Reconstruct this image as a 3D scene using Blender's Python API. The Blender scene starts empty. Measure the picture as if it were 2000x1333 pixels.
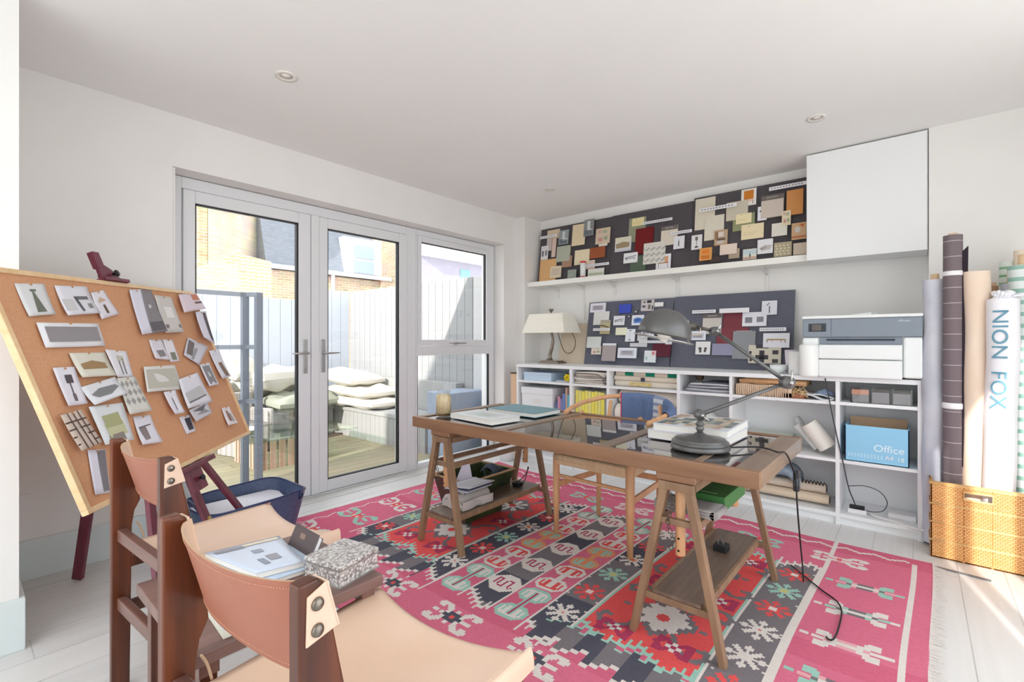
import bpy, math, random
from mathutils import Vector, Matrix
random.seed(7)
SC = bpy.context.scene
COL = SC.collection
# ---------------------------------------------------------------- camera, sky, sun, exposure
CAM_H = 1.2; YAW = math.radians(40.35); FOC = 930.0
cd = bpy.data.cameras.new('camera'); cam = bpy.data.objects.new('camera', cd); COL.objects.link(cam)
cd.sensor_width = 36.0; cd.lens = 36.0*FOC/2000.0; cd.clip_start = 0.02; cd.clip_end = 200
cam.location = (0, 0, CAM_H); cam.rotation_euler = (math.radians(90), 0, YAW)
SC.camera = cam
wd = bpy.data.worlds.new('sky'); SC.world = wd; wd.use_nodes = True
bg = wd.node_tree.nodes['Background']
bg.inputs[0].default_value = (0.91, 0.955, 1.0, 1); bg.inputs[1].default_value = 1.3
sd = bpy.data.lights.new('sun', 'SUN'); sun = bpy.data.objects.new('sun', sd); COL.objects.link(sun)
sd.energy = 2.6; sd.angle = math.radians(0.6); sd.color = (1.0, 0.95, 0.88)
sun.rotation_euler = Vector((-0.24, 0.97, -0.435)).to_track_quat('-Z', 'Y').to_euler()
SC.view_settings.view_transform = 'Standard'; SC.view_settings.look = 'None'
SC.view_settings.gamma = 1.0; SC.view_settings.use_curve_mapping = False
SC.view_settings.exposure = 1.17
SC.cycles.max_bounces = 10; SC.cycles.diffuse_bounces = 6; SC.cycles.transparent_max_bounces = 16
SC.cycles.sample_clamp_indirect = 6.0

# ---------------------------------------------------------------- measuring helpers (lens geometry of the camera above)
def ray(px, py):
    r = (px-1000)/FOC; u = (667-py)/FOC
    return Vector((-math.sin(YAW)+r*math.cos(YAW), math.cos(YAW)+r*math.sin(YAW), u))
O = Vector((0, 0, CAM_H))
def PZ(px, py, z): d = ray(px, py); return O + d*((z-CAM_H)/d.z)
def PX(px, py, x): d = ray(px, py); return O + d*(x/d.x)
def PY(px, py, y): d = ray(px, py); return O + d*(y/d.y)
def PD(px, py, dep): return O + ray(px, py)*dep
def PP(px, py, p0, n): d = ray(px, py); return O + d*((p0-O).dot(n)/d.dot(n))

# ---------------------------------------------------------------- materials
def lin(c): c = c/255.0; return c/12.92 if c <= 0.04045 else ((c+0.055)/1.055)**2.4
def rgb(c, k=1.0): return tuple(min(1.0, lin(v)*k) for v in c) + (1.0,)
MC = {}
def new_mat(name):
    m = bpy.data.materials.new(name); m.use_nodes = True
    return m, m.node_tree.nodes, m.node_tree.links, m.node_tree.nodes['Principled BSDF']
def flat(c, rough=0.7, metal=0.0, name=None, spec=0.4, k=1.0):
    key = (tuple(c), rough, metal, spec, k)
    if key in MC: return MC[key]
    m, N, L, b = new_mat(name or 'paint'); b.inputs['Base Color'].default_value = rgb(c, k)
    b.inputs['Roughness'].default_value = rough; b.inputs['Metallic'].default_value = metal
    b.inputs['Specular IOR Level'].default_value = spec
    MC[key] = m; return m
def noisy(name, c1, c2, scale=(8, 8, 8), rough=0.6, detail=4, bump=0.0, metal=0.0, spec=0.4, lo=0.3, hi=0.7, bscale=None):
    m, N, L, b = new_mat(name)
    tc = N.new('ShaderNodeTexCoord'); mp = N.new('ShaderNodeMapping'); mp.inputs['Scale'].default_value = scale
    L.new(tc.outputs['Object'], mp.inputs[0])
    n = N.new('ShaderNodeTexNoise'); n.inputs['Scale'].default_value = 1.0; n.inputs['Detail'].default_value = detail
    L.new(mp.outputs[0], n.inputs['Vector'])
    r = N.new('ShaderNodeValToRGB'); r.color_ramp.elements[0].position = lo; r.color_ramp.elements[1].position = hi
    r.color_ramp.elements[0].color = rgb(c1); r.color_ramp.elements[1].color = rgb(c2)
    L.new(n.outputs['Fac'], r.inputs[0]); L.new(r.outputs[0], b.inputs['Base Color'])
    b.inputs['Roughness'].default_value = rough; b.inputs['Metallic'].default_value = metal
    b.inputs['Specular IOR Level'].default_value = spec
    if bump:
        src = n
        if bscale:
            src = N.new('ShaderNodeTexNoise'); src.inputs['Scale'].default_value = bscale; src.inputs['Detail'].default_value = 3
            L.new(tc.outputs['Object'], src.inputs['Vector'])
        bp = N.new('ShaderNodeBump'); bp.inputs['Strength'].default_value = bump; bp.inputs['Distance'].default_value = 0.01
        L.new(src.outputs['Fac'], bp.inputs['Height']); L.new(bp.outputs[0], b.inputs['Normal'])
    return m
def glass_mat(name, tint=(1, 1, 1), ior=1.45, k=1.0):
    m = bpy.data.materials.new(name); m.use_nodes = True; N = m.node_tree.nodes; L = m.node_tree.links
    N.clear(); o = N.new('ShaderNodeOutputMaterial'); mx = N.new('ShaderNodeMixShader')
    t = N.new('ShaderNodeBsdfTransparent'); t.inputs[0].default_value = tint+(1,)
    g = N.new('ShaderNodeBsdfGlossy'); g.inputs['Roughness'].default_value = 0.01
    f = N.new('ShaderNodeLayerWeight'); f.inputs['Blend'].default_value = 0.5   # Schlick: r0 + (1-r0)(1-cos)^5, same on both faces
    pw = N.new('ShaderNodeMath'); pw.operation = 'POWER'; pw.inputs[1].default_value = 5.0
    mu = N.new('ShaderNodeMath'); mu.operation = 'MULTIPLY_ADD'; mu.inputs[1].default_value = 0.95*k; mu.inputs[2].default_value = 0.04*k
    L.new(f.outputs['Facing'], pw.inputs[0]); L.new(pw.outputs[0], mu.inputs[0]); L.new(mu.outputs[0], mx.inputs[0])
    L.new(t.outputs[0], mx.inputs[1]); L.new(g.outputs[0], mx.inputs[2]); L.new(mx.outputs[0], o.inputs[0])
    return m
def planks(name, c1, c2, c3, width, length, axis='Y', gap=0.004, rough=0.5, gapc=None, grain=1.0):
    """boards running along axis, grain and board-to-board tone"""
    m, N, L, b = new_mat(name)
    tc = N.new('ShaderNodeTexCoord'); mp = N.new('ShaderNodeMapping')
    if axis == 'Y': mp.inputs['Rotation'].default_value = (0, 0, math.radians(90))
    L.new(tc.outputs['Object'], mp.inputs[0])
    br = N.new('ShaderNodeTexBrick'); br.inputs['Scale'].default_value = 1.0
    br.inputs['Brick Width'].default_value = length; br.inputs['Row Height'].default_value = width
    br.inputs['Mortar Size'].default_value = gap; br.inputs['Mortar Smooth'].default_value = 0.3
    br.inputs['Color1'].default_value = rgb(c1); br.inputs['Color2'].default_value = rgb(c2)
    br.inputs['Mortar'].default_value = rgb(gapc or c3); br.offset = 0.37
    L.new(mp.outputs[0], br.inputs[0])
    m2 = N.new('ShaderNodeMapping'); m2.inputs['Scale'].default_value = (2.2*grain, 38*grain, 10)
    L.new(mp.outputs[0], m2.inputs[0])
    n = N.new('ShaderNodeTexNoise'); n.inputs['Scale'].default_value = 1.0; n.inputs['Detail'].default_value = 5
    L.new(m2.outputs[0], n.inputs['Vector'])
    r = N.new('ShaderNodeValToRGB'); r.color_ramp.elements[0].position = 0.35; r.color_ramp.elements[1].position = 0.72
    r.color_ramp.elements[0].color = (0, 0, 0, 1); r.color_ramp.elements[1].color = (0.55, 0.55, 0.55, 1)
    L.new(n.outputs['Fac'], r.inputs[0])
    mx = N.new('ShaderNodeMixRGB'); mx.inputs[2].default_value = rgb(c3)
    L.new(r.outputs[0], mx.inputs[0]); L.new(br.outputs[0], mx.inputs[1]); L.new(mx.outputs[0], b.inputs['Base Color'])
    b.inputs['Roughness'].default_value = rough
    return m
def wood(name, c1, c2, axis='Z', rough=0.4, s=30.0, stretch=14.0, spec=0.5, bump=0.06):
    sc = {'X': (s/stretch, s, s), 'Y': (s, s/stretch, s), 'Z': (s, s, s/stretch)}[axis]
    return noisy(name, c1, c2, sc, rough, 6, bump, spec=spec, lo=0.32, hi=0.68)
def stripes(name, ca, cb, freq, axis='X', duty=0.5, rough=0.8, grid=False, axis2='Z', freq2=None, spec=0.3):
    """repeating straight stripes or a grid in object space, a woven pattern"""
    m, N, L, b = new_mat(name)
    tc = N.new('ShaderNodeTexCoord'); sp = N.new('ShaderNodeSeparateXYZ'); L.new(tc.outputs['Object'], sp.inputs[0])
    def band(ax, fr, du):
        a = N.new('ShaderNodeMath'); a.operation = 'MULTIPLY'; a.inputs[1].default_value = fr; L.new(sp.outputs[ax], a.inputs[0])
        f = N.new('ShaderNodeMath'); f.operation = 'FRACT'; L.new(a.outputs[0], f.inputs[0])
        g = N.new('ShaderNodeMath'); g.operation = 'LESS_THAN'; g.inputs[1].default_value = du; L.new(f.outputs[0], g.inputs[0])
        return g
    g = band(axis, freq, duty)
    if grid:
        g2 = band(axis2, freq2 or freq, duty); mxm = N.new('ShaderNodeMath'); mxm.operation = 'MAXIMUM'
        L.new(g.outputs[0], mxm.inputs[0]); L.new(g2.outputs[0], mxm.inputs[1]); g = mxm
    mx = N.new('ShaderNodeMixRGB'); mx.inputs[1].default_value = rgb(ca); mx.inputs[2].default_value = rgb(cb)
    L.new(g.outputs[0], mx.inputs[0]); L.new(mx.outputs[0], b.inputs['Base Color'])
    b.inputs['Roughness'].default_value = rough; b.inputs['Specular IOR Level'].default_value = spec
    return m
def bricks(name, c1, c2, cm, w=0.23, h=0.075, swap=False, scale=1.0):
    m, N, L, b = new_mat(name)
    tc = N.new('ShaderNodeTexCoord'); sp = N.new('ShaderNodeSeparateXYZ'); L.new(tc.outputs['Object'], sp.inputs[0])
    ad = N.new('ShaderNodeMath'); ad.operation = 'ADD'; L.new(sp.outputs['X'], ad.inputs[0]); L.new(sp.outputs['Y'], ad.inputs[1])
    cb = N.new('ShaderNodeCombineXYZ'); L.new(ad.outputs[0], cb.inputs[0]); L.new(sp.outputs['Z'], cb.inputs[1])
    br = N.new('ShaderNodeTexBrick'); br.inputs['Scale'].default_value = scale; br.inputs['Brick Width'].default_value = w
    br.inputs['Row Height'].default_value = h; br.inputs['Mortar Size'].default_value = 0.012
    br.inputs['Color1'].default_value = rgb(c1); br.inputs['Color2'].default_value = rgb(c2); br.inputs['Mortar'].default_value = rgb(cm)
    L.new(cb.outputs[0], br.inputs[0])
    n = N.new('ShaderNodeTexNoise'); n.inputs['Scale'].default_value = 2.2; n.inputs['Detail'].default_value = 5; L.new(tc.outputs['Object'], n.inputs['Vector'])
    mx = N.new('ShaderNodeMixRGB'); mx.blend_type = 'MULTIPLY'; mx.inputs[0].default_value = 0.5
    L.new(br.outputs[0], mx.inputs[1]); L.new(n.outputs['Color'], mx.inputs[2])
    hs = N.new('ShaderNodeHueSaturation'); hs.inputs['Saturation'].default_value = 0.9; hs.inputs['Value'].default_value = 1.35
    L.new(mx.outputs[0], hs.inputs['Color']); L.new(hs.outputs[0], b.inputs['Base Color'])
    b.inputs['Roughness'].default_value = 0.9
    return m

WALL = noisy('wall_paint', (236, 235, 233), (239, 238, 236), (3, 3, 3), 0.85, 2, spec=0.15)
CEIL = noisy('ceiling_paint', (241, 241, 240), (243, 243, 242), (2, 2, 2), 0.9, 2, spec=0.1)
SKIRT = flat((218, 228, 228), 0.45, name='grey_green_gloss')
UPVC = flat((230, 232, 235), 0.3, name='white_plastic')
WHITE = flat((238, 240, 242), 0.45, name='white_laminate')
GLASS = glass_mat('clear_glass')
CLEAR = glass_mat('thin_clear_glass', (0.97, 0.975, 0.97))
BLACK = flat((28, 28, 32), 0.5, name='black_plastic')
STEEL = flat((190, 190, 190), 0.28, 1.0, 'brushed_steel')
CHROME = flat((220, 222, 225), 0.12, 1.0, 'chrome')
CORK = noisy('cork', (206, 152, 114), (216, 164, 126), (140, 140, 140), 0.85, 5, 0.12)
PINE = wood('pine', (226, 190, 142), (236, 206, 164), 'X', 0.5)
BURG = wood('burgundy_wood', (98, 36, 52), (122, 54, 70), 'Z', 0.3)
DWOOD = wood('dark_stained_wood', (66, 30, 16), (112, 58, 32), 'Z', 0.28, 26, 16, bump=0.03)
DWOODX = wood('dark_stained_rail_wood', (98, 66, 58), (130, 94, 84), 'X', 0.3, 26, 14, bump=0.03)
TWOODY = wood('walnut_plank', (108, 80, 74), (136, 106, 98), 'Y', 0.45, 26, 14, bump=0.03)
LEATH = noisy('natural_leather', (222, 188, 162), (230, 199, 176), (3, 3, 3), 0.34, 3, 0.05, bscale=160)
LEATHB = noisy('tan_leather_back', (156, 94, 72), (168, 106, 84), (3, 3, 3), 0.42, 3, 0.06, bscale=160)
LEDGE = flat((196, 164, 134), 0.6, name='raw_leather_edge')
RIVET = noisy('aged_rivet', (108, 100, 92), (150, 142, 132), (60, 60, 60), 0.28, 3, metal=1.0)
OAK = wood('oiled_oak', (212, 160, 116), (226, 178, 134), 'Z', 0.4)
TRW = wood('trestle_wood', (132, 104, 80), (154, 124, 96), 'Z', 0.4)
TABW = wood('table_wood', (124, 90, 66), (154, 116, 88), 'X', 0.32, 16, 9)
TABT = wood('table_rail_top_wood', (128, 108, 92), (154, 134, 116), 'X', 0.22, 16, 9)
LAMPM = flat((104, 104, 104), 0.34, 0.55, 'gunmetal')
CARD = flat((200, 172, 140), 0.85, name='cardboard')

# ---------------------------------------------------------------- object helpers
ORG = {}
XF = [None]          # optional local reshaping applied to every mesh while it is set
class M:
    def __init__(s): s.v = []; s.f = []; s.m = []; s.sm = []
    def add(s, vs, fs, mi=0, smooth=False, T=None):
        o = len(s.v)
        s.v += [tuple(T(v)) if T else tuple(v) for v in vs]
        for f in fs: s.f.append(tuple(i+o for i in f)); s.m.append(mi); s.sm.append(smooth)
        return s
    def box(s, x0, x1, y0, y1, z0, z1, mi=0, T=None):
        vs = [(x, y, z) for z in (z0, z1) for y in (y0, y1) for x in (x0, x1)]
        return s.add(vs, [(0, 2, 3, 1), (4, 5, 7, 6), (0, 1, 5, 4), (2, 6, 7, 3), (0, 4, 6, 2), (1, 3, 7, 5)], mi, False, T)
    def hexa(s, bot, top, mi=0):
        n = len(bot); vs = list(bot)+list(top)
        fs = [tuple(reversed(range(n))), tuple(range(n, 2*n))]+[(i, (i+1) % n, n+(i+1) % n, n+i) for i in range(n)]
        return s.add(vs, fs, mi)
    def quad(s, a, b, c, d, mi=0): return s.add([a, b, c, d], [(0, 1, 2, 3)], mi)
    def beam(s, a, b, w, h, up=(0, 0, 1), mi=0, w2=None, h2=None):
        a = Vector(a); b = Vector(b); d = (b-a).normalized(); u = Vector(up).normalized()
        if abs(d.dot(u)) > 0.99: u = Vector((0, 1, 0)) if abs(d.y) < 0.9 else Vector((1, 0, 0))
        x = d.cross(u).normalized(); y = x.cross(d).normalized()
        w2 = w if w2 is None else w2; h2 = h if h2 is None else h2
        def R(p, w, h): return [p-x*w/2-y*h/2, p+x*w/2-y*h/2, p+x*w/2+y*h/2, p-x*w/2+y*h/2]
        return s.hexa(R(a, w, h), R(b, w2, h2), mi)
    def tube(s, pts, rad, n=10, cap=True, mi=0, closed=False):
        pts = [Vector(p) for p in pts]; k = len(pts)
        rad = [rad]*k if not hasattr(rad, '__len__') else list(rad)
        vs = []; prev = None
        for i, p in enumerate(pts):
            if closed: d = pts[(i+1) % k]-pts[i-1]
            else: d = pts[min(i+1, k-1)]-pts[max(i-1, 0)]
            d = d.normalized() if d.length > 1e-9 else Vector((0, 0, 1))
            if prev is None:
                a = Vector((0, 0, 1)) if abs(d.z) < 0.9 else Vector((1, 0, 0)); x = d.cross(a).normalized()
            else:
                x = (prev-d*prev.dot(d)).normalized()
            prev = x; y = d.cross(x)
            vs += [p+(x*math.cos(2*math.pi*j/n)+y*math.sin(2*math.pi*j/n))*rad[i] for j in range(n)]
        fs = [(i*n+j, i*n+(j+1) % n, ((i+1) % k)*n+(j+1) % n, ((i+1) % k)*n+j) for i in range(k if closed else k-1) for j in range(n)]
        s.add(vs, fs, mi, True)
        if cap and not closed:
            o = len(s.v)-len(vs)
            s.f.append(tuple(o+j for j in reversed(range(n)))); s.m.append(mi); s.sm.append(False)
            s.f.append(tuple(o+(k-1)*n+j for j in range(n))); s.m.append(mi); s.sm.append(False)
        return s
    def lathe(s, prof, c=(0, 0, 0), n=24, mi=0, ax=(0, 0, 1), smooth=True, cap=True):
        c = Vector(c); q = Vector((0, 0, 1)).rotation_difference(Vector(ax).normalized())
        vs = [c+q@Vector((r*math.cos(2*math.pi*j/n), r*math.sin(2*math.pi*j/n), z)) for r, z in prof for j in range(n)]
        fs = [(i*n+j, i*n+(j+1) % n, (i+1)*n+(j+1) % n, (i+1)*n+j) for i in range(len(prof)-1) for j in range(n)]
        s.add(vs, fs, mi, smooth); o = len(s.v)-len(vs)
        if cap:
            if prof[0][0] > 1e-5: s.f.append(tuple(o+j for j in reversed(range(n)))); s.m.append(mi); s.sm.append(False)
            if prof[-1][0] > 1e-5: s.f.append(tuple(o+(len(prof)-1)*n+j for j in range(n))); s.m.append(mi); s.sm.append(False)
        return s
    def grid(s, fn, nu, nv, mi=0, smooth=True, closeu=False):
        vs = [fn(i/nu, j/nv) for j in range(nv+1) for i in range(nu+1)]
        fs = [(j*(nu+1)+i, j*(nu+1)+i+1, (j+1)*(nu+1)+i+1, (j+1)*(nu+1)+i) for j in range(nv) for i in range(nu)]
        return s.add(vs, fs, mi, smooth)
    def slab(s, fn, nu, nv, th, mi=0, nrm=(0, 0, 1)):
        """closed sheet: fn gives the upper surface, th its thickness along -nrm"""
        n = Vector(nrm); up = [Vector(fn(i/nu, j/nv)) for j in range(nv+1) for i in range(nu+1)]
        dn = [p-n*th for p in up]; k = len(up); W = nu+1
        fs = [(j*W+i, j*W+i+1, (j+1)*W+i+1, (j+1)*W+i) for j in range(nv) for i in range(nu)]
        fs += [tuple(reversed([k+t for t in f])) for f in list(fs)]
        for i in range(nu):
            fs.append((i+1, i, k+i, k+i+1)); a = nv*W+i; fs.append((a, a+1, k+a+1, k+a))
        for j in range(nv):
            a = j*W; fs.append((a, a+W, k+a+W, k+a)); a = j*W+nu; fs.append((a+W, a, k+a, k+a+W))
        return s.add(up+dn, fs, mi, True)
def build(name, m, mats, parent=None, bevel=0.0, seg=2, origin=None, kind=None):
    if not isinstance(mats, (list, tuple)): mats = [mats]
    if parent is not None: off = ORG[parent.name]
    elif origin is not None: off = Vector(origin)
    else:
        xs = [v[0] for v in m.v]; ys = [v[1] for v in m.v]; zs = [v[2] for v in m.v]
        off = Vector(((min(xs)+max(xs))/2, (min(ys)+max(ys))/2, min(zs)))
    vv = [XF[0](v) for v in m.v] if XF[0] else m.v
    me = bpy.data.meshes.new(name); me.from_pydata([tuple(Vector(v)-off) for v in vv], [], m.f); me.update()
    for t in mats: me.materials.append(t)
    me.polygons.foreach_set('material_index', m.m); me.polygons.foreach_set('use_smooth', m.sm)
    o = bpy.data.objects.new(name, me); COL.objects.link(o)
    if parent is not None: o.parent = parent
    else: o.location = off
    ORG[o.name] = off
    if bevel:
        b = o.modifiers.new('edge', 'BEVEL'); b.width = bevel; b.segments = seg; b.limit_method = 'ANGLE'; b.angle_limit = math.radians(40)
    if kind: o['kind'] = kind
    return o
def thing(name, label, cat, loc=(0, 0, 0), group=None):
    o = bpy.data.objects.new(name, None); COL.objects.link(o); o.location = loc; o.empty_display_size = 0.05
    o['label'] = label; o['category'] = cat
    if group: o['group'] = group
    ORG[o.name] = Vector(loc); return o
def tag(o, label, cat=None, group=None):
    o['label'] = label
    if cat: o['category'] = cat
    if group: o['group'] = group
    return o
def solo(name, m, mats, label, cat, group=None, bevel=0.0, seg=2):
    return tag(build(name, m, mats, None, bevel, seg), label, cat, group)
def struct(name, m, mats, bevel=0.0): return build(name, m, mats, None, bevel, kind='structure')
def copy_tree(o, parent=None):
    c = o.copy(); COL.objects.link(c)
    if parent is not None: c.parent = parent
    for ch in list(o.children): copy_tree(ch, c)
    return c
def text_mesh(name, txt, size, T, mat, parent, extrude=0.0006, align='LEFT', sx=1.0):
    cu = bpy.data.curves.new(name, 'FONT'); cu.body = txt; cu.size = size; cu.extrude = extrude; cu.align_x = align
    ob = bpy.data.objects.new(name, cu); COL.objects.link(ob)
    dg = bpy.context.evaluated_depsgraph_get(); me = bpy.data.meshes.new_from_object(ob.evaluated_get(dg))
    bpy.data.objects.remove(ob); off = ORG[parent.name]
    for v in me.vertices: v.co = Vector(T(Vector((v.co.x*sx, v.co.y, v.co.z))))-off
    me.materials.clear(); me.materials.append(mat)
    o = bpy.data.objects.new(name, me); COL.objects.link(o); o.parent = parent; ORG[o.name] = off
    return o
def smooth_curve(pts, n=8):
    pts = [Vector(p) for p in pts]; out = []
    for i in range(len(pts)-1):
        p0 = pts[max(i-1, 0)]; p1 = pts[i]; p2 = pts[i+1]; p3 = pts[min(i+2, len(pts)-1)]
        for j in range(n):
            t = j/n; out.append(0.5*((2*p1)+(p2-p0)*t+(2*p0-5*p1+4*p2-p3)*t*t+(3*p1-p0-3*p2+p3)*t*t*t))
    return out+[pts[-1]]

# ---------------------------------------------------------------- room shell
CH = 2.565
struct('floor', M().box(-3.7, 1.15, -1.8, 4.6, -0.12, 0.0), planks('pale_oak_floor', (222, 221, 219), (214, 213, 212), (228, 228, 227), 0.18, 1.9, 'Y', 0.0025, 0.42, (180, 178, 176)))
struct('ceiling', M().box(-3.75, 1.2, -0.9, 4.6, CH, CH+0.2), CEIL)
w = M(); w.box(-3.75, -3.4, 0.17, 0.86, 0, CH).box(-3.75, -3.4, 3.885, 4.6, 0, CH).box(-3.75, -3.4, 0.86, 3.885, 2.25, CH)
struct('wall_left', w, WALL)
struct('wall_back', M().box(-3.4, 0.06, 4.365, 4.6, 0, CH), WALL)
struct('wall_corner_pier', M().box(-3.4, -3.275, 4.07, 4.365, 0, CH), WALL)
struct('wall_chimney_breast', M().box(0.06, 1.0, 4.05, 4.6, 0, CH), WALL)
struct('wall_front_left', M().box(-3.75, -2.66, -1.8, 0.17, 0, CH), WALL)
w = M(); w.box(1.0, 1.15, 2.95, 4.6, 0, CH).box(1.0, 1.02, -1.8, -0.075, 0, CH).box(1.0, 1.06, -0.075, 2.95, 2.42, CH)
struct('wall_right', w, WALL)
struct('baseboard_left', M().box(-3.4, -3.385, 0.17, 0.86, 0, 0.2).box(-3.4, -3.385, 3.89, 4.07, 0, 0.2), SKIRT, 0.003)
struct('baseboard_front', M().box(-2.66, -2.643, -1.8, 0.187, 0, 0.2).box(-3.385, -2.66, 0.17, 0.187, 0, 0.2), SKIRT, 0.003)
# glazing bars of the unseen garden doors in the right wall
struct('door_3', M().box(1.0, 1.02, 0.085, 0.33, 0, 2.42).box(1.0, 1.02, 0.33, 1.04, 0, 0.04).box(1.0, 1.05, 1.04, 1.16, 0, 2.42).box(1.0, 1.05, 2.0, 2.1, 0, 2.42).box(1.0, 1.05, 1.16, 2.95, 0, 0.1), UPVC)
# ---------------------------------------------------------------- french doors and side window in the left wall
XFR = -3.55
fr = M()
for a in ((0.875, 0.945, 0, 2.245), (2.69, 2.80, 0, 2.245)): fr.box(XFR-0.07, XFR, a[0], a[1], a[2], a[3])
fr.box(XFR-0.07, XFR, 0.945, 2.69, 2.172, 2.245); fr.box(XFR-0.07, XFR+0.01, 0.945, 2.69, -0.01, 0.012)
struct('trim_1', fr, UPVC, 0.004)
struct('trim_2', M().box(-3.62, -3.40, 0.862, 3.885, -0.02, 0.004), flat((214, 214, 212), 0.5))
struct('trim_3', M().box(-3.53, -3.405, 0.862, 0.873, 0.004, 2.247).box(-3.53, -3.405, 3.873, 3.884, 0.004, 2.247), WALL)
def leaf(name, y0, y1, g0, g1, hside):
    f = M()
    f.box(XFR-0.055, XFR+0.012, y0, g0, 0.016, 2.168).box(XFR-0.055, XFR+0.012, g1, y1, 0.016, 2.168)
    f.box(XFR-0.055, XFR+0.012, g0, g1, 0.016, 0.105).box(XFR-0.055, XFR+0.012, g0, g1, 2.088, 2.168)
    o = build(name, f, UPVC, None, 0.005, kind='structure')
    gk = M()
    for a in ((g0, g0+0.008, 0.105, 2.088), (g1-0.012, g1, 0.105, 2.088), (g0, g1, 0.105, 0.113), (g0, g1, 2.08, 2.088)): gk.box(XFR-0.03, XFR+0.004, *a)
    build('gasket', gk, BLACK, o)
    build('pane', M().box(XFR-0.014, XFR-0.010, g0+0.004, g1-0.004, 0.109, 2.084), GLASS, o)
    yc = (y0+0.028) if hside < 0 else (y1-0.045)
    h = M().box(XFR+0.012, XFR+0.02, yc-0.016, yc+0.016, 0.955, 1.212)
    h.tube([(XFR+0.02, yc, 1.108), (XFR+0.062, yc, 1.108)], 0.009, 10)
    s = -hside
    h.tube([(XFR+0.06, yc-0.01*s, 1.108), (XFR+0.06, yc+0.05*s, 1.106), (XFR+0.058, yc+0.115*s, 1.108)], [0.010, 0.008, 0.006], 10)
    h.lathe([(0.008, 0), (0.008, 0.006)], (XFR+0.018, yc, 1.0), 12, ax=(1, 0, 0))
    hb = build('handle', h, STEEL, o, 0.002); hb['label'] = 'brushed steel lever handle on long plate'
    return o
leaf('door_1', 0.95, 1.783, 1.017, 1.690, 1)
leaf('door_2', 1.852, 2.687, 1.922, 2.604, -1)
struct('trim_4', M().box(XFR-0.05, XFR+0.02, 1.786, 1.849, 0.016, 2.168), UPVC, 0.004)
f = M()
f.box(XFR-0.07, XFR, 2.803, 2.816, 0, 2.245).box(XFR-0.07, XFR, 3.795, 3.868, 0, 2.245)
f.box(XFR-0.07, XFR, 2.816, 3.795, 0, 0.05).box(XFR-0.07, XFR, 2.816, 3.795, 1.062, 1.15).box(XFR-0.07, XFR, 2.816, 3.795, 2.19, 2.245)
wn = build('window_1', f, UPVC, None, 0.004, kind='structure')
f = M().box(XFR-0.055, XFR+0.01, 2.818, 2.858, 1.153, 2.187).box(XFR-0.055, XFR+0.01, 3.744, 3.793, 1.153, 2.187)
f.box(XFR-0.055, XFR+0.01, 2.858, 3.744, 1.153, 1.212).box(XFR-0.055, XFR+0.01, 2.858, 3.744, 2.132, 2.187)
build('casement', f, UPVC, wn, 0.004)
build('pane', M().box(XFR-0.014, XFR-0.010, 2.86, 3.742, 1.214, 2.13), GLASS, wn)
build('pane', M().box(XFR-0.034, XFR-0.030, 2.818, 3.79, 0.052, 1.06), GLASS, wn)
h = M().box(XFR+0.01, XFR+0.022, 3.26, 3.30, 1.168, 1.19)
h.tube([(XFR+0.03, 3.20, 1.182), (XFR+0.034, 3.30, 1.18), (XFR+0.03, 3.42, 1.178)], [0.006, 0.008, 0.005], 8)
build('handle', h, STEEL, wn)
gk = M()
for a in ((2.858, 2.864, 1.212, 2.132), (3.734, 3.744, 1.212, 2.132), (2.858, 3.744, 2.126, 2.132), (2.818, 2.824, 0.05, 1.062), (3.785, 3.795, 0.05, 1.062)):
    gk.box(XFR-0.03, XFR-0.006, *a)
build('gasket', gk, BLACK, wn)

# ---------------------------------------------------------------- outside: deck, fences, bench, cushions, houses
struct('deck', M().box(-7.2, -3.75, -3.0, 4.4, -0.2, -0.1), planks('weathered_deck', (160, 150, 120), (148, 140, 114), (124, 120, 102), 0.14, 3.2, 'Y', 0.006, 0.8, (110, 104, 84)))
struct('outer_ground', M().box(-40, 40, -30, 40, -0.5, -0.2), flat((226, 224, 218), 0.9))
struct('roof_edge', M().box(-3.78, 1.2, -1.0, 4.7, CH+0.2, CH+0.24), flat((150, 150, 150), 0.8))
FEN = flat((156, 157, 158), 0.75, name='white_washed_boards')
FENS = flat((184, 190, 200), 0.75, name='shade_tinted_boards')  # shaded copy of the fence boards, bluish shade put into the colour
def fence(name, label, p0, p1, z1, mat, nb, nrm):
    t = thing(name, label, 'fence', ((p0[0]+p1[0])/2, (p0[1]+p1[1])/2, -0.1))
    d = Vector((p1[0]-p0[0], p1[1]-p0[1], 0)); n = Vector(nrm)
    m = M()
    for i in range(nb):
        a = Vector((p0[0], p0[1], 0))+d*(i/nb); b = Vector((p0[0], p0[1], 0))+d*((i+1)/nb)-d.normalized()*0.005
        k = n*0.02
        m.hexa([a-k+Vector((0, 0, -0.1)), b-k+Vector((0, 0, -0.1)), b+k+Vector((0, 0, -0.1)), a+k+Vector((0, 0, -0.1))],
               [a-k+Vector((0, 0, z1)), b-k+Vector((0, 0, z1)), b+k+Vector((0, 0, z1)), a+k+Vector((0, 0, z1))])
    build('boards', m, mat, t)
    bk = M(); bk.hexa([Vector((p0[0], p0[1], -0.1))-n*0.032, Vector((p1[0], p1[1], -0.1))-n*0.032, Vector((p1[0], p1[1], -0.1))-n*0.021, Vector((p0[0], p0[1], -0.1))-n*0.021], [Vector((p0[0], p0[1], z1-0.01))-n*0.032, Vector((p1[0], p1[1], z1-0.01))-n*0.032, Vector((p1[0], p1[1], z1-0.01))-n*0.021, Vector((p0[0], p0[1], z1-0.01))-n*0.021])
    build('backing', bk, mat, t)
    r = M(); a = Vector((p0[0], p0[1], z1-0.1))-n*0.045; b = Vector((p1[0], p1[1], z1-0.1))-n*0.045; r.beam(a, b, 0.04, 0.08)
    build('rail', r, mat, t)
    return t
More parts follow.
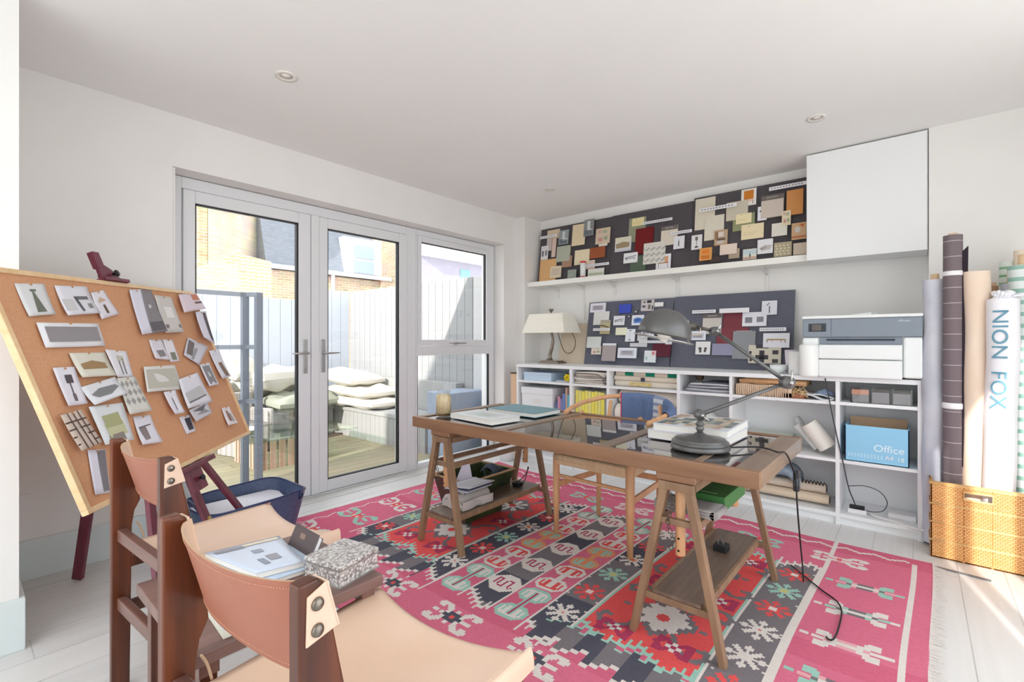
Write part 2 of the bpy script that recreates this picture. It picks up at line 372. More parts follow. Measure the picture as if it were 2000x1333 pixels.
fence('board_fence', 'sunlit white vertical board fence behind the bench, seen through second door and window', (-6.9, 4.15), (-4.14, 4.15), 1.985, FEN, 20, (0, -1, 0))
fence('board_fence', 'pale grey shaded board fence behind the made-up reflection frame, lower than its neighbour', (-6.93, -1.5), (-6.93, 3.36), 1.80, FENS, 30, (1, 0, 0))
fence('board_fence', 'pale grey shaded board fence panel in the far corner, taller than its neighbour', (-6.93, 3.37), (-6.93, 4.12), 1.985, FENS, 5, (1, 0, 0))
solo('garden_wall', M().box(-4.12, -3.75, 4.12, 4.35, -0.1, 1.98), flat((196, 196, 196), 0.8), 'narrow white rendered wall at the end of the white fence by the house', 'wall')
BEN = flat((160, 160, 158), 0.75, name='pale_bench_boards')
t = thing('garden_bench', 'long pale built-in garden bench with high back along the white fence', 'bench', (-5.6, 3.8, -0.1))
build('seat', M().box(-6.9, -4.3, 3.5, 4.0, 0.25, 0.30), BEN, t, 0.005)
m = M()
for i in range(26): m.box(-6.9+i*0.1, -6.9+i*0.1+0.096, 3.52, 3.56, -0.1, 0.25)
build('front_panel', m, BEN, t); build('backrest', M().box(-6.9, -4.3, 4.0, 4.12, 0.30, 0.68), BEN, t, 0.005)
t = thing('garden_bench', 'pale built-in garden bench along the shaded grey fence, loaded with cushions', 'bench', (-6.5, 1.5, -0.1))
build('seat', M().box(-6.9, -6.25, -0.5, 3.49, 0.25, 0.30), BEN, t, 0.005)
build('front_panel', M().box(-6.9, -6.28, -0.45, 3.49, -0.1, 0.25), BEN, t)
CREAM = noisy('cream_canvas', (204, 199, 186), (216, 212, 202), (2, 2, 2), 0.85, 3, 0.3, bscale=9)
def cushion(c, sx, sy, sz, rot, tilt, label, mat=CREAM, amp=0.03, seed=0, name='garden_cushion', cat='cushion', group=None):
    rnd = random.Random(seed); R = Matrix.Rotation(rot, 3, 'Z')@Matrix.Rotation(tilt, 3, 'Y')
    ph = [rnd.uniform(0, 6) for _ in range(6)]
    m = M(); n = 16
    def f(u, v, sgn):
        x = (u-0.5)*2; y = (v-0.5)*2
        e = (1-abs(x)**4)*(1-abs(y)**4); h = sz/2*(0.25+0.75*max(e, 0)**0.5)
        h += amp*math.sin(5*x+ph[0]+2*y)*math.sin(4*y+ph[1])*max(e, 0)
        return Vector(c)+R@Vector((x*sx/2*(1-0.05*y*y), y*sy/2*(1-0.05*x*x), sgn*h))
    m.grid(lambda u, v: f(u, v, 1), n, n); m.grid(lambda u, v: f(1-u, v, -1), n, n)
    for i in range(n):
        for (fa, fb) in ((lambda s: f(s, 0, 1), lambda s: f(s, 0, -1)), (lambda s: f(1-s, 1, 1), lambda s: f(1-s, 1, -1)), (lambda s: f(1, s, 1), lambda s: f(1, s, -1)), (lambda s: f(0, 1-s, 1), lambda s: f(0, 1-s, -1))):
            m.quad(fb(i/n), fb((i+1)/n), fa((i+1)/n), fa(i/n))
    return solo(name, m, mat, label, cat, group)
cushion((-5.75, 3.72, 0.375), 1.0, 0.62, 0.15, 0.05, 0, 'cream folded seat cushion lying lowest at the right end of the pile on the bench', seed=1)
cushion((-5.85, 3.70, 0.52), 1.05, 0.6, 0.16, -0.04, 0.02, 'cream folded cushion on top of the lowest one, at the right end of the pile', seed=2)
cushion((-6.1, 3.62, 0.70), 0.95, 0.6, 0.16, 0.08, 0.10, 'white cushion topmost of the right-hand stack beside the second door handle', seed=3)
cushion((-6.5, 2.75, 0.66), 0.7, 0.95, 0.34, 0.4, -0.3, 'bulky crumpled cream cushion heaped in the corner of the bench', amp=0.06, seed=4)
cushion((-6.5, 2.35, 0.88), 0.4, 0.8, 0.22, 0.8, 0.75, 'rolled cream cushion leaning up against the heap, left of the door handle', amp=0.05, seed=5)
cushion((-6.5, 1.7, 0.62), 0.7, 0.9, 0.36, 0.1, 0.2, 'round white cushion resting behind the wicker chair', amp=0.05, seed=6)
cushion((-6.2, 3.0, 0.42), 0.5, 0.9, 0.2, 0.1, 0.12, 'sagging pale grey-green cover lying over the front of the bench', flat((160, 164, 150), 0.9), 0.05, seed=7, name='cushion_cover', cat='cover')
# wicker chair
WICK = stripes('pale_wicker', (196, 190, 182), (150, 146, 142), 42, 'Y', 0.4, 0.8, True, 'Z', 42)
t = thing('wicker_chair', 'pale woven wicker garden chair behind the glass table', 'chair', (-5.75, 2.28, -0.1))
def tw(v): p = Matrix.Rotation(0.25, 3, 'Z')@Vector(v)*0.62; return Vector((-5.95, 2.22, -0.1))+Vector((p.x, p.y, p.z*1.3))
build('seat', M().box(-0.28, 0.3, -0.3, 0.3, 0.3, 0.42, T=tw), WICK, t, 0.02)
build('backrest', M().box(-0.36, -0.28, -0.34, 0.34, 0.3, 0.86, T=tw), WICK, t, 0.02)
for s in (-1, 1): build('arm', M().box(-0.3, 0.32, s*0.32-0.04, s*0.32+0.04, 0.0, 0.62, T=tw), WICK, t, 0.02)
# low glass table on slatted base
zt = 0.22
A = PZ(520, 862, zt); 
t = thing('garden_table', 'low glass-topped garden table on slatted wooden pallet base', 'table', (-5.2, 2.2, -0.1))
build('base', (lambda m: [m.box(-5.62+i*0.075, -5.57+i*0.075, 1.98, 2.0, -0.1, zt-0.015) for i in range(9)] and [m.box(-5.0, -4.98, 2.0+i*0.09, 2.06+i*0.09, -0.1, zt-0.015) for i in range(8)] and [m.box(-5.62+i*0.075, -5.57+i*0.075, 2.68, 2.70, -0.1, zt-0.015) for i in range(9)] and m)(M()), wood('pallet_wood', (170, 140, 120), (190, 166, 148), 'Z', 0.7), t)
build('tabletop', M().box(-5.75, -4.85, 1.85, 3.0, zt-0.012, zt), glass_mat('green_glass', (0.80, 0.90, 0.84), 1.5, 1.0), t)
solo('glass_vase', M().lathe([(0.12, 0), (0.125, 0.2), (0.12, 0.2), (0.114, 0.012), (0.0, 0.012)], (-5.35, 2.35, zt), 28), CLEAR, 'wide clear glass vase standing on the garden table', 'vase')
solo('plate', M().lathe([(0.0, 0), (0.08, 0), (0.16, 0.025), (0.155, 0.03), (0.07, 0.008), (0, 0.008)], (-5.55, 2.05, zt+0.001), 28), flat((240, 240, 236), 0.3), 'shallow white plate on the garden table beside the glass vase', 'plate')
# made-up frame standing in for a reflection in the left door glass
DM = flat((140, 148, 160), 0.5, 0.3, 'reflection_grey')
t = thing('reflection_frame', 'frame with two tall posts standing in for a reflection in the left door', 'rack', (-4.15, 1.45, -0.1))
pa = [PX(478, 700, -4.25), PX(505, 700, -4.15)]
for q in pa: build('post', M().beam((q.x, q.y, -0.1), (q.x, q.y, 1.60), 0.05, 0.05), DM, t)
for z in (1.585, 1.15, 0.70):
    m = M(); m.beam((pa[0].x, pa[0].y-0.45, z), (pa[0].x, pa[0].y, z), 0.03, 0.035); m.beam((pa[0].x, pa[0].y, z), (pa[1].x, pa[1].y, z), 0.03, 0.035); build('rail', m, DM, t)
build('post', M().beam((pa[0].x, pa[0].y-0.45, -0.1), (pa[0].x, pa[0].y-0.45, 1.6), 0.04, 0.04), DM, t)
# storage trunk by the house under window
solo('planter_box', M().box(-4.3, -3.9, 3.55, 4.1, -0.1, 0.62), flat((150, 162, 180), 0.7), 'blue-grey garden storage box in the shade behind the side window', 'box', bevel=0.01)

BRICK = bricks('yellow_stock_brick', (198, 172, 136), (180, 152, 116), (200, 190, 170))
BRICK_SHADE = bricks('shaded_brick', (198, 158, 108), (180, 136, 88), (190, 174, 148))  # darker brick copy, shade on the gable's side put into the colour
SLATE = noisy('slate', (124, 130, 138), (140, 146, 154), (6, 6, 20), 0.8, 3)
t = thing('brick_house', 'yellow brick house with slate mansard roof and dormer beyond the fence', 'house', (-15, 6, -0.2))
def yA(px, x=-14.0): return PX(px, 600, x).y
def zA(px, py, x=-14.0): return PX(px, py, x).z
y0 = yA(380); y1 = yA(770)
build('wall', M().box(-15.0, -14.0, -6, y1, -0.2, zA(700, 546)), BRICK, t)
g = M(); zg = zA(640, 531)
g.hexa([(-13.98, yA(523), zg-0.10), (-13.86, yA(523), zg-0.10), (-13.86, yA(760), zg-0.10), (-13.98, yA(760), zg-0.10)], [(-13.98, yA(523), zg+0.02), (-13.86, yA(523), zg+0.02), (-13.86, yA(760), zg+0.02), (-13.98, yA(760), zg+0.02)])
build('gutter', g, flat((226, 230, 236), 0.5), t)
zr = zg+2.9
build('roof', M().hexa([(-14.0, yA(520), zg), (-14.0, yA(745), zg), (-17, yA(745), zg), (-17, yA(520), zg)], [(-14.9, yA(520), zr), (-14.9, yA(745), zr), (-17, yA(745), zr), (-17, yA(520), zr)]), SLATE, t)
dy0 = yA(685); dy1 = yA(733); dz0 = zA(700, 536); dz1 = zA(700, 478)
d = build('dormer', M().box(-14.9, -14.02, dy0-0.22, dy1+0.2, dz0-0.1, dz1+0.2), flat((235, 238, 242), 0.6), t)
build('pane', M().box(-14.01, -13.99, dy0+0.1, dy1-0.05, dz0+0.05, (dz0+dz1)/2-0.04).box(-14.01, -13.99, dy0+0.1, dy1-0.05, (dz0+dz1)/2+0.04, dz1-0.02), flat((168, 184, 204), 0.15), d)
build('party_wall', M().box(-17, -13.9, yA(742), yA(775), 0, zr+0.6), BRICK, t)
build('downpipe', M().tube([(-13.93, yA(648), 0), (-13.93, yA(648), zg-0.1)], 0.06, 8), flat((226, 230, 236), 0.5), t)
ga = PX(392, 600, -13.6); gb = PX(522, 600, -15.2)
build('gable', M().hexa([(-13.2, yA(406, -13.2), -0.2), (-15.0, yA(519, -15.0), -0.2), (-16.5, yA(519, -15.0), -0.2), (-16.5, yA(406, -13.2), -0.2)], [(-13.2, yA(406, -13.2), 8), (-15.0, yA(519, -15.0), 8), (-16.5, yA(519, -15.0), 8), (-16.5, yA(406, -13.2), 8)]), bricks('sunlit_brick', (206, 188, 162), (194, 174, 146), (202, 190, 172)), t)  # paler brick copy, sunlight on the gable face put into the colour
build('side', M().box(-16.5, -13.2, yA(386, -13.2), yA(405, -13.2), -0.2, 8), BRICK_SHADE, t)
solo('garden_wall', (lambda m: m.hexa([(-11, yA(340, -11), -0.2), (-11, yA(462, -11), -0.2), (-11, yA(530, -11), -0.2), (-11.3, yA(530, -11), -0.2), (-11.3, yA(462, -11), -0.2), (-11.3, yA(340, -11), -0.2)],
     [(-11, yA(340, -11), zA(340, 545, -11)), (-11, yA(462, -11), zA(462, 495, -11)), (-11, yA(530, -11), zA(530, 512, -11)), (-11.3, yA(530, -11), zA(530, 512, -11)), (-11.3, yA(462, -11), zA(462, 495, -11)), (-11.3, yA(340, -11), zA(340, 545, -11))]))(M()), BRICK, 'lower yellow brick garden wall rising to a shallow point, in front of the tall gable', 'wall')
t = thing('distant_building', 'pale lavender building with grey roof edge above the white fence in the side window', 'building', (-11.5, 10, -0.2))
build('wall', M().box(-11.4, -11, 8.75, 16, -0.2, 3.72), flat((166, 162, 176), 0.8), t)
build('roof', M().hexa([(-10.8, 8.75, 3.82), (-10.8, 16, 3.82), (-11.4, 16, 3.82), (-11.4, 8.75, 3.82)], [(-11.1, 8.75, 4.9), (-11.1, 16, 4.9), (-11.4, 16, 4.9), (-11.4, 8.75, 4.9)]), noisy('grey_roof', (160, 160, 164), (184, 182, 182), (3, 3, 12), 0.8, 4), t)
build('gutter', M().box(-11, -10.75, 8.75, 16, 3.70, 3.82), flat((240, 240, 244), 0.6), t)
build('window', M().box(-11.02, -10.97, PX(899, 600, -11).y, PX(917, 600, -11).y, PX(900, 548, -11).z-0.3, PX(900, 527, -11).z), flat((130, 190, 196), 0.3), t)
# added block behind the camera, unseen, keeping the sun off the room's open side
t = thing('sun_blocker', 'unseen block added behind the room to keep the sun out', 'house', (0.25, -7, -0.2))
build('wall', M().box(-2.2, 2.42, -8, -6, -0.2, 5.6), flat((240, 238, 234), 0.85), t)
build('roof', M().box(-2.25, 2.42, -8.05, -5.95, 5.6, 5.7), SLATE, t)
# ceiling downlights
def downlight(x, y, label):
    t = thing('ceiling_downlight', label, 'ceiling light', (x, y, CH), 'recessed ceiling downlights')
    build('trim_ring', M().lathe([(0.052, 0), (0.052, -0.006), (0.034, -0.004), (0.030, 0.0)], (x, y, CH), 28), flat((236, 232, 226), 0.4), t)
    build('bulb', M().lathe([(0.0, -0.0025), (0.030, -0.0015)], (x, y, CH), 20), flat((246, 240, 232), 0.3), t)
downlight(-2.472, 1.115, 'round white recessed downlight in the ceiling above the french doors, nearest of three')
downlight(-0.468, 3.423, 'round white recessed downlight in the ceiling beside the tall wall cabinet')
downlight(-2.512, 3.475, 'small round white recessed downlight in the ceiling near the far corner')
# ---------------------------------------------------------------- bookcase (six bays) and its contents
FY = 3.75; BY = 4.33; BT = 0.965
BX = [(-3.103, -2.48), (-2.45, -2.09), (-2.062, -1.46), (-1.434, -1.064), (-1.042, -0.405), (-0.382, 0.005)]
t = thing('bookcase', 'long low white open bookcase of six bays along the back wall', 'bookcase', (-1.55, 4.0, 0))
build('top', M().box(-3.125, 0.035, FY-0.005, BY, BT-0.03, BT), WHITE, t, 0.002)
ups = [-3.125]+[None]*0
edges = [(-3.125, -3.103)]+[(BX[i][1], BX[i+1][0]) for i in range(5)]+[(0.005, 0.035)]
for a, b in edges:
    build('side_panel', M().box(a, b, FY, BY-0.01, 0.0, BT-0.03), WHITE, t, 0.0015)
BK = 4.12
build('back_panel', M().box(-3.103, 0.005, BK, BK+0.01, 0.05, BT-0.03), WHITE, t)
build('plinth', M().box(-3.103, 0.005, FY+0.02, FY+0.035, 0.0, 0.05), WHITE, t)
for i, (a, b) in enumerate(BX):
    build('shelf', M().box(a, b, FY, BK, 0.782, 0.803), WHITE, t, 0.0015)
    build('bottom_panel', M().box(a, b, FY, BK, 0.05, 0.075), WHITE, t, 0.0015)
    if i >= 3 or i < 1: build('shelf', M().box(a, b, FY, BK, 0.405, 0.425), WHITE, t, 0.0015)
S1 = 0.803; S2 = 0.425; S0 = 0.075
def bx(name, x0, x1, y0, y1, z0, z1, mat, label, cat, group=None, bevel=0.003):
    return solo(name, M().box(x0, x1, y0, y1, z0, z1), mat, label, cat, group, bevel)
# bay 1
t = thing('storage_box', 'pale blue lidded box on the upper shelf of the leftmost bay', 'box', (-2.9, 3.95, S1))
LB = flat((196, 216, 234), 0.6); build('body', M().box(-3.06, -2.72, 3.79, 4.06, S1, S1+0.075), LB, t, 0.003); build('lid', M().box(-3.064, -2.716, 3.786, 4.064, S1+0.055, S1+0.083), LB, t, 0.003)
t = thing('yellow_flower', 'small bright yellow fabric flower on papers in the leftmost bay', 'flower', (-2.53, 3.79, S1+0.03))
m = M()
for k in range(6):
    a = k*math.pi/3; m.lathe([(0.0, -0.006), (0.018, 0.0), (0.0, 0.006)], (-2.53+0.02*math.cos(a), 3.785, S1+0.048+0.02*math.sin(a)), 10, ax=(0, 1, 0))
build('petals', m, flat((250, 226, 30), 0.6), t); build('centre', M().lathe([(0, -0.004), (0.012, 0), (0, 0.004)], (-2.53, 3.775, S1+0.048), 10, ax=(0, 1, 0)), flat((220, 180, 20), 0.6), t)
bx('leaflet_pile', -2.66, -2.49, 3.79, 3.98, S1, S1+0.018, flat((176, 184, 200), 0.7), 'small pile of grey leaflets under the yellow flower', 'leaflets')
t = thing('archive_box', 'large white lidded archive box with metal label holder in the leftmost bay', 'box', (-2.85, 3.9, S2))
WB = flat((232, 236, 238), 0.6)
build('body', M().box(-3.07, -2.69, 3.77, 4.09, S2, S2+0.27), WB, t, 0.003); build('lid', M().box(-3.076, -2.684, 3.764, 4.094, S2+0.245, S2+0.31), WB, t, 0.004)
build('label_holder', M().box(-2.915, -2.845, 3.760, 3.77, S2+0.17, S2+0.205), flat((236, 232, 226), 0.4, 0.3), t)
for k, (c, h, w_, lb) in enumerate([((96, 116, 160), 0.19, 0.028, 'slate blue paperback, lowest of the books beside the archive box'), ((214, 150, 170), 0.24, 0.024, 'pink-spined book beside the archive box'), ((150, 140, 180), 0.22, 0.022, 'lilac book beside the archive box'),
        ((112, 136, 190), 0.27, 0.035, 'thick blue book beside the archive box'), ((214, 178, 160), 0.33, 0.018, 'tall slim beige book beside the archive box'), ((110, 190, 210), 0.26, 0.020, 'slim turquoise book at the right of the archive box')]):
    x0 = -2.672+sum([0.028, 0.024, 0.022, 0.035, 0.018, 0.020][:k])+k*0.003
    bx('book', x0, x0+w_, 3.79, 3.95, S2, S2+h, flat(c, 0.6), lb, 'book', 'books beside the archive box')
# cork-coloured carton left of bookcase
t = thing('cardboard_sheet_pack', 'upright tan cardboard pack between the bookcase and the corner', 'cardboard', (-3.2, 3.9, 0))
build('pack', M().box(-3.262, -3.14, 3.82, 3.87, 0, 0.86), flat((224, 190, 160), 0.85), t, 0.003); build('edging', M().box(-3.264, -3.138, 3.816, 3.874, 0.856, 0.87), flat((90, 80, 74), 0.7), t)
t = thing('waste_bin', 'small white bin on the floor left of the bookcase, seen under the desk', 'bin', (-3.1, 3.6, 0))
build('bin', M().lathe([(0.075, 0), (0.088, 0.22), (0.082, 0.22), (0.07, 0.01), (0, 0.01)], (-3.16, 3.63, 0), 28), flat((236, 238, 240), 0.5), t)
build('liner', M().lathe([(0.09, 0.195), (0.092, 0.225), (0.081, 0.225)], (-3.16, 3.63, 0), 28, cap=False), flat((246, 247, 248), 0.5), t)
# bay 2: fabric books above, yellow magazines below
for k in range(6):
    c = [(214, 206, 196), (196, 190, 182), (226, 220, 210), (170, 166, 160), (222, 214, 204), (232, 228, 220)][k]
    z = S1+k*0.019; dx = [0, 0.01, -0.01, 0.0, 0.008, 0.02][k]
    m = M(); m.slab(lambda u, v: (-2.435+dx+u*0.31, 3.77+v*0.28, z+0.017+0.003*math.sin(6*u+k)), 8, 4, 0.016)
    solo('fabric_sample_folder', m, flat(c, 0.85), ['beige', 'warm grey', 'cream', 'dark grey', 'oatmeal', 'off-white'][k]+' fabric sample folder in the stack on the upper shelf, '+['lowest', 'second from the bottom', 'third from the bottom', 'third from the top', 'second from the top', 'topmost'][k], 'fabric sample', 'stacked fabric sample folders')
m = M(); m.tube(smooth_curve([(-2.43, 3.76, S1+0.075), (-2.41, 3.755, S1+0.095), (-2.3, 3.755, S1+0.098), (-2.18, 3.755, S1+0.092), (-2.13, 3.76, S1+0.05), (-2.12, 3.765, S1+0.01)]), 0.004, 8)
solo('cloth_strap', m, flat((110, 104, 98), 0.8), 'grey strap hanging over the stacked fabric folders', 'strap')
for k in range(9):
    x0 = -2.435+k*0.034
    t = thing('magazine', 'yellow-spined magazine in the row of bay two, '+['leftmost', 'second from left', 'third from left', 'fourth from left', 'middle one', 'fourth from right', 'third from right', 'second from right', 'rightmost'][k], 'magazine', (x0, 3.8, S2-0.01), 'row of yellow-spined magazines')
    build('spine', M().box(x0, x0+0.031, 3.785, 3.79, 0.49, 0.742-0.004*(k % 3)), flat([(238, 226, 110), (230, 226, 140), (240, 230, 96)][k % 3], 0.5), t, 0.001)
    build('pages', M().box(x0+0.002, x0+0.029, 3.79, 3.98, 0.49, 0.738-0.004*(k % 3)), flat((236, 234, 222), 0.8), t)
struct_sh = build('shelf', M().box(BX[1][0], BX[1][1], FY, BK, 0.47, 0.489), WHITE, bpy.data.objects['bookcase'], 0.001)
# low white drawers behind the chair (bays two and three)
for (a, b, lb) in ((-2.44, -2.10, 'white low storage box at the foot of bay two, behind the desk chair'), (-2.05, -1.47, 'wide white low storage box at the foot of bay three, behind the desk chair')):
    t = thing('storage_box', lb, 'box', ((a+b)/2, 3.9, S0))
    build('body', M().box(a, b, 3.775, 4.08, S0, S0+0.2), flat((232, 236, 240), 0.5), t, 0.003)
    build('handle_slot', M().box((a+b)/2-0.05, (a+b)/2+0.05, 3.768, 3.776, S0+0.13, S0+0.145), flat((110, 116, 124), 0.5), t)
# bay 3: rolled rugs
def roll(name, x0, x1, y, z, r, mat, label, cat='roll', group=None, end=None, n=22, wob=0.0, ry=1.0):
    t = thing(name, label, cat, ((x0+x1)/2, y, z-r*ry), group)
    m = M(); k = 10
    m.grid(lambda u, v: (x0+u*(x1-x0), y+r*(1+wob*math.sin(9*u+3*v))*math.cos(2*math.pi*v), z+r*ry*(1+wob*math.cos(7*u))*math.sin(2*math.pi*v)), k, n)
    build('fabric', m, mat, t)
    e = M()
    for X in (x0, x1):
        e.add([(X, y+r*math.cos(2*math.pi*j/n), z+r*ry*math.sin(2*math.pi*j/n)) for j in range(n)], [tuple(range(n))])
        e.tube([(X+(0.0008 if X == x1 else -0.0008), y+(0.2+0.7*j/40)*r*math.cos(j*0.5), z+(0.2+0.7*j/40)*r*ry*math.sin(j*0.5)) for j in range(40)], 0.0012, 4, mi=1)
    build('end', e, [end or mat, flat((120, 112, 104), 0.8)], t)
    return t
GW = stripes('green_cream_weave', (232, 222, 206), (34, 146, 118), 5.2, 'X', 0.42)
roll('rug_roll', -2.04, -1.48, 3.86, S1+0.112, 0.030, GW, 'rolled cream rug with bright green blocks, topmost on the upper shelf of bay three', 'rug', 'rolled rugs in bay three')
roll('rug_roll', -2.045, -1.48, 3.83, S1+0.072, 0.022, flat((228, 216, 200), 0.9), 'slim cream rolled rug in the middle of the stack in bay three', 'rug', 'rolled rugs in bay three')
roll('rug_roll', -2.04, -1.485, 3.84, S1+0.026, 0.026, flat((224, 214, 200), 0.9), 'cream rolled rug lowest in the stack of bay three', 'rug', 'rolled rugs in bay three')
bx('fabric_tag', -1.79, -1.755, 3.797, 3.806, S1+0.052, S1+0.085, flat((60, 62, 76), 0.7), 'small dark square tag on the rolled rugs', 'tag')
bx('gold_label', -1.90, -1.70, 3.806, 3.812, S1+0.012, S1+0.04, noisy('gold_brocade', (200, 170, 90), (226, 210, 160), (60, 60, 60), 0.5), 'gold patterned label band on the lowest rolled rug', 'label')
for (z, r, y, lb) in ((0.70, 0.062, 3.93, 'plump white fabric roll, topmost in the lower part of bay three'), (0.57, 0.07, 3.86, 'thick cream fabric roll behind the blue blanket'), (0.43, 0.07, 3.90, 'cream fabric roll low in bay three')):
    roll('fabric_roll', -2.03, -1.49, y, z, r, flat((236, 232, 222), 0.85), lb, 'fabric roll', 'fabric rolls in bay three', wob=0.04)
roll('fabric_roll', -2.0, -1.5, 3.95, 0.325, 0.05, flat((214, 204, 190), 0.85), 'beige fabric roll lowest in bay three', 'fabric roll', 'fabric rolls in bay three')
bx('red_ribbon', -1.535, -1.475, 3.775, 3.785, 0.63, 0.648, flat((206, 40, 66), 0.6), 'short red ribbon at the right end of the fabric rolls', 'ribbon')
# bay 4
PG = [(150, 152, 160), (206, 206, 210), (96, 98, 110), (196, 198, 204), (120, 122, 134), (222, 222, 224), (90, 92, 104)]
for k in range(7):
    z = S1+0.002+k*0.011; x0 = -1.41+[0, .02, .01, .035, .03, .05, .14][k]
    m = M(); m.slab(lambda u, v: (x0+u*(-1.075-x0), 3.77+v*0.26, z+0.010+0.002*math.sin(5*u+k)), 8, 3, 0.009)
    solo('brochure', m, flat(PG[k], 0.5), ['grey', 'white', 'dark', 'pale grey', 'slate', 'white glossy', 'charcoal'][k]+' brochure in the loose stack of bay four, '+['lowest', 'second from the bottom', 'third from the bottom', 'in the middle', 'third from the top', 'second from the top', 'topmost'][k], 'brochure', 'brochures stacked in bay four')
solo('ribbon_spool', M().lathe([(0.011, -0.018), (0.026, -0.018), (0.026, 0.018), (0.011, 0.018)], (-1.33, 3.90, S1+0.105), 22, ax=(0.25, 1, 0)), flat((88, 70, 52), 0.5), 'small dark brown ribbon spool resting on the brochures', 'spool')
t = thing('dome_cover', 'white domed cover with rounded top standing behind the desk lamp base', 'dome', (-1.27, 3.92, S2+0.0))
build('dome', M().lathe([(0.105, 0), (0.107, 0.11), (0.1, 0.16), (0.075, 0.195), (0.04, 0.212), (0, 0.217)], (-1.29, 3.92, S2), 32), flat((238, 242, 238), 0.5), t)
m = M()
for k in range(22):
    a = k*0.52; m.tube([(-1.36+k*0.012, 3.78+0.01*math.sin(a), S2+0.008), (-1.353+k*0.012, 3.785, S2+0.030), (-1.346+k*0.012, 3.79, S2+0.006)], 0.005, 6)
solo('braid_trim', m, flat((70, 66, 70), 0.8), 'dark looped braid trim lying in front of the white dome', 'trim')
# bay 5 upper
TW = noisy('tan_weave', (198, 150, 106), (226, 186, 140), (90, 90, 240), 0.85, 3, 0.3)
BW = noisy('fringed_weave', (206, 176, 148), (232, 212, 190), (70, 70, 200), 0.9, 3, 0.3)
t = thing('folded_textile', 'folded tan basket-weave textile, topmost in bay five', 'textile', (-0.8, 3.9, S1+0.085))
m = M(); m.slab(lambda u, v: (-1.0+u*0.42, 3.79+v*0.24, S1+0.125-0.01*(2*u-1)**4+0.003*math.sin(14*u)), 16, 4, 0.036); build('cloth', m, TW, t)
m = M(); m.tube([(-1.0, 3.785, S1+0.107), (-0.58, 3.785, S1+0.105)], 0.012, 8); build('fold', m, TW, t)
t = thing('folded_textile', 'folded cream fringed textile under the basket weave in bay five', 'textile', (-0.8, 3.88, S1))
m = M(); m.slab(lambda u, v: (-1.02+u*0.36, 3.77+v*0.26, S1+0.082+0.002*math.sin(12*u)), 12, 4, 0.079); build('cloth', m, BW, t)
m = M()
for k in range(26):
    x = -1.015+k*0.0135; m.tube([(x, 3.768, S1+0.078), (x+0.003*math.sin(k), 3.758, S1+0.04), (x+0.004*math.cos(2*k), 3.752, S1-0.005-0.01*(k % 3))], [0.004, 0.003, 0.002], 5)
build('fringe', m, flat((226, 200, 172), 0.9), t)
t = thing('wooden_tray', 'shallow reddish brown wooden tray in bay five', 'tray', (-0.62, 3.86, S1))
build('tray', M().box(-0.72, -0.585, 3.77, 3.95, S1, S1+0.035), wood('red_brown_wood', (140, 86, 60), (166, 106, 76), 'X'), t, 0.003)
m = M()
for k in range(16):
    a = k*0.7; m.tube([(-0.64+0.02*math.sin(a), 3.80+0.02*math.cos(a*1.3), S1+0.037), (-0.62+0.04*math.cos(a), 3.78, S1+0.06+0.02*math.sin(k)), (-0.61+0.05*math.sin(2*a), 3.765, S1+0.03+0.02*math.cos(k))], 0.0025, 5)
solo('raffia_bundle', m, flat((214, 186, 140), 0.85), 'tangled bundle of raffia strands on the wooden tray', 'raffia')
t = thing('folded_cloth', 'white folded cloth with curled edge at the right of bay five', 'cloth', (-0.5, 3.87, S1))
m = M(); m.slab(lambda u, v: (-0.575+u*0.16, 3.77+v*0.22, S1+0.012+0.03*(1-u)**3*(1-u)+0.008*math.sin(7*u)), 12, 4, 0.008); m.slab(lambda u, v: (-0.57+u*0.15, 3.775+v*0.2, S1+0.03+0.01*math.sin(4*u)), 10, 4, 0.007); build('cloth', m, flat((226, 228, 230), 0.85), t)
m = M(); m.grid(lambda u, v: (-0.545+u*0.13, 3.78+v*0.16, S1+0.036+0.035*math.sin(math.pi*u)**1.5*math.sin(math.pi*v)+0.004*math.sin(20*u+9*v)), 18, 14); m.quad((-0.545, 3.78, S1+0.035), (-0.415, 3.78, S1+0.035), (-0.415, 3.94, S1+0.035), (-0.545, 3.94, S1+0.035))
solo('crumpled_cloth', m, flat((150, 172, 200), 0.85), 'small crumpled blue cloth on the folded white cloth', 'cloth')
# bay 5 middle: flat papers, leaning white rolls
for k, (c, lb) in enumerate((((150, 96, 76), 'reddish patterned wallpaper book lying lowest in bay five'), ((214, 206, 186), 'cream folder second in the pile of bay five'), ((176, 196, 128), 'green folder in the flat pile of bay five'), ((218, 222, 214), 'pale grey sheet folder topmost of the flat pile'))):
    bx('pattern_book', -1.02, -0.66-0.01*k, 3.765+0.01*k, 4.08, S2+0.001+0.022*k, S2+0.022+0.022*k, noisy('pattern_paper', (150, 96, 76), (206, 170, 150), (120, 120, 120), 0.7) if k == 0 else flat(c, 0.7), lb, 'pattern book', 'flat pattern books in bay five')
def lroll(a, b, r, mat, label, group='white fabric rolls leaning in bay five', name='fabric_roll', cat='fabric roll', flatk=0.55):
    a = Vector(a); b = Vector(b); d = (b-a); x = d.cross(Vector((0, 1, 0))).normalized(); y = Vector((0, 1, 0))
    t = thing(name, label, cat, tuple(a), group); m = M(); n = 18
    m.grid(lambda u, v: a+d*u+x*r*flatk*math.cos(2*math.pi*v)+y*r*math.sin(2*math.pi*v), 6, n); build('fabric', m, mat, t)
    e = M()
    for q in (a, b): e.add([q+x*r*flatk*math.cos(2*math.pi*j/n)+y*r*math.sin(2*math.pi*j/n) for j in range(n)], [tuple(range(n))])
    build('end', e, flat((206, 190, 168), 0.9), t)
WR = flat((234, 230, 222), 0.85)
lroll((-0.46, 3.86, S2+0.05), (-0.575, 3.88, S2+0.20), 0.07, WR, 'thick cream fabric roll leaning foremost in bay five', flatk=0.8)
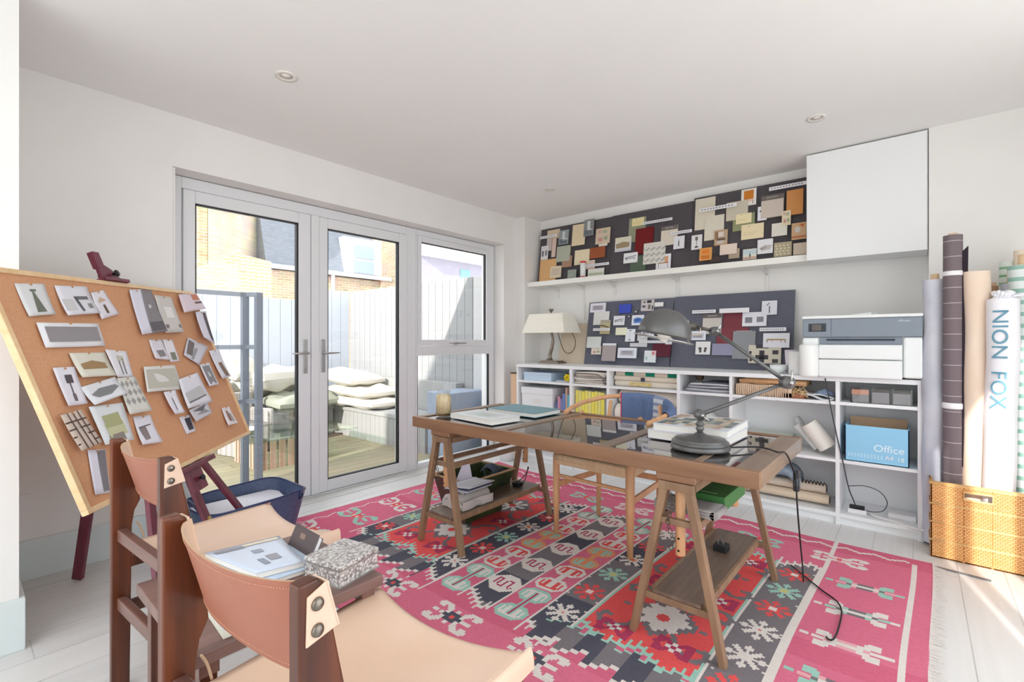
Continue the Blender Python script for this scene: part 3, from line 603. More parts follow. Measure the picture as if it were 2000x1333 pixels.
lroll((-0.53, 3.93, S2+0.025), (-0.66, 3.97, S2+0.17), 0.045, flat((228, 228, 228), 0.85), 'white fabric bolt leaning second in bay five')
lroll((-0.56, 4.03, S2+0.03), (-0.68, 4.05, S2+0.21), 0.04, flat((222, 224, 224), 0.85), 'white fabric bolt leaning furthest back in bay five')
# bay 5 bottom: rolled rugs and slate cloth
roll('rug_roll', -1.0, -0.45, 3.86, S0+0.045, 0.045, flat((222, 204, 180), 0.9), 'flat rolled beige rug at the foot of bay five', 'rug', 'rolled rugs at the foot of bay five', ry=0.7)
roll('rug_roll', -0.98, -0.47, 3.88, S0+0.11, 0.036, noisy('tweed', (206, 190, 170), (232, 220, 204), (150, 150, 150), 0.9), 'rolled cream tweed rug on top of the flat beige one in bay five', 'rug', 'rolled rugs at the foot of bay five', ry=0.9)
m = M(); m.slab(lambda u, v: (-0.93+u*0.30, 3.79+v*0.24, S0+0.15+0.085*(1-(2*u-1)**4)+0.006*math.sin(9*u+5*v)), 14, 8, 0.05)
solo('folded_blanket', m, noisy('slate_cloth', (132, 146, 160), (150, 164, 178), (40, 40, 40), 0.95), 'slate blue folded blanket on the rolled rugs at the foot of bay five', 'blanket')
m = M()
for k in range(8): m.tube([(-0.62+k*0.02, 3.80, S0+0.150), (-0.61+k*0.02, 3.79, S0+0.175), (-0.60+k*0.02, 3.80, S0+0.152)], 0.005, 6)
solo('chain_trim', m, flat((70, 66, 62), 0.4, 0.5), 'short dark chain lying on the rolled tweed rug', 'chain')
# bay 6
for k, (xa, lb, c) in enumerate(((-0.325, 'clear acrylic box with an orange-lidded pack inside, left of three', (206, 150, 126)), (-0.222, 'clear acrylic box with grey tiles, middle of three', (150, 148, 152)), (-0.119, 'clear acrylic box with grey tiles, right of three', (160, 152, 150)))):
    t = thing('acrylic_box', lb, 'box', (xa+0.05, 3.83, S1), 'clear boxes in the top of the last bay')
    xb = xa+0.10; y0 = 3.762; y1 = 3.92; z1 = S1+0.098
    m = M().box(xa, xb, y0, y0+0.003, S1, z1).box(xa, xb, y1-0.003, y1, S1, z1).box(xa, xa+0.003, y0, y1, S1, z1).box(xb-0.003, xb, y0, y1, S1, z1).box(xa, xb, y0, y1, S1, S1+0.003)
    build('walls', m, CLEAR, t)
    build('contents', M().box(xa+0.007, xb-0.007, y0+0.006, y1-0.006, S1+0.004, z1-0.025), flat((138, 136, 142), 0.5), t, 0.002)
    if k == 0: build('top_sheet', M().box(xa+0.006, xb-0.006, y0+0.0045, y0+0.006, S1+0.055, z1-0.012), flat(c, 0.6), t)
    build('dark_lining', M().box(xa+0.008, xb-0.008, y0+0.02, y1-0.006, z1-0.024, z1-0.012), flat((58, 46, 46), 0.6), t)
OB = flat((150, 208, 240), 0.55, name='printed_blue_card')
t = thing('paper_carton', 'open light blue paper carton lettered Office in the last bay', 'box', (-0.19, 3.9, S2))
cx0, cx1 = -0.356, -0.034
m = M().box(cx0, cx1, 3.77, 3.775, S2, S2+0.232).box(cx0, cx0+0.005, 3.77, 4.04, S2, S2+0.23).box(cx1-0.005, cx1, 3.77, 4.04, S2, S2+0.23).box(cx0, cx1, 3.77, 4.04, S2, S2+0.005)
build('sides', m, OB, t)
build('back_flap', M().box(cx0+0.01, cx1-0.01, 4.0, 4.006, S2+0.005, S2+0.262), flat((206, 170, 136), 0.85), t)
WTX = flat((232, 246, 254), 0.5)
text_mesh('lettering', 'Office', 0.062, lambda v: (-0.208+v.x, 3.7698-v.z, S2+0.078+v.y), WTX, t)
text_mesh('badge_letter', 'A4', 0.036, lambda v: (-0.150+v.x, 3.7698-v.z, S2+0.034+v.y), flat((250, 236, 238), 0.5), t); text_mesh('badge_number', '18', 0.036, lambda v: (-0.092+v.x, 3.7698-v.z, S2+0.030+v.y), flat((240, 246, 250), 0.5), t)
m = M()
for k in range(11): m.box(cx0+0.015+k*0.017, cx0+0.025+k*0.017, 3.7688, 3.770, S2+0.03, S2+0.055)
build('printed_blocks', m, flat((182, 224, 246), 0.5), t)
# power strip, chargers, cables
t = thing('power_strip', 'white power strip with a small black adapter on the floor of the last bay', 'power strip', (-0.25, 3.85, S0))
build('strip', M().box(-0.345, -0.245, 3.81, 3.86, S0, S0+0.03), flat((240, 240, 242), 0.4), t, 0.004); build('adapter', M().box(-0.335, -0.255, 3.805, 3.83, S0+0.03, S0+0.055), BLACK, t, 0.004)
bx('power_strip', -0.14, 0.0, 3.86, 3.92, S0, S0+0.03, flat((236, 236, 238), 0.4), 'second white power strip lying at the right of the last bay', 'power strip', bevel=0.005)
solo('printer_cable', M().tube(smooth_curve([(-0.46, 3.735, 0.955), (-0.435, 3.735, 0.80), (-0.40, 3.74, 0.60), (-0.365, 3.745, 0.42), (-0.335, 3.76, 0.25), (-0.315, 3.80, 0.17), (-0.305, 3.815, 0.132)]), 0.0035, 8), flat((60, 62, 68), 0.5), 'thin dark cable hanging from the printer down to the power strip', 'cable')
solo('looped_cable', M().tube(smooth_curve([(-0.335, 3.765, 0.26), (-0.25, 3.77, 0.275), (-0.175, 3.78, 0.25), (-0.14, 3.79, 0.19), (-0.16, 3.80, 0.13), (-0.21, 3.81, 0.108), (-0.25, 3.82, 0.106)]), 0.003, 8), flat((90, 92, 98), 0.5), 'thin grey cable looping in the lowest bay beside the power strip', 'cable')
solo('white_cable', M().tube(smooth_curve([(-0.24, 3.85, S0+0.02), (-0.2, 3.80, S0+0.01), (-0.1, 3.775, S0+0.006), (-0.01, 3.74, S0+0.0), (0.042, 3.72, 0.09), (0.05, 3.72, 0.2), (0.042, 3.73, 0.33), (0.045, 3.74, 0.42), (0.06, 3.76, 0.45)]), 0.007, 8), flat((232, 230, 230), 0.5), 'thick white cable curving out of the last bay towards the basket', 'cable')
# ---------------------------------------------------------------- things on top of the bookcase
t = thing('table_lamp', 'bronze table lamp with cream tapered shade at the left end of the bookcase', 'lamp', (-2.98, 4.12, BT))
lx, ly = -2.94, 4.10
BRZ = flat((140, 128, 118), 0.35, 0.8, 'antique_bronze')
m = M().box(lx-0.12, lx+0.14, ly-0.08, ly+0.08, BT, BT+0.018).box(lx-0.10, lx+0.12, ly-0.065, ly+0.065, BT+0.018, BT+0.030); build('base', m, BRZ, t, 0.005)
build('stem', M().tube(smooth_curve([(lx-0.02, ly, BT+0.03), (lx-0.015, ly, BT+0.09), (lx+0.01, ly, BT+0.17), (lx+0.02, ly, BT+0.25), (lx, ly, BT+0.36), (lx, ly, BT+0.56)]), [0.045, 0.038, 0.032, 0.028, 0.024, 0.021, 0.020, 0.019]+[0.018]*8+[0.016]*8+[0.013]*9+[0.008]*8, 12) , BRZ, t)
zs0, zs1 = 1.285, 1.485
SH = noisy('cream_silk', (240, 236, 222), (244, 240, 228), (2, 2, 60), 0.8, 2)
m = M()
def ring(hx, hy, z, n=1): return [(lx-hx, ly-hy, z), (lx+hx, ly-hy, z), (lx+hx, ly+hy, z), (lx-hx, ly+hy, z)]
def shade(hx0, hy0, hx1, hy1):
    b = [Vector(p) for p in ring(hx0, hy0, zs0)]; a = [Vector(p) for p in ring(hx1, hy1, zs1)]
    for i in range(4): m.quad(b[i], b[(i+1) % 4], a[(i+1) % 4], a[i])
    b2 = [p*0.0+Vector((lx+(p.x-lx)*0.985, ly+(p.y-ly)*0.97, p.z)) for p in b]; a2 = [Vector((lx+(p.x-lx)*0.985, ly+(p.y-ly)*0.97, p.z)) for p in a]
    for i in range(4): m.quad(b2[(i+1) % 4], b2[i], a2[i], a2[(i+1) % 4]); m.quad(b[i], b2[i], b2[(i+1) % 4], b[(i+1) % 4]); m.quad(a[(i+1) % 4], a2[(i+1) % 4], a2[i], a[i])
shade(0.27, 0.16, 0.215, 0.105); build('lamp_shade', m, SH, t)
build('finial', M().lathe([(0.006, 0), (0.008, 0.015), (0.022, 0.03), (0.028, 0.045), (0.01, 0.05), (0.0, 0.052)], (lx, ly, zs1+0.005), 14).tube([(lx-0.21, ly, zs1-0.01), (lx+0.21, ly, zs1-0.01)], 0.003, 6), BRZ, t)
solo('lamp_flex', M().tube(smooth_curve([(lx+0.06, ly+0.03, 1.30), (lx+0.075, ly+0.07, 1.18), (lx+0.10, ly+0.09, 1.10), (lx+0.15, ly+0.10, 1.07), (lx+0.21, ly+0.11, 1.11), (lx+0.23, ly+0.11, 1.20), (lx+0.2, ly+0.08, 1.30)]), 0.004, 8), flat((96, 76, 58), 0.6), 'brown lamp flex looped under the cream shade', 'cable')
t = thing('leaning_panel', 'taupe canvas panel leaning on the wall behind the table lamp', 'panel', (-2.75, 4.3, BT))
TAU = noisy('taupe_linen', (206, 190, 168), (216, 202, 182), (200, 200, 200), 0.9)
build('face', M().hexa([(-2.95, 4.235, BT), (-2.60, 4.235, BT), (-2.60, 4.245, BT), (-2.95, 4.245, BT)], [(-2.95, 4.335, BT+0.42), (-2.60, 4.335, BT+0.42), (-2.60, 4.345, BT+0.42), (-2.95, 4.345, BT+0.42)]), TAU, t)
build('edge', M().hexa([(-2.60, 4.232, BT), (-2.592, 4.232, BT), (-2.592, 4.262, BT), (-2.60, 4.262, BT)], [(-2.60, 4.332, BT+0.42), (-2.592, 4.332, BT+0.42), (-2.592, 4.355, BT+0.42), (-2.60, 4.355, BT+0.42)]), flat((122, 98, 74), 0.7), t)
# printer
PGR = flat((132, 142, 154), 0.35, name='slate_plastic'); PW = flat((236, 240, 240), 0.4, name='printer_white')
t = thing('printer', 'large white and slate inkjet printer on the right end of the bookcase', 'printer', (-0.27, 3.95, BT))
px0, px1, py0, py1 = -0.585, 0.028, 3.71, 4.06
build('body', M().box(px0, px1, py0+0.02, py1, BT+0.012, 1.23), PW, t, 0.012)
build('fascia', M().box(px0, px1, py0, py0+0.10, 1.225, 1.345).box(px0, px1, py0+0.1, py1, 1.225, 1.345), PGR, t, 0.006)
build('lid', M().box(px0-0.003, px1+0.003, py0-0.003, py1, 1.346, 1.366), PW, t, 0.006)
build('document_guide', M().hexa([(-0.34, 3.80, 1.366), (-0.22, 3.80, 1.366), (-0.2, 3.98, 1.366), (-0.36, 3.98, 1.366)], [(-0.33, 3.81, 1.372), (-0.22, 3.81, 1.384), (-0.2, 3.97, 1.388), (-0.35, 3.97, 1.374)]), PW, t)
for (a, b) in ((px0, -0.495), (-0.06, px1)): build('front_pillar', M().box(a, b, py0-0.004, py0+0.06, BT+0.01, 1.222), PW, t, 0.012)
build('output_slot', M().box(-0.49, -0.065, py0+0.012, py0+0.03, 1.178, 1.222), PGR, t, 0.003)
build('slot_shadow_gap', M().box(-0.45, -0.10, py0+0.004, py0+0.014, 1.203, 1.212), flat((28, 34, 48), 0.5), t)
build('paper_tray', M().box(-0.49, -0.065, py0-0.03, py0+0.05, 1.085, 1.176), PW, t, 0.008)
build('paper_tray', M().box(-0.49, -0.065, py0-0.03, py0+0.05, BT+0.002, 1.080), PW, t, 0.008)
build('touch_screen', M().box(-0.55, -0.452, py0-0.003, py0+0.002, 1.262, 1.315), flat((40, 44, 52), 0.2), t, 0.002)
build('screen_glass', M().box(-0.53, -0.478, py0-0.0045, py0-0.002, 1.268, 1.308), flat((96, 92, 90), 0.15), t)
build('panel_seam', M().box(-0.4245, -0.4225, py0-0.001, py0+0.001, 1.227, 1.345), flat((70, 82, 98), 0.5), t)
text_mesh('lettering', 'officejet', 0.018, lambda v: (-0.085+v.x, py0-0.0005-v.z, 1.318+v.y), flat((206, 214, 224), 0.4), t)
t = thing('canister', 'white ceramic canister standing left of the printer', 'canister', (-0.575, 3.82, BT))
build('body', M().lathe([(0.04, 0), (0.048, 0.01), (0.052, 0.16), (0.048, 0.16), (0.044, 0.012), (0, 0.012)], (-0.64, 3.83, BT), 28), flat((240, 242, 240), 0.3), t)
solo('frosted_container', M().lathe([(0.036, 0), (0.046, 0.17), (0.043, 0.17), (0.033, 0.005), (0, 0.005)], (-0.69, 3.95, BT), 28), flat((226, 220, 228), 0.35), 'tall pale frosted container behind the white canister', 'container')
solo('paper_towel_roll', M().lathe([(0.052, 0), (0.056, 0.012), (0.056, 0.20), (0.05, 0.212), (0.0, 0.212)], (-0.545, 3.66+0.03, BT-0.0), 28), flat((240, 242, 240), 0.3), 'white paper-towel like cylinder standing in front of the printer left pillar', 'cylinder')
solo('bowl', M().lathe([(0.02, 0), (0.025, 0.004), (0.052, 0.03), (0.06, 0.062), (0.057, 0.062), (0.048, 0.032), (0.0, 0.008)], (-0.765, 3.90, BT), 32), flat((238, 242, 242), 0.3), 'small white bowl on the bookcase in front of the lower grey board', 'bowl')
# ---------------------------------------------------------------- shelf, brackets, cabinet, pinboards
solo('wall_shelf', M().box(-3.272, -0.62, 4.115, 4.362, 1.795, 1.845), flat((240, 240, 234), 0.4), 'long white wall shelf under the upper dark pinboards', 'shelf', bevel=0.002)
for bxp, l in ((-3.03, 0.03), (-2.70, 0.28), (-2.33, 0.03), (-1.68, 0.30), (-0.94, 0.10)):
    k = [-3.03, -2.70, -2.33, -1.68, -0.94].index(bxp)
    m = M().box(bxp-0.012, bxp+0.012, 4.353, 4.364, 1.70-l, 1.795).beam((bxp, 4.355, 1.745), (bxp, 4.20, 1.79), 0.02, 0.008).box(bxp-0.01, bxp+0.01, 4.16, 4.36, 1.788, 1.794)
    solo('shelf_bracket', m, flat((228, 228, 226), 0.4), ['small white bracket under the left end of the wall shelf', 'white bracket with hanging strip, second from left under the wall shelf', 'small white bracket under the middle left of the wall shelf', 'white bracket with long rail, above the lamp dome under the wall shelf', 'white bracket under the right end of the wall shelf'][k], 'bracket', 'brackets under the wall shelf', 0.001)
t = thing('wall_cabinet', 'large white handleless wall cabinet flush with the ceiling at the right', 'cabinet', (-0.28, 4.2, 1.785))
build('door', M().box(-0.612, 0.052, 4.045, 4.065, 1.787, 2.553), WHITE, t, 0.001)
build('body', M().box(-0.612, 0.057, 4.068, 4.362, 1.790, 2.56), WHITE, t)
PB = noisy('charcoal_felt', (84, 80, 84), (94, 90, 95), (120, 120, 120), 0.95, 3, spec=0.1)
PB2 = noisy('slate_felt', (98, 100, 112), (108, 110, 122), (120, 120, 120), 0.95, 3, spec=0.1)
def pinboard(x0, x1, z0, z1, yb, yt, mat, label):
    m = M().hexa([(x0, yb, z0), (x1, yb, z0), (x1, yb+0.012, z0), (x0, yb+0.012, z0)], [(x0, yt, z1), (x1, yt, z1), (x1, yt+0.012, z1), (x0, yt+0.012, z1)])
    return solo('pinboard', m, mat, label, 'pinboard')
UP = (Vector((0, 4.25, 1.845)), Vector((0, 4.325, 2.455)))
pinboard(-3.235, -2.345, 1.846, 2.457, 4.25, 4.325, PB, 'charcoal pinboard of swatches standing on the wall shelf, left of three')
pinboard(-2.342, -1.520, 1.846, 2.462, 4.25, 4.325, PB, 'charcoal pinboard of swatches standing on the wall shelf, middle of three')
pinboard(-1.517, -0.616, 1.846, 2.478, 4.235, 4.31, PB, 'charcoal pinboard of swatches standing on the wall shelf, right of three by the cabinet')
pinboard(-2.60, -1.705, BT, 1.600, 4.20, 4.315, PB2, 'slate grey pinboard of swatches on the bookcase, left of two')
pinboard(-1.695, -0.730, BT, 1.606, 4.20, 4.315, PB2, 'slate grey pinboard of swatches on the bookcase, right of two behind the lamp arm')
def plane(z0, y0, z1, y1):
    d = Vector((0, y1-y0, z1-z0)).normalized(); n = Vector((0, -d.z, d.y)); return Vector((0, y0, z0)), n, d
PLU = plane(1.845, 4.25, 2.455, 4.325); PLU3 = plane(1.845, 4.235, 2.455, 4.31); PLL = plane(BT, 4.20, 1.605, 4.315)
def decoP(m, deco, F, mats):
    for sh in deco:
        c = flat(sh[0], 0.6); 
        if c not in mats: mats.append(c)
        mi = mats.index(c)
        pts = [F(u, v) for u, v in ([(sh[1], sh[2]), (sh[3], sh[2]), (sh[3], sh[4]), (sh[1], sh[4])] if len(sh) == 5 else sh[1])]
        m.add(pts, [tuple(reversed(range(len(pts))))], mi)
SWC = [0]
def swatch(crop, sc, P, xl, yt, yb, xr, c, label, deco=None, th=0.006, name='fabric_swatch', cat='swatch', group='swatches pinned to the boards', lift=0.0, mat=None):
    p0, n, d = P; SWC[0] += 1
    off = n*(0.0015+lift+0.0004*(SWC[0] % 7))
    q = p0+off+n*th
    TL = PP(crop[0]+xl*sc, crop[1]+yt*sc, q, n); BL = PP(crop[0]+xl*sc, crop[1]+yb*sc, q, n); TR = PP(crop[0]+xr*sc, crop[1]+yt*sc, q, n)
    X0 = TL.x; X1 = TR.x
    def F(u, v, l=0.0): p = TL.lerp(BL, v); return Vector((X0+(X1-X0)*u, p.y, p.z))+n*l
    a, b, cc, e = F(0, 0), F(1, 0), F(1, 1), F(0, 1)
    m = M().hexa([x-n*th for x in (e, cc, b, a)], [e, cc, b, a])
    o = build(name, m, mat or flat(c, 0.8), None, 0.0); tag(o, label, cat, group)
    if deco:
        mats = []; dm = M(); decoP(dm, deco, lambda u, v: F(u, v, 0.0008), mats); build('picture', dm, mats, o)
    return o
D = dict(
 strip=[((120, 116, 122), 0.06+0.08*i, 0.35, 0.10+0.08*i, 0.65) for i in range(11)],
 header=[((112, 104, 100), 0, 0, 1, 0.22), ((214, 210, 204), 0.25, 0.08, 0.75, 0.14)],
 sofa=[((222, 218, 196), 0, 0, 1, 0.35), ((158, 140, 110), [(0.05, 0.45), (0.5, 0.33), (0.92, 0.42), (0.9, 0.75), (0.08, 0.78)]), ((204, 206, 214), 0, 0.82, 1, 1)],
 sketch=[((90, 90, 96), [(0.1, 0.45), (0.9, 0.3), (0.9, 0.37), (0.1, 0.52)]), ((110, 110, 114), [(0.12, 0.55), (0.85, 0.52), (0.85, 0.57), (0.12, 0.62)]), ((100, 100, 104), 0.2, 0.5, 0.24, 0.75), ((100, 100, 104), 0.76, 0.45, 0.8, 0.7)],
 ochair=[((214, 160, 116), 0.18, 0.15, 0.82, 0.55), ((170, 120, 90), 0.15, 0.55, 0.85, 0.62), ((150, 140, 140), 0.17, 0.62, 0.21, 0.92), ((150, 140, 140), 0.79, 0.62, 0.83, 0.92)],
 ochair2=[((206, 126, 40), 0.18, 0.1, 0.82, 0.62), ((236, 190, 170), 0.22, 0.62, 0.8, 0.75), ((120, 110, 90), 0.2, 0.7, 0.24, 0.92), ((120, 110, 90), 0.76, 0.7, 0.8, 0.92)],
 lamp=[((96, 92, 96), 0.44, 0.4, 0.54, 0.8), ((120, 116, 120), 0.47, 0.25, 0.51, 0.4)],
 dlamp=[((60, 58, 62), [(0.2, 0.30), (0.8, 0.22), (0.75, 0.36), (0.25, 0.40)]), ((130, 128, 134), 0.47, 0.36, 0.52, 0.85)],
 flamp=[((110, 106, 96), 0.36, 0.12, 0.62, 0.38), ((70, 68, 72), 0.47, 0.38, 0.52, 0.8), ((60, 58, 62), 0.34, 0.78, 0.66, 0.88)],
 room=[((150, 120, 90), 0.05, 0.1, 0.3, 0.6), ((226, 214, 204), 0.3, 0.12, 0.7, 0.45), ((110, 92, 76), 0.2, 0.55, 0.85, 0.68), ((190, 168, 140), 0.7, 0.1, 0.95, 0.9), ((200, 196, 190), 0.2, 0.7, 0.7, 0.9)],
 tile=[((196, 196, 194), [(0.0+0.25*i, 0.2+0.27*j), (0.125+0.25*i, 0.32+0.27*j), (0.125+0.25*i, 0.40+0.27*j), (0.0+0.25*i, 0.28+0.27*j)]) for i in range(4) for j in range(3)]+[((160, 160, 158), [(0.125+0.25*i, 0.32+0.27*j), (0.25+0.25*i, 0.2+0.27*j), (0.25+0.25*i, 0.28+0.27*j), (0.125+0.25*i, 0.40+0.27*j)]) for i in range(4) for j in range(3)],
 frame=[((206, 204, 214), 0.12, 0.22, 0.88, 0.80), ((224, 218, 226), 0.2, 0.30, 0.8, 0.72)],
 bsofa=[((92, 130, 200), [(0.15, 0.35), (0.5, 0.22), (0.88, 0.35), (0.86, 0.78), (0.18, 0.8)]), ((70, 106, 180), [(0.3, 0.42), (0.75, 0.40), (0.74, 0.55), (0.3, 0.58)])],
 bw=[((70, 66, 70), 0.45, 0.05, 0.8, 0.3), ((90, 86, 90), 0.1, 0.5, 0.35, 0.7), ((120, 112, 112), 0.55, 0.45, 0.75, 0.85), ((60, 58, 62), 0.85, 0.55, 0.95, 0.9), ((140, 130, 128), 0.15, 0.1, 0.35, 0.3)],
 land=[((70, 62, 48), [(0.0, 0.35), (0.4, 0.38), (0.9, 0.52), (0.9, 0.58), (0.4, 0.46), (0.0, 0.42)]), ((200, 184, 140), 0, 0.7, 1, 0.9), ((170, 160, 150), 0, 0, 1, 0.2)],
 bench=[((176, 148, 108), 0.14, 0.40, 0.86, 0.50), ((96, 90, 86), 0.14, 0.5, 0.17, 0.66), ((96, 90, 86), 0.33, 0.5, 0.35, 0.6), ((96, 90, 86), 0.68, 0.5, 0.70, 0.66), ((96, 90, 86), 0.83, 0.5, 0.86, 0.66)],
 two=[((130, 132, 140), 0.12, 0.36, 0.42, 0.76), ((136, 138, 146), 0.60, 0.34, 0.88, 0.72)],
 twoc=[((88, 84, 76), 0.2, 0.45, 0.42, 0.62), ((88, 84, 76), 0.26, 0.62, 0.42, 0.85), ((88, 84, 76), 0.6, 0.45, 0.78, 0.62), ((88, 84, 76), 0.58, 0.62, 0.74, 0.82)],
 floral=[((206, 170, 160), 0.15, 0.1, 0.4, 0.3), ((170, 180, 150), 0.5, 0.15, 0.8, 0.35), ((200, 150, 140), 0.2, 0.6, 0.5, 0.85), ((160, 170, 140), 0.6, 0.55, 0.85, 0.8)],
 food=[((196, 110, 60), [(0.5, 0.08), (0.9, 0.1), (0.75, 0.3)]), ((206, 206, 200), [(0.2, 0.3), (0.45, 0.22), (0.62, 0.4), (0.5, 0.6), (0.25, 0.55)]), ((184, 122, 84), 0.0, 0.78, 1, 0.92)],
 pebble=[((226, 220, 200), 0.08+0.22*i+0.05*(j % 2), 0.2+0.2*j, 0.17+0.22*i+0.05*(j % 2), 0.28+0.2*j) for i in range(4) for j in range(4)],
 stone=[((196, 190, 190), [(0.1, 0.6), (0.5, 0.4), (0.95, 0.45), (0.85, 0.75), (0.3, 0.8)]), ((176, 170, 172), [(0.2, 0.62), (0.55, 0.48), (0.6, 0.6), (0.3, 0.72)])],
 card=[((206, 196, 150), 0.1, 0.55, 0.7, 0.58), ((206, 196, 150), 0.1, 0.68, 0.6, 0.71), ((190, 176, 120), 0.3, 0.12, 0.42, 0.17)],
 photo=[((206, 214, 216), 0.35, 0.1, 0.65, 0.6), ((110, 118, 124), 0.1, 0.65, 0.9, 0.95), ((226, 230, 232), 0.4, 0.6, 0.9, 0.75)],
 grass=[((150, 168, 120), 0.05, 0.62, 0.95, 0.72), ((190, 200, 180), 0, 0.45, 1, 0.6)],
 aurora=[((196, 214, 220), 0, 0.1, 1, 0.5), ((60, 90, 70), 0.48, 0.3, 0.58, 0.95), ((206, 170, 150), 0, 0.75, 1, 0.95)],
 cross=[((66, 64, 68), 0.02, 0.34, 0.10, 0.50), ((66, 64, 68), 0.34, 0.3, 0.50, 0.95), ((66, 64, 68), 0.23, 0.0, 0.62, 0.18), ((66, 64, 68), 0.22, 0.55, 0.62, 0.78), ((66, 64, 68), 0.74, 0.28, 0.92, 0.50), ((66, 64, 68), 0.74, 0.76, 0.92, 0.96), ((66, 64, 68), 0.04, 0.72, 0.12, 0.9)],
 map=[((226, 190, 190), 0.62, 0.0, 0.98, 0.42), ((200, 90, 90), 0.7, 0.15, 0.85, 0.3), ((176, 200, 190), 0.1, 0.5, 0.3, 0.8)],
 sq=[((206, 190, 170), 0.12, 0.2, 0.88, 0.8)], wtile=[((226, 130, 50), 0.2, 0.15, 0.8, 0.5), ((206, 120, 50), 0.15, 0.6, 0.85, 0.9)],
 lamp2=[((70, 70, 84), 0.42, 0.08, 0.58, 0.16), ((70, 70, 84), 0.38, 0.82, 0.56, 0.9), ((170, 170, 180), 0.47, 0.16, 0.49, 0.8)],
 lamp3=[((110, 110, 120), 0.48, 0.38, 0.56, 0.88), ((120, 120, 130), [(0.3, 0.32), (0.5, 0.12), (0.54, 0.16), (0.36, 0.36)])])
C5 = (1020, 380); s5 = 220/1333; C6 = (1190, 370); s6 = 220/1543; C7 = (1350, 340); s7 = .15; C8 = (1120, 560); s8 = 220/1629; C9 = (1310, 560); s9 = 260/1925
PI = 'printed_picture'
L1 = [
 (300, 435, 540, 445, (222, 206, 178), 'beige linen swatch behind the top left title strip'), (295, 530, 672, 352, (206, 192, 188), 'mauve-grey swatch under the beige linen at far left'),
 (440, 435, 600, 550, (150, 160, 162), 'grey portrait photo card at top left', 'photo'), (358, 530, 745, 405, (220, 196, 184), 'narrow dusty pink swatch below the title strip at far left'),
 (215, 785, 1035, 405, (222, 176, 124), 'large tan oak veneer sample at bottom left corner'), (412, 625, 805, 570, (178, 182, 166), 'sage green swatch with white tab, left board'),
 (228, 620, 780, 310, (226, 224, 226), 'white card with picture of a cabinet at the left edge', 'two'), (475, 740, 870, 590, (168, 134, 112), 'small brown leather swatch beside the sage one'),
 (335, 860, 995, 460, (222, 208, 182), 'small cream framed picture near the shelf at far left', 'sq'), (600, 370, 615, 750, (230, 212, 178), 'tall cream torn-edge linen swatch, left board'),
 (735, 310, 500, 850, (140, 144, 142), 'grey photo card of a bathroom at the top of the left board', 'photo'), (875, 415, 595, 1040, (214, 196, 174), 'beige crinkled floral swatch at the right of the left board', 'floral'),
 (910, 525, 620, 1010, (230, 222, 210), 'small off-white card over the floral swatch', 'sketch'), (805, 640, 765, 980, (158, 88, 54), 'rust brown tile sample with gilt line, left board'),
 (625, 670, 840, 795, (234, 220, 188), 'cream square swatch left of the rust tile'), (750, 790, 890, 860, (222, 200, 190), 'small pale pink card behind the white tube'),
 (540, 900, 1005, 640, (150, 160, 150), 'grey-green swatch low on the left board by the white tube', 'card'), (780, 890, 990, 965, (222, 220, 212), 'misty landscape picture low on the left board', 'grass')]
L2 = [
 (275, 410, 735, 505, (150, 156, 132), 'tall sage green swatch at upper left of the middle board'), (315, 410, 515, 475, (240, 226, 172), 'pale yellow card on the tall sage swatch', 'card'),
 (365, 550, 895, 605, (116, 22, 26), 'tall deep red swatch on the middle board'), (400, 545, 660, 560, (238, 214, 186), 'peach card at the top of the deep red swatch'),
 (715, 520, 780, 940, (226, 216, 200), 'cream wool swatch with grey header, middle board', 'header'), (85, 675, 865, 300, (226, 228, 226), 'picture card of an olive curved sofa, middle board', 'sofa'),
 (290, 925, 1150, 505, (88, 104, 88), 'dark green speckled marble sample on the shelf edge'), (475, 750, 1035, 770, (222, 218, 210), 'pale herringbone tile sample, middle board', 'tile'),
 (200, 885, 1020, 385, (236, 238, 240), 'white card with sketch of a bench, middle board', 'sketch'), (645, 905, 1105, 845, (236, 234, 238), 'white card with an orange armchair picture, middle board', 'ochair'),
 (885, 655, 825, 1030, (230, 230, 236), 'white card with small black lamp picture, middle board', 'lamp'), (1130, 640, 835, 1270, (232, 230, 232), 'white card with a floor lamp picture at the seam of two boards', 'flamp')]
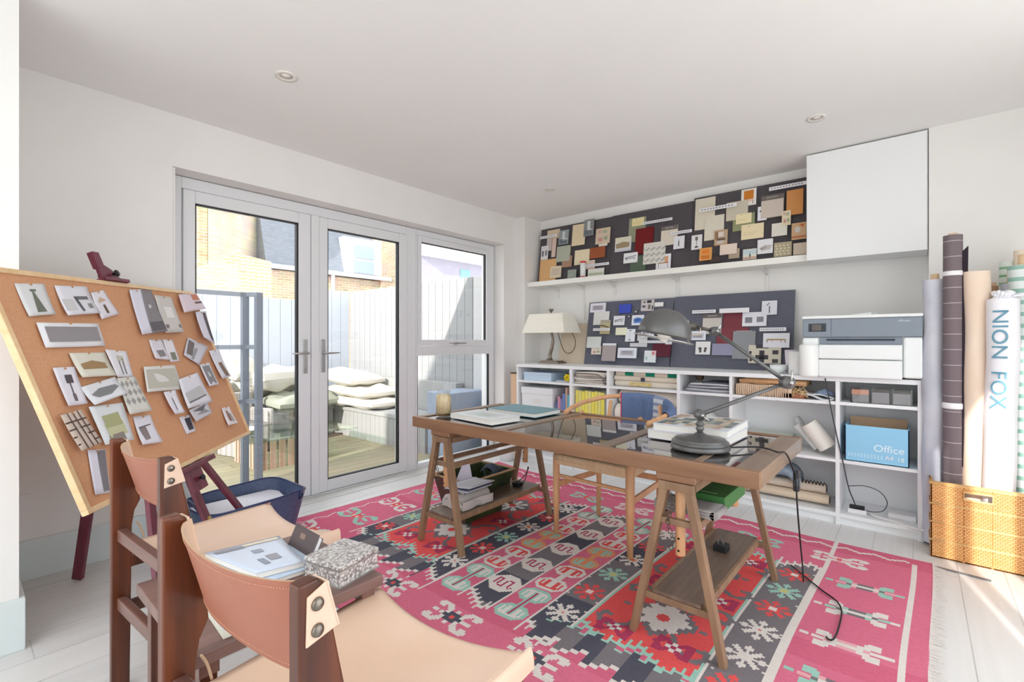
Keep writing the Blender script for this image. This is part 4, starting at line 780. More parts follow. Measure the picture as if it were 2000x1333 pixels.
L3 = [
 (60, 340, 740, 315, (222, 214, 196), 'large stone beige swatch at upper left of the right board'), (180, 565, 875, 430, (222, 216, 200), 'large ivory swatch below the stone beige one'),
 (460, 385, 620, 740, (206, 198, 180), 'greige swatch behind the title strip, right board'), (655, 215, 430, 850, (236, 232, 226), 'white card with a bright orange chair picture near the top', 'ochair2'),
 (545, 545, 755, 830, (146, 152, 116), 'olive green swatch under a cream card'), (585, 535, 660, 785, (240, 228, 184), 'cream yellow card on the olive swatch', 'card'),
 (655, 675, 865, 945, (238, 222, 184), 'large cream letter card in the centre of the right board', 'card'), (305, 745, 940, 475, (190, 160, 130), 'picture card of a warm wood interior, right board', 'room'),
 (375, 930, 1060, 595, (230, 212, 198), 'pale blush swatch low on the right board'), (490, 985, 1110, 630, (172, 156, 136), 'small taupe boucle swatch on the blush one'),
 (675, 990, 1125, 850, (222, 222, 214), 'picture card of a bottle by the sea, near the shelf', 'aurora'), (1080, 905, 1085, 1310, (178, 168, 140), 'pebbled beige stone sample low on the right board', 'pebble'), (865, 865, 1050, 1065, (230, 230, 234), 'white card with a grey stone picture, right board', 'stone'),
 (1245, 225, 545, 1460, (212, 148, 88), 'large orange leather swatch at upper right by the cabinet'), (915, 300, 585, 1205, (206, 194, 182), 'textured oatmeal swatch with grey header, right board', 'header'),
 (868, 435, 615, 985, (234, 234, 240), 'white card with a dark pendant lamp picture', 'dlamp'), (1050, 655, 820, 1250, (222, 218, 208), 'plain pale square swatch near the right edge'),
 (1183, 490, 675, 1297, (226, 214, 184), 'small botanical print card under the orange leather', 'floral'), (1310, 650, 865, 1500, (206, 172, 134), 'picture card of food at the right edge by the cabinet', 'food'), (1330, 910, 1060, 1505, (206, 190, 172), 'plain sand swatch at the bottom right corner by the cabinet'),
 (110, 975, 1135, 268, (222, 162, 92), 'small orange wood tile sample low at the seam', 'wtile'), (250, 1090, 1160, 380, (74, 62, 60), 'small near-black sample with a pale dot on the shelf edge')]
L4 = [
 (250, 250, 380, 470, (230, 228, 236), 'white drawing card at the top left of the lower board', 'frame'), (300, 370, 560, 520, (222, 222, 218), 'plain white L-overlapped card, lower left board'), (665, 265, 390, 835, (66, 84, 190), 'bright cobalt blue velvet swatch'),
 (985, 200, 360, 1170, (206, 200, 200), 'black and white splatter print card', 'bw'), (1175, 235, 295, 1300, (236, 236, 236), 'small blank white tag at the top of the lower left board'), (395, 490, 690, 535, (188, 176, 140), 'narrow landscape picture card, lower left board', 'land'),
 (585, 430, 565, 745, (226, 226, 232), 'white card with sketch of aeroplanes, lower left board', 'sketch'), (850, 420, 565, 1020, (230, 232, 240), 'white card with a blue sofa picture', 'bsofa'), (615, 600, 705, 775, (232, 232, 206), 'pale yellow card, lower left board'),
 (930, 670, 790, 1075, (206, 206, 204), 'cream card half hidden under the lamp cage'), (760, 620, 800, 895, (228, 230, 238), 'white card with a tiny lamp diagram, lower left board', 'lamp2'), (200, 730, 890, 400, (214, 218, 214), 'pale grey wool swatch at the left of the lower board'),
 (265, 860, 985, 405, (222, 210, 198), 'small coral floral card, lower left board', 'floral'), (425, 825, 1080, 620, (172, 160, 160), 'mauve-grey textured swatch with white band', 'wband'), (645, 890, 1035, 915, (228, 230, 240), 'white framed drawing card low on the lower left board', 'frame'),
 (820, 820, 875, 1065, (206, 206, 208), 'pale grey folded sample in the lower left board'), (1150, 830, 1015, 1410, (92, 32, 50), 'maroon swatch with pale frame at the seam'), (1030, 930, 1100, 1195, (222, 228, 232), 'white map card with a red corner', 'map'), (990, 600, 740, 1170, (226, 228, 236), 'white card hanging behind the lamp cage', 'sketch'), (1335, 745, 840, 1425, (222, 222, 228), 'small white tag at the end of the lower title strip', 'lamp')]
D['wband'] = [((228, 228, 232), 0, 0, 1, 0.12)]
L5 = [
 (765, 390, 620, 1040, (126, 62, 70), 'large dusty maroon swatch behind the lamp arm, upper part'), (670, 600, 830, 1130, (130, 64, 72), 'dusty maroon swatch behind the lamp arm, lower part'), (470, 400, 690, 740, (206, 200, 194), 'grey-white wool swatch with grey header, lower right board', 'header'), (1040, 380, 580, 1390, (232, 232, 240), 'white card with two grey square pictures', 'two'),
 (1320, 215, 415, 1540, (226, 226, 236), 'white card with a wall lamp picture at the upper right', 'lamp3'), (905, 650, 1050, 1230, (146, 148, 152), 'grey felt swatch under a pale card'), (950, 645, 780, 1170, (222, 228, 220), 'pale green-white card on the grey felt swatch'),
 (600, 830, 995, 905, (148, 148, 172), 'lavender grey folded fabric bundle, lower right board'), (365, 800, 985, 575, (230, 230, 230), 'white card with two small chair pictures', 'twoc'), (280, 650, 780, 510, (226, 228, 236), 'white card just right of the lamp head', 'frame'),
 (1130, 850, 1110, 1600, (214, 206, 190), 'cream swatch with black cross pattern', 'cross'), (1340, 680, 885, 1720, (234, 234, 240), 'white card with a long bench picture at the right', 'bench')]
for C, s, P, LL, wh in ((C5, s5, PLU, L1, 'upper left board'), (C6, s6, PLU, L2, 'upper middle board'), (C7, s7, PLU3, L3, 'upper right board'), (C8, s8, PLL, L4, 'lower left board'), (C9, s9, PLL, L5, 'lower right board')):
    for i, r in enumerate(LL):
        dk = r[6] if len(r) > 6 else None
        card = dk and dk not in ('header', 'tile', 'pebble', 'wtile', 'cross', 'wband')
        swatch(C, s, P, r[0], r[1], r[2], r[3], r[4], r[5], D.get(dk), 0.005+0.004*(i % 3), 'picture_card' if card else 'fabric_swatch', 'card' if card else 'swatch', ('picture cards' if card else 'samples')+' on the '+wh, lift=0.0022*i)
STR = [(C5, s5, PLU, 212, 505, 535, 405, 'white title strip at the far left edge of the upper boards'), (C5, s5, PLU, 755, 835, 865, 1025, 'white title strip beside the white tube on the upper left board'), (C6, s6, PLU, 455, 455, 490, 860, 'white title strip above the deep red swatch'),
 (C6, s6, PLU, 845, 590, 630, 1130, 'white title strip over the cream wool swatch, middle board'), (C7, s7, PLU3, 105, 460, 505, 590, 'white title strip across the large beige swatches'), (C7, s7, PLU3, 1015, 180, 225, 1500, 'white title strip at the top right by the cabinet'),
 (C8, s8, PLL, 285, 610, 645, 525, 'white title strip over the narrow landscape picture'), (C8, s8, PLL, 950, 785, 820, 1340, 'white title strip under the desk lamp cage'), (C9, s9, PLL, 312, 350, 395, 650, 'narrow white title strip right of the lamp dome'),
 (C9, s9, PLL, 705, 325, 390, 1135, 'wide white title strip above the dusty maroon swatch'), (C9, s9, PLL, 1285, 600, 650, 1670, 'white title strip above the long bench picture')]
for i, (C, s, P, a, b, c_, d_, lb) in enumerate(STR):
    swatch(C, s, P, a, b, c_, d_, (234, 234, 238), lb, D['strip'] if i not in (9,) else None, 0.003, 'title_strip', 'label', 'white title strips on the boards', lift=0.05)
m = M().lathe([(0, -0.010), (0.012, -0.006), (0.016, 0), (0.010, 0.01), (0, 0.012)], PP(1120+905*s8, 560+370*s8, PLL[0]+PLL[1]*0.012, PLL[1]), 14, ax=PLL[1])
solo('cabinet_knob', m, STEEL, 'round brass and silver knob sample pinned upper right beside the blue velvet', 'knob', 'metal knob samples')
m = M().lathe([(0, -0.010), (0.012, -0.006), (0.015, 0), (0.009, 0.008), (0, 0.010)], PP(1120+805*s8, 560+440*s8, PLL[0]+PLL[1]*0.012, PLL[1]), 14, ax=PLL[1])
solo('cabinet_knob', m, STEEL, 'dark silver knob sample pinned left of the blue sofa card', 'knob', 'metal knob samples')
t = thing('cleaning_wipes_tube', 'white cylindrical tube with red caps standing on the wall shelf', 'tube', (-2.6, 4.2, 1.845))
q = PY(1020+718*s5, 380+990*s5, 4.19)
build('tube', M().lathe([(0.028, 0), (0.028, 0.16)], (q.x, 4.19, 1.85), 24), flat((234, 238, 238), 0.4), t); build('cap', M().lathe([(0.029, 0.15), (0.029, 0.166), (0.0, 0.168)], (q.x, 4.19, 1.85), 24), flat((222, 40, 50), 0.4), t)
build('base_cap', M().lathe([(0.029, -0.005), (0.029, 0.012)], (q.x, 4.19, 1.85), 24), flat((222, 40, 50), 0.4), t)
# ---------------------------------------------------------------- kilim rug, woven cell by cell
RX0, RX1, RY0, RY1 = -3.16, 0.05, 1.12, 3.42
CS = 0.0107
NX = int((RX1-RX0)/CS); NY = int((RY1-RY0)/CS)
PK = (218, 116, 142); PK2 = (212, 106, 133); RD = (230, 92, 92); GR = (126, 120, 124); NV = (86, 86, 98); WH = (226, 218, 212); MN = (160, 202, 188); OR = (228, 156, 112); YL = (208, 202, 132); PL = (230, 172, 178); DP = (176, 66, 98)
G = [[PK]*NY for _ in range(NX)]
def gi(x): return int(round((x-RX0)/CS))
def gj(y): return int(round((y-RY0)/CS))
def put(i, j, c):
    if 0 <= i < NX and 0 <= j < NY: G[i][j] = c
def rect(x0, x1, y0, y1, c):
    for i in range(max(0, gi(x0)), min(NX, gi(x1))):
        for j in range(max(0, gj(y0)), min(NY, gj(y1))): G[i][j] = c
rr = random.Random(3)
# pink field tone drift (dye lots)
for i in range(NX):
    for j in range(NY):
        G[i][j] = PK if (math.sin(j*0.11)+math.sin(j*0.043+2)) > -0.8 else PK2
def band(x0, x1, y0, y1, col, edge=WH, ends=True, stepped=0.05, tone=None):
    i0, i1 = gi(x0), gi(x1)
    for i in range(i0, i1):
        k = min(i-i0, i1-1-i); st = int(abs(((i-i0)//3) % 8-4))*2
        a = gj(y0)+st+0; b = gj(y1)-st
        for j in range(a, b):
            c = col if not tone or j % 70 < 44 else tone
            put(i, j, c)
        if ends:
            for q in (0, 1): put(i, a-1-q, edge); put(i, b+q, edge)
            if (i-i0) % 3 == 0:
                for q in range(-3, 4): put(i, a+q-1, edge); put(i, b+q, edge)
    for j in range(gj(y0)-1, gj(y1)+1): put(i0, j, edge); put(i1-1, j, edge)
band(-2.70, -2.52, 1.62, 3.00, GR, tone=NV); band(-2.52, -1.99, 1.66, 2.95, RD, MN); band(-1.99, -1.82, 1.58, 2.97, NV)
band(-1.645, -1.45, 1.56, 2.97, GR, tone=NV); band(-1.265, -1.085, 1.52, 2.93, GR, tone=NV)
band(-1.085, -0.58, 1.66, 2.92, RD, MN); band(-0.58, -0.39, 1.30, 2.97, GR)
for (x0, x1) in ((-2.60, -1.95), (-1.2, -0.55)):      # stepped grey skirts below the red fields
    n = gi(x1)-gi(x0)
    for i in range(gi(x0), gi(x1)):
        t_ = (i-gi(x0))//3; st = (t_ % 4)
        for j in range(gj(1.50)+st*2, gj(1.645)+((t_*7) % 5)): put(i, j, GR if (t_//3) % 2 else NV)
        for q in range(2): put(i, gj(1.50)+st*2-1-q, WH)
        put(i, gj(1.645)+((t_*7) % 5), MN)
rect(-1.82, -1.812, 1.45, 3.0, WH); rect(-0.032, -0.018, 1.12, 3.32, WH)
for j in range(NY):
    if True: put(gi(-0.385), j, WH); put(gi(-0.385)+1, j, WH) if j > gj(1.3) else None
def star(cx, cy, r, c, c2, core=None, asp=1.0):
    R = int(r/CS)
    ci, cj = gi(cx), gj(cy)
    for i in range(-R, R+1):
        for j in range(-R, R+1):
            x = i/R; y = j/R*asp; rad = math.hypot(x, y)
            if rad > 1: continue
            a = math.atan2(y, x); s_ = math.cos(8*a)
            if rad < 0.42: put(ci+i, cj+j, c)
            elif s_ > 0.0 - 0.3*(rad-0.42): put(ci+i, cj+j, c)
            if rad < 0.24: put(ci+i, cj+j, c2)
            if core and rad < 0.10: put(ci+i, cj+j, core)
def diamond(cx, cy, rx, ry, c, c2, c3, hooks=WH, hk=1.0, comb=False):
    Rx = int(rx/CS); Ry = int(ry/CS); ci, cj = gi(cx), gj(cy)
    for i in range(-Rx, Rx+1):
        for j in range(-Ry, Ry+1):
            d = abs(i//2*2)/Rx+abs(j//2*2)/Ry
            if d < 1.0: put(ci+i, cj+j, c)
            if d < 0.72: put(ci+i, cj+j, c2)
            if d < 0.45 and ((i//2+j//2) % 2 == 0 or d < 0.2): put(ci+i, cj+j, c3)
    for sx in (-1, 1):
        for sy in (-1, 1):
            pts = [(Rx*0.5*sx, Ry*0.6*sy), (Rx*0.75*sx, Ry*1.05*sy), (Rx*1.05*sx, Ry*1.25*sy), (Rx*1.35*sx, Ry*1.25*sy), (Rx*1.55*sx, Ry*1.0*sy), (Rx*1.45*sx, Ry*0.75*sy), (Rx*1.25*sx, Ry*0.8*sy)]
            for k in range(len(pts)-1):
                for q in range(7):
                    u = q/6; x = pts[k][0]*(1-u)+pts[k+1][0]*u; y = pts[k][1]*(1-u)+pts[k+1][1]*u
                    x = x if abs(x) < Rx*0.5 else (Rx*0.5+(abs(x)-Rx*0.5)*hk)*(1 if x > 0 else -1)
                    for a in (0, 1):
                        for b in (0, 1): put(ci+int(round(x))+a, cj+int(round(y))+b, hooks)
        for k in range(3):
            put(ci+sx*(Rx+1+k), cj, hooks); put(ci+sx*(Rx+1+k), cj+1, hooks)
def smotif(cx, cy, c=WH, l=DP):
    ci, cj = gi(cx), gj(cy); Rx = 8; Ry = 7
    for i in range(-Rx, Rx+1):
        for j in range(-Ry, Ry+1):
            if abs(j) <= Ry-max(0, abs(i)-3)*0.9: put(ci+i, cj+j, c)
    P = [(-5, -2), (-5, 3), (-3, 3), (-2, -3), (0, -3), (1, 3), (3, 3), (4, -3), (5, -2)]
    for k in range(len(P)-1):
        (a, b), (c_, d_) = P[k], P[k+1]; n = max(abs(c_-a), abs(d_-b))
        for q in range(n+1): put(ci+a+(c_-a)*q//n, cj+b+(d_-b)*q//n, l)
def barbell(cx, cy, c, o, l=None):
    ci, cj = gi(cx), gj(cy)
    for s in (-1, 1):
        for i in range(-7, 8):
            for j in range(-5, 6):
                d = max(abs(i)/7, abs(j)/5, (abs(i)+abs(j)*1.4)/11)
                if d <= 1: put(ci+i, cj+s*8+j, o if d > 0.78 else c)
    for j in range(-10, 11):
        for i in (-1, 0, 1): put(ci+i, cj+j, o if abs(i) == 1 else (l or c))
    for s in (-1, 1):
        for i in (-4, 4):
            for j in range(5, 10): put(ci+i, cj+s*j, o)
for k in range(5): smotif(-1.543, 1.77+0.26*k)
bb = [(WH, MN, DP), (RD, WH, WH), (MN, OR, OR), (RD, WH, WH), (WH, MN, DP)]
for k in range(5): barbell(-1.728, 1.70+0.302*k, *bb[k]); 
for k in range(5): barbell(-1.362, 1.685+0.30*k, *bb[k])
st = [(WH, WH, RD), (RD, WH, None), (MN, YL, None), (WH, OR, RD), (RD, WH, None), (WH, WH, None)]
for k in range(6): star(-1.908, 1.76+0.212*k, 0.085, *st[k]); star(-1.18, 1.73+0.222*k, 0.085, *st[k]); star(-0.487, 1.52+0.212*k, 0.085, *st[(k+3) % 6])
star(-0.487, 1.52+0.212*6, 0.085, RD, WH, None)
for k in range(6): star(-2.61, 1.81+0.212*k, 0.07, *st[(k+1) % 6])
for (cx, cy) in ((-2.255, 2.04), (-0.83, 1.98), (-2.255, 2.62), (-0.83, 2.55)):
    diamond(cx, cy, 0.15, 0.17, GR, WH if cy < 2.3 else GR, YL if cy < 2.3 and cx > -1 else RD, GR); star(cx, cy, 0.11, WH, RD)
for (cx, cy) in ((-2.4, 1.80), (-2.12, 1.80), (-2.42, 2.34), (-2.1, 2.34), (-0.96, 2.26), (-0.69, 2.26), (-0.72, 1.80), (-0.96, 1.76), (-2.1, 2.85), (-0.7, 2.78), (-0.97, 2.78)):
    diamond(cx, cy, 0.05, 0.035, GR, WH, DP, DP)
for k in range(6): diamond(-0.205, 1.40+0.29*k, 0.125, 0.05, (WH, MN, PL)[k % 3], (PL, GR, GR)[k % 3], WH, (WH, WH, MN)[k % 3], 0.3)
for k in range(6): diamond(-2.915, 1.46+0.31*k, 0.10, 0.06, (WH, MN)[k % 2], RD, WH, (WH, MN)[k % 2])
for k in range(6): diamond(-2.85+0.436*k+0.44, 1.40, 0.08, 0.055, WH, NV, RD, WH)
for k in range(7): diamond(-2.75+0.40*k, 3.13, 0.085, 0.05, (WH, RD, MN)[k % 3], (PL, WH, RD)[k % 3], RD, (WH, WH, MN)[k % 3])
for i in range(gi(-3.0), gi(-0.05)):                                  # zigzag guard lines
    z = abs((i//2) % 6-3); put(i, gj(3.30)+z, WH); put(i, gj(3.30)+z+1, WH)
for j in range(gj(1.3), gj(3.3)):
    z = abs((j//2) % 6-3); put(gi(-3.08)+z, j, WH)
for _ in range(900):                                                   # flecks in the grey bands
    x = rr.choice([-2.61, -1.908, -1.18, -0.487]); i = gi(x+rr.choice([-0.075, 0.075])); j = gj(1.7+rr.random()*1.25)
    if j % 9 == 0 and G[i][j] in (GR, NV): put(i, j, WH)
def rz(x, y):
    z = 0.006+0.0016*math.sin(9*x+3*y)+0.0012*math.sin(14*y-4*x)
    d = abs((x+3.0)-0.9*(y-1.6)) ; z += 0.010*math.exp(-(d/0.03)**2)*math.exp(-((y-1.75)/0.18)**2)
    z += 0.012*math.exp(-((x+0.93)/0.05)**2-((y-1.72)/0.09)**2)
    return z
def edge(x, y):
    t_ = (y-RY0)/(RY1-RY0); u = (x-RX0)/(RX1-RX0)
    return (x+0.018*math.sin(2.3*y)*u - 0.02*(1-u)*math.sin(1.7*y), y+0.10*t_*max(0, 1-u*3.2)**2+0.010*math.sin(5*x))
vs = []; 
for j in range(NY+1):
    for i in range(NX+1):
        x = RX0+i*CS; y = RY0+j*CS; X, Y_ = edge(x, y); vs.append((X, Y_, rz(x, y)))
fs = [(j*(NX+1)+i, j*(NX+1)+i+1, (j+1)*(NX+1)+i+1, (j+1)*(NX+1)+i) for j in range(NY) for i in range(NX)]
me = bpy.data.meshes.new('pile'); me.from_pydata(vs, [], fs); me.update()
ca = me.color_attributes.new('weave', 'BYTE_COLOR', 'CORNER')
buf = []; lc = {}
for j in range(NY):
    for i in range(NX):
        c = G[i][j]
        if c not in lc: lc[c] = tuple(lin(v) for v in c)+(1.0,)
        buf.extend(lc[c]*4)
ca.data.foreach_set('color', buf)
km, N, L, b = new_mat('kilim_wool')
at = N.new('ShaderNodeVertexColor'); at.layer_name = 'weave'
tc = N.new('ShaderNodeTexCoord'); mp = N.new('ShaderNodeMapping'); mp.inputs['Scale'].default_value = (60, 400, 60); L.new(tc.outputs['Object'], mp.inputs[0])
n1 = N.new('ShaderNodeTexNoise'); n1.inputs['Scale'].default_value = 1.0; n1.inputs['Detail'].default_value = 3; L.new(mp.outputs[0], n1.inputs['Vector'])
hs = N.new('ShaderNodeHueSaturation'); mr = N.new('ShaderNodeMapRange'); mr.inputs['To Min'].default_value = 0.72; mr.inputs['To Max'].default_value = 1.22; L.new(n1.outputs['Fac'], mr.inputs['Value'])
L.new(mr.outputs[0], hs.inputs['Value']); L.new(at.outputs['Color'], hs.inputs['Color']); L.new(hs.outputs[0], b.inputs['Base Color'])
b.inputs['Roughness'].default_value = 0.95; b.inputs['Specular IOR Level'].default_value = 0.1
bp = N.new('ShaderNodeBump'); bp.inputs['Strength'].default_value = 0.25; bp.inputs['Distance'].default_value = 0.004; L.new(n1.outputs['Fac'], bp.inputs['Height']); L.new(bp.outputs[0], b.inputs['Normal'])
me.materials.append(km)
rug = thing('kilim_rug', 'large pink, red and grey patterned flatweave rug under the desk', 'rug', (-1.55, 2.27, 0))
ro = bpy.data.objects.new('weave', me); COL.objects.link(ro); ro.parent = rug; me.transform(Matrix.Translation((1.55, -2.27, 0)))
m = M()
for side in (0, 1):
    for k in range(460):
        y = RY0+(RY1-RY0)*k/460; x = RX1 if side else RX0; X, Y_ = edge(x, y)
        L_ = rr.uniform(0.02, 0.055)*(1 if side else 0.45); a = rr.uniform(-0.7, 0.5); s = 1 if side else -1
        m.tube([(X-s*0.003, Y_, 0.008), (X+s*L_*0.5*math.cos(a), Y_+L_*0.5*math.sin(a), 0.004), (X+s*L_, Y_+L_*math.sin(a)*1.3, 0.002)], [0.0014, 0.0012, 0.0008], 3, cap=False)
fo = build('fringe', m, flat((236, 226, 220), 0.95), rug, kind='stuff')
m = M()
for sx0, sx1, sy0, sy1 in ((RX0, RX1, RY0, RY1),):
    m.box(sx0+0.02, sx1-0.03, sy0+0.01, sy1-0.01, 0.0005, 0.002)
build('underside', m, flat((200, 150, 150), 0.95), rug)

# ---------------------------------------------------------------- desk: door-like glazed top on two trestles
TZ = 0.745; TX0, TX1, TY0, TY1 = -2.325, -0.412, 1.805, 2.60; TH = 0.062
t = thing('writing_desk', 'long brown wooden desk top with three dark glazed panels, lying on two trestles', 'desk', (-1.37, 2.2, TZ-TH))
bars = [(-2.27, -1.665), (-1.605, -1.075), (-1.015, -0.655), (-0.625, -0.50)]
ys0, ys1 = TY0+0.030, TY1-0.030
for a, c in ((TY0, ys0), (ys1, TY1)): build('long_rail', M().box(TX0, TX1, a, c, TZ-TH, TZ), TABW, t, 0.003)
CRW = wood('desk_cross_wood', (122, 102, 86), (154, 130, 110), 'Y', 0.3, 16, 9)
for a, c, dz in ((TX0, bars[0][0], 0), (bars[0][1], bars[1][0], 0.001), (bars[1][1], bars[2][0], 0.001), (bars[2][1], bars[3][0], 0.004), (bars[3][1], TX1, 0)): build('cross_rail', M().box(a, c, ys0, ys1, TZ-TH, TZ-dz), CRW, t, 0.002)

DG, N, L, b = new_mat('dark_glass'); b.inputs['Base Color'].default_value = rgb((152, 146, 144)); b.inputs['Metallic'].default_value = 0.85; b.inputs['Roughness'].default_value = 0.02; b.inputs['IOR'].default_value = 2.0; b.inputs['Specular IOR Level'].default_value = 0.6
for k, (a, c) in enumerate(bars):
    build('glass_panel', M().box(a-0.001, c+0.001, ys0-0.001, ys1+0.001, TZ-0.014, TZ-0.006), DG, t)
def trestle(cx, label, loc_extra=0.0):
    t = thing('trestle', label, 'trestle', (cx, 2.24, 0), 'trestles under the desk'); z1 = 0.648
    for y in (1.84, 2.645):
        for s in (-1, 1): build('leg', M().beam((cx+s*0.178, y+(0.012 if y > 2 else -0.012), 0.006), (cx+s*0.048, y, z1-0.03), 0.026, 0.036, (0, 1, 0), w2=0.032, h2=0.036), TRW, t, 0.002)
        build('crosspiece', M().box(cx-0.068, cx+0.068, y-0.019, y+0.019, z1-0.034, z1), TRW, t, 0.002)
        build('crosspiece', M().box(cx-0.085, cx+0.085, y-0.012, y+0.012, 0.478, 0.502), TRW, t, 0.002)
        build('crosspiece', M().box(cx-0.150, cx+0.150, y-0.012, y+0.012, 0.158, 0.184), TRW, t, 0.002)
        pz = M().tube([(cx, y+0.035*(1 if y < 2 else -1), 0.35), (cx, y+0.035*(1 if y < 2 else -1), 0.675)], 0.019, 16); p = build('height_post', pz, OAK, t, 0.0015)
        m = M()
        for zz in (0.372, 0.42): m.lathe([(0.0, 0.0), (0.005, 0.0005)], (cx, y+0.035*(1 if y < 2 else -1)-0.0195, zz), 10, ax=(0, -1, 0))
        build('peg_hole', m, flat((40, 30, 24), 0.9), p)
    for s in (-1, 1): build('long_rail', M().box(cx+s*0.075-0.01, cx+s*0.075+0.01, 1.86, 2.63, 0.475, 0.503), TRW, t, 0.002)
    for s in (-1, 1): build('top_rail', M().box(cx+s*0.056-0.012, cx+s*0.056+0.012, 1.85, 2.64, z1-0.034, z1-0.002), TRW, t, 0.002)
    build('top_beam', M().box(cx-0.078, cx+0.078, 1.822, 2.66, 0.650, TZ-TH), TABW, t, 0.004)
    build('lower_shelf', M().box(cx-0.095, cx+0.095, 1.83, 2.655, 0.186, 0.20), noisy('shelf_veneer', (104, 86, 72), (126, 106, 92), (40, 3, 10), 0.3), t, 0.001)
    build('lower_rail', M().box(cx-0.11, cx-0.095, 1.852, 2.633, 0.17, 0.202).box(cx+0.095, cx+0.11, 1.852, 2.633, 0.17, 0.202), TRW, t, 0.001)
    ch = M()
    for k in range(14): 
        z = 0.60-0.016*k; c = Vector((cx-0.02+0.01*math.sin(k*0.7), 1.822, z)); r = 0.008
        ch.tube([c+Vector((r*math.cos(a)*(1 if k % 2 else 0.3), r*math.cos(a)*(0.3 if k % 2 else 1)*0.6, r*1.3*math.sin(a))) for a in [i*math.pi/4 for i in range(8)]], 0.0016, 5, closed=True)
    build('chain', ch, flat((96, 88, 80), 0.4, 0.8), t)
    return t
t1 = trestle(-0.715, 'wooden A-frame trestle with pegged height posts under the right end of the desk')
t2 = copy_tree(t1); t2.location.x = -2.095; t2['label'] = 'wooden A-frame trestle with pegged height posts under the left end of the desk'
# ---------------------------------------------------------------- things on and under the desk
def book(name, x0, x1, y0, y1, z, th, c, label, pages=(236, 234, 228), rot=0.0, cover=None, cat='book', group=None, T=None):
    cx, cy = (x0+x1)/2, (y0+y1)/2; R = Matrix.Rotation(rot, 3, 'Z')
    T = T or (lambda v: R@(Vector(v)-Vector((cx, cy, 0)))+Vector((cx, cy, 0)))
    t = thing(name, label, cat, (cx, cy, z), group); cv = flat(c, 0.4)
    build('cover', M().box(x0, x1, y0, y1, z, z+0.003, T=T).box(x0, x1, y0, y1, z+th-0.003, z+th, T=T).box(x0, x0+0.004, y0, y1, z+0.003, z+th-0.003, T=T), cv, t)
    build('pages', M().box(x0+0.004, x1-0.004, y0+0.004, y1-0.004, z+0.003, z+th-0.003, T=T), flat(pages, 0.85), t)
    if cover:
        mats = []; m = M()
        for sh in cover:
            cc = flat(sh[0], 0.4)
            if cc not in mats: mats.append(cc)
            m.box(x0+(x1-x0)*sh[1], x0+(x1-x0)*sh[3], y0+(y1-y0)*sh[2], y0+(y1-y0)*sh[4], z+th, z+th+0.0006+0.0005*(cover.index(sh) if len(cover) < 6 else 0), mats.index(cc), T=T)
        build('cover_picture', m, mats, t)
    return t
rc = random.Random(5)
pic = [((rc.choice([(150, 156, 150), (196, 186, 170), (120, 130, 126), (210, 214, 212), (96, 112, 110), (186, 160, 140)])), 0.03+0.094*i, 0.04+0.15*j, 0.03+0.094*(i+1), 0.04+0.15*(j+1)) for i in range(10) for j in range(6)]
book('coffee_table_book', -0.96, -0.62, 2.12, 2.48, TZ, 0.04, (222, 222, 232), 'thick white picture book lying beneath another beside the lamp base', rot=-0.03)
book('coffee_table_book', -0.945, -0.615, 2.13, 2.50, TZ+0.04, 0.032, (214, 216, 226), 'picture book with mottled green-grey cover photo, on top of the pair beside the lamp', rot=0.03, cover=pic)
book('coffee_table_book', -2.10, -1.71, 2.23, 2.49, TZ, 0.026, (112, 156, 168), 'teal cloth-covered book lying on the left end of the desk', rot=-0.02)
book('coffee_table_book', -2.10, -1.73, 1.90, 2.12, TZ, 0.028, (226, 230, 232), 'white glossy book lying near the glass jar on the desk', rot=-0.10, cover=[((206, 214, 214), 0.2, 0.2, 0.8, 0.8), ((186, 198, 190), 0.4, 0.3, 0.7, 0.6)])
t = thing('jar', 'glass jar filled with creamy dried seeds and brushes on the left corner of the desk', 'jar', (-2.21, 1.935, TZ))
jc = (-2.20, 1.945, TZ)
build('glass', M().lathe([(0.044, 0), (0.048, 0.006), (0.048, 0.115), (0.04, 0.132), (0.04, 0.158), (0.0375, 0.158), (0.0375, 0.132), (0.0455, 0.114), (0.0455, 0.008), (0, 0.006)], jc, 28), CLEAR, t)
build('filling', M().lathe([(0.0, 0.008), (0.0445, 0.009), (0.0447, 0.112), (0.036, 0.13), (0.0, 0.128)], jc, 28), noisy('seeds', (204, 172, 126), (240, 222, 184), (120, 120, 120), 0.9, 4, 0.3), t)
build('base_layer', M().lathe([(0.0, 0.002), (0.0452, 0.0025), (0.0452, 0.016), (0.0, 0.016)], jc, 24), flat((110, 78, 44), 0.8), t)
m = M()
for k in range(5): m.tube([(jc[0]+0.012+0.004*k, jc[1]-0.01+0.006*k, TZ+0.10), (jc[0]+0.02+0.007*k, jc[1]+0.008*k-0.01, TZ+0.19+0.012*(k % 3))], 0.0025, 6)
build('brush', m, flat((196, 200, 206), 0.4), t)
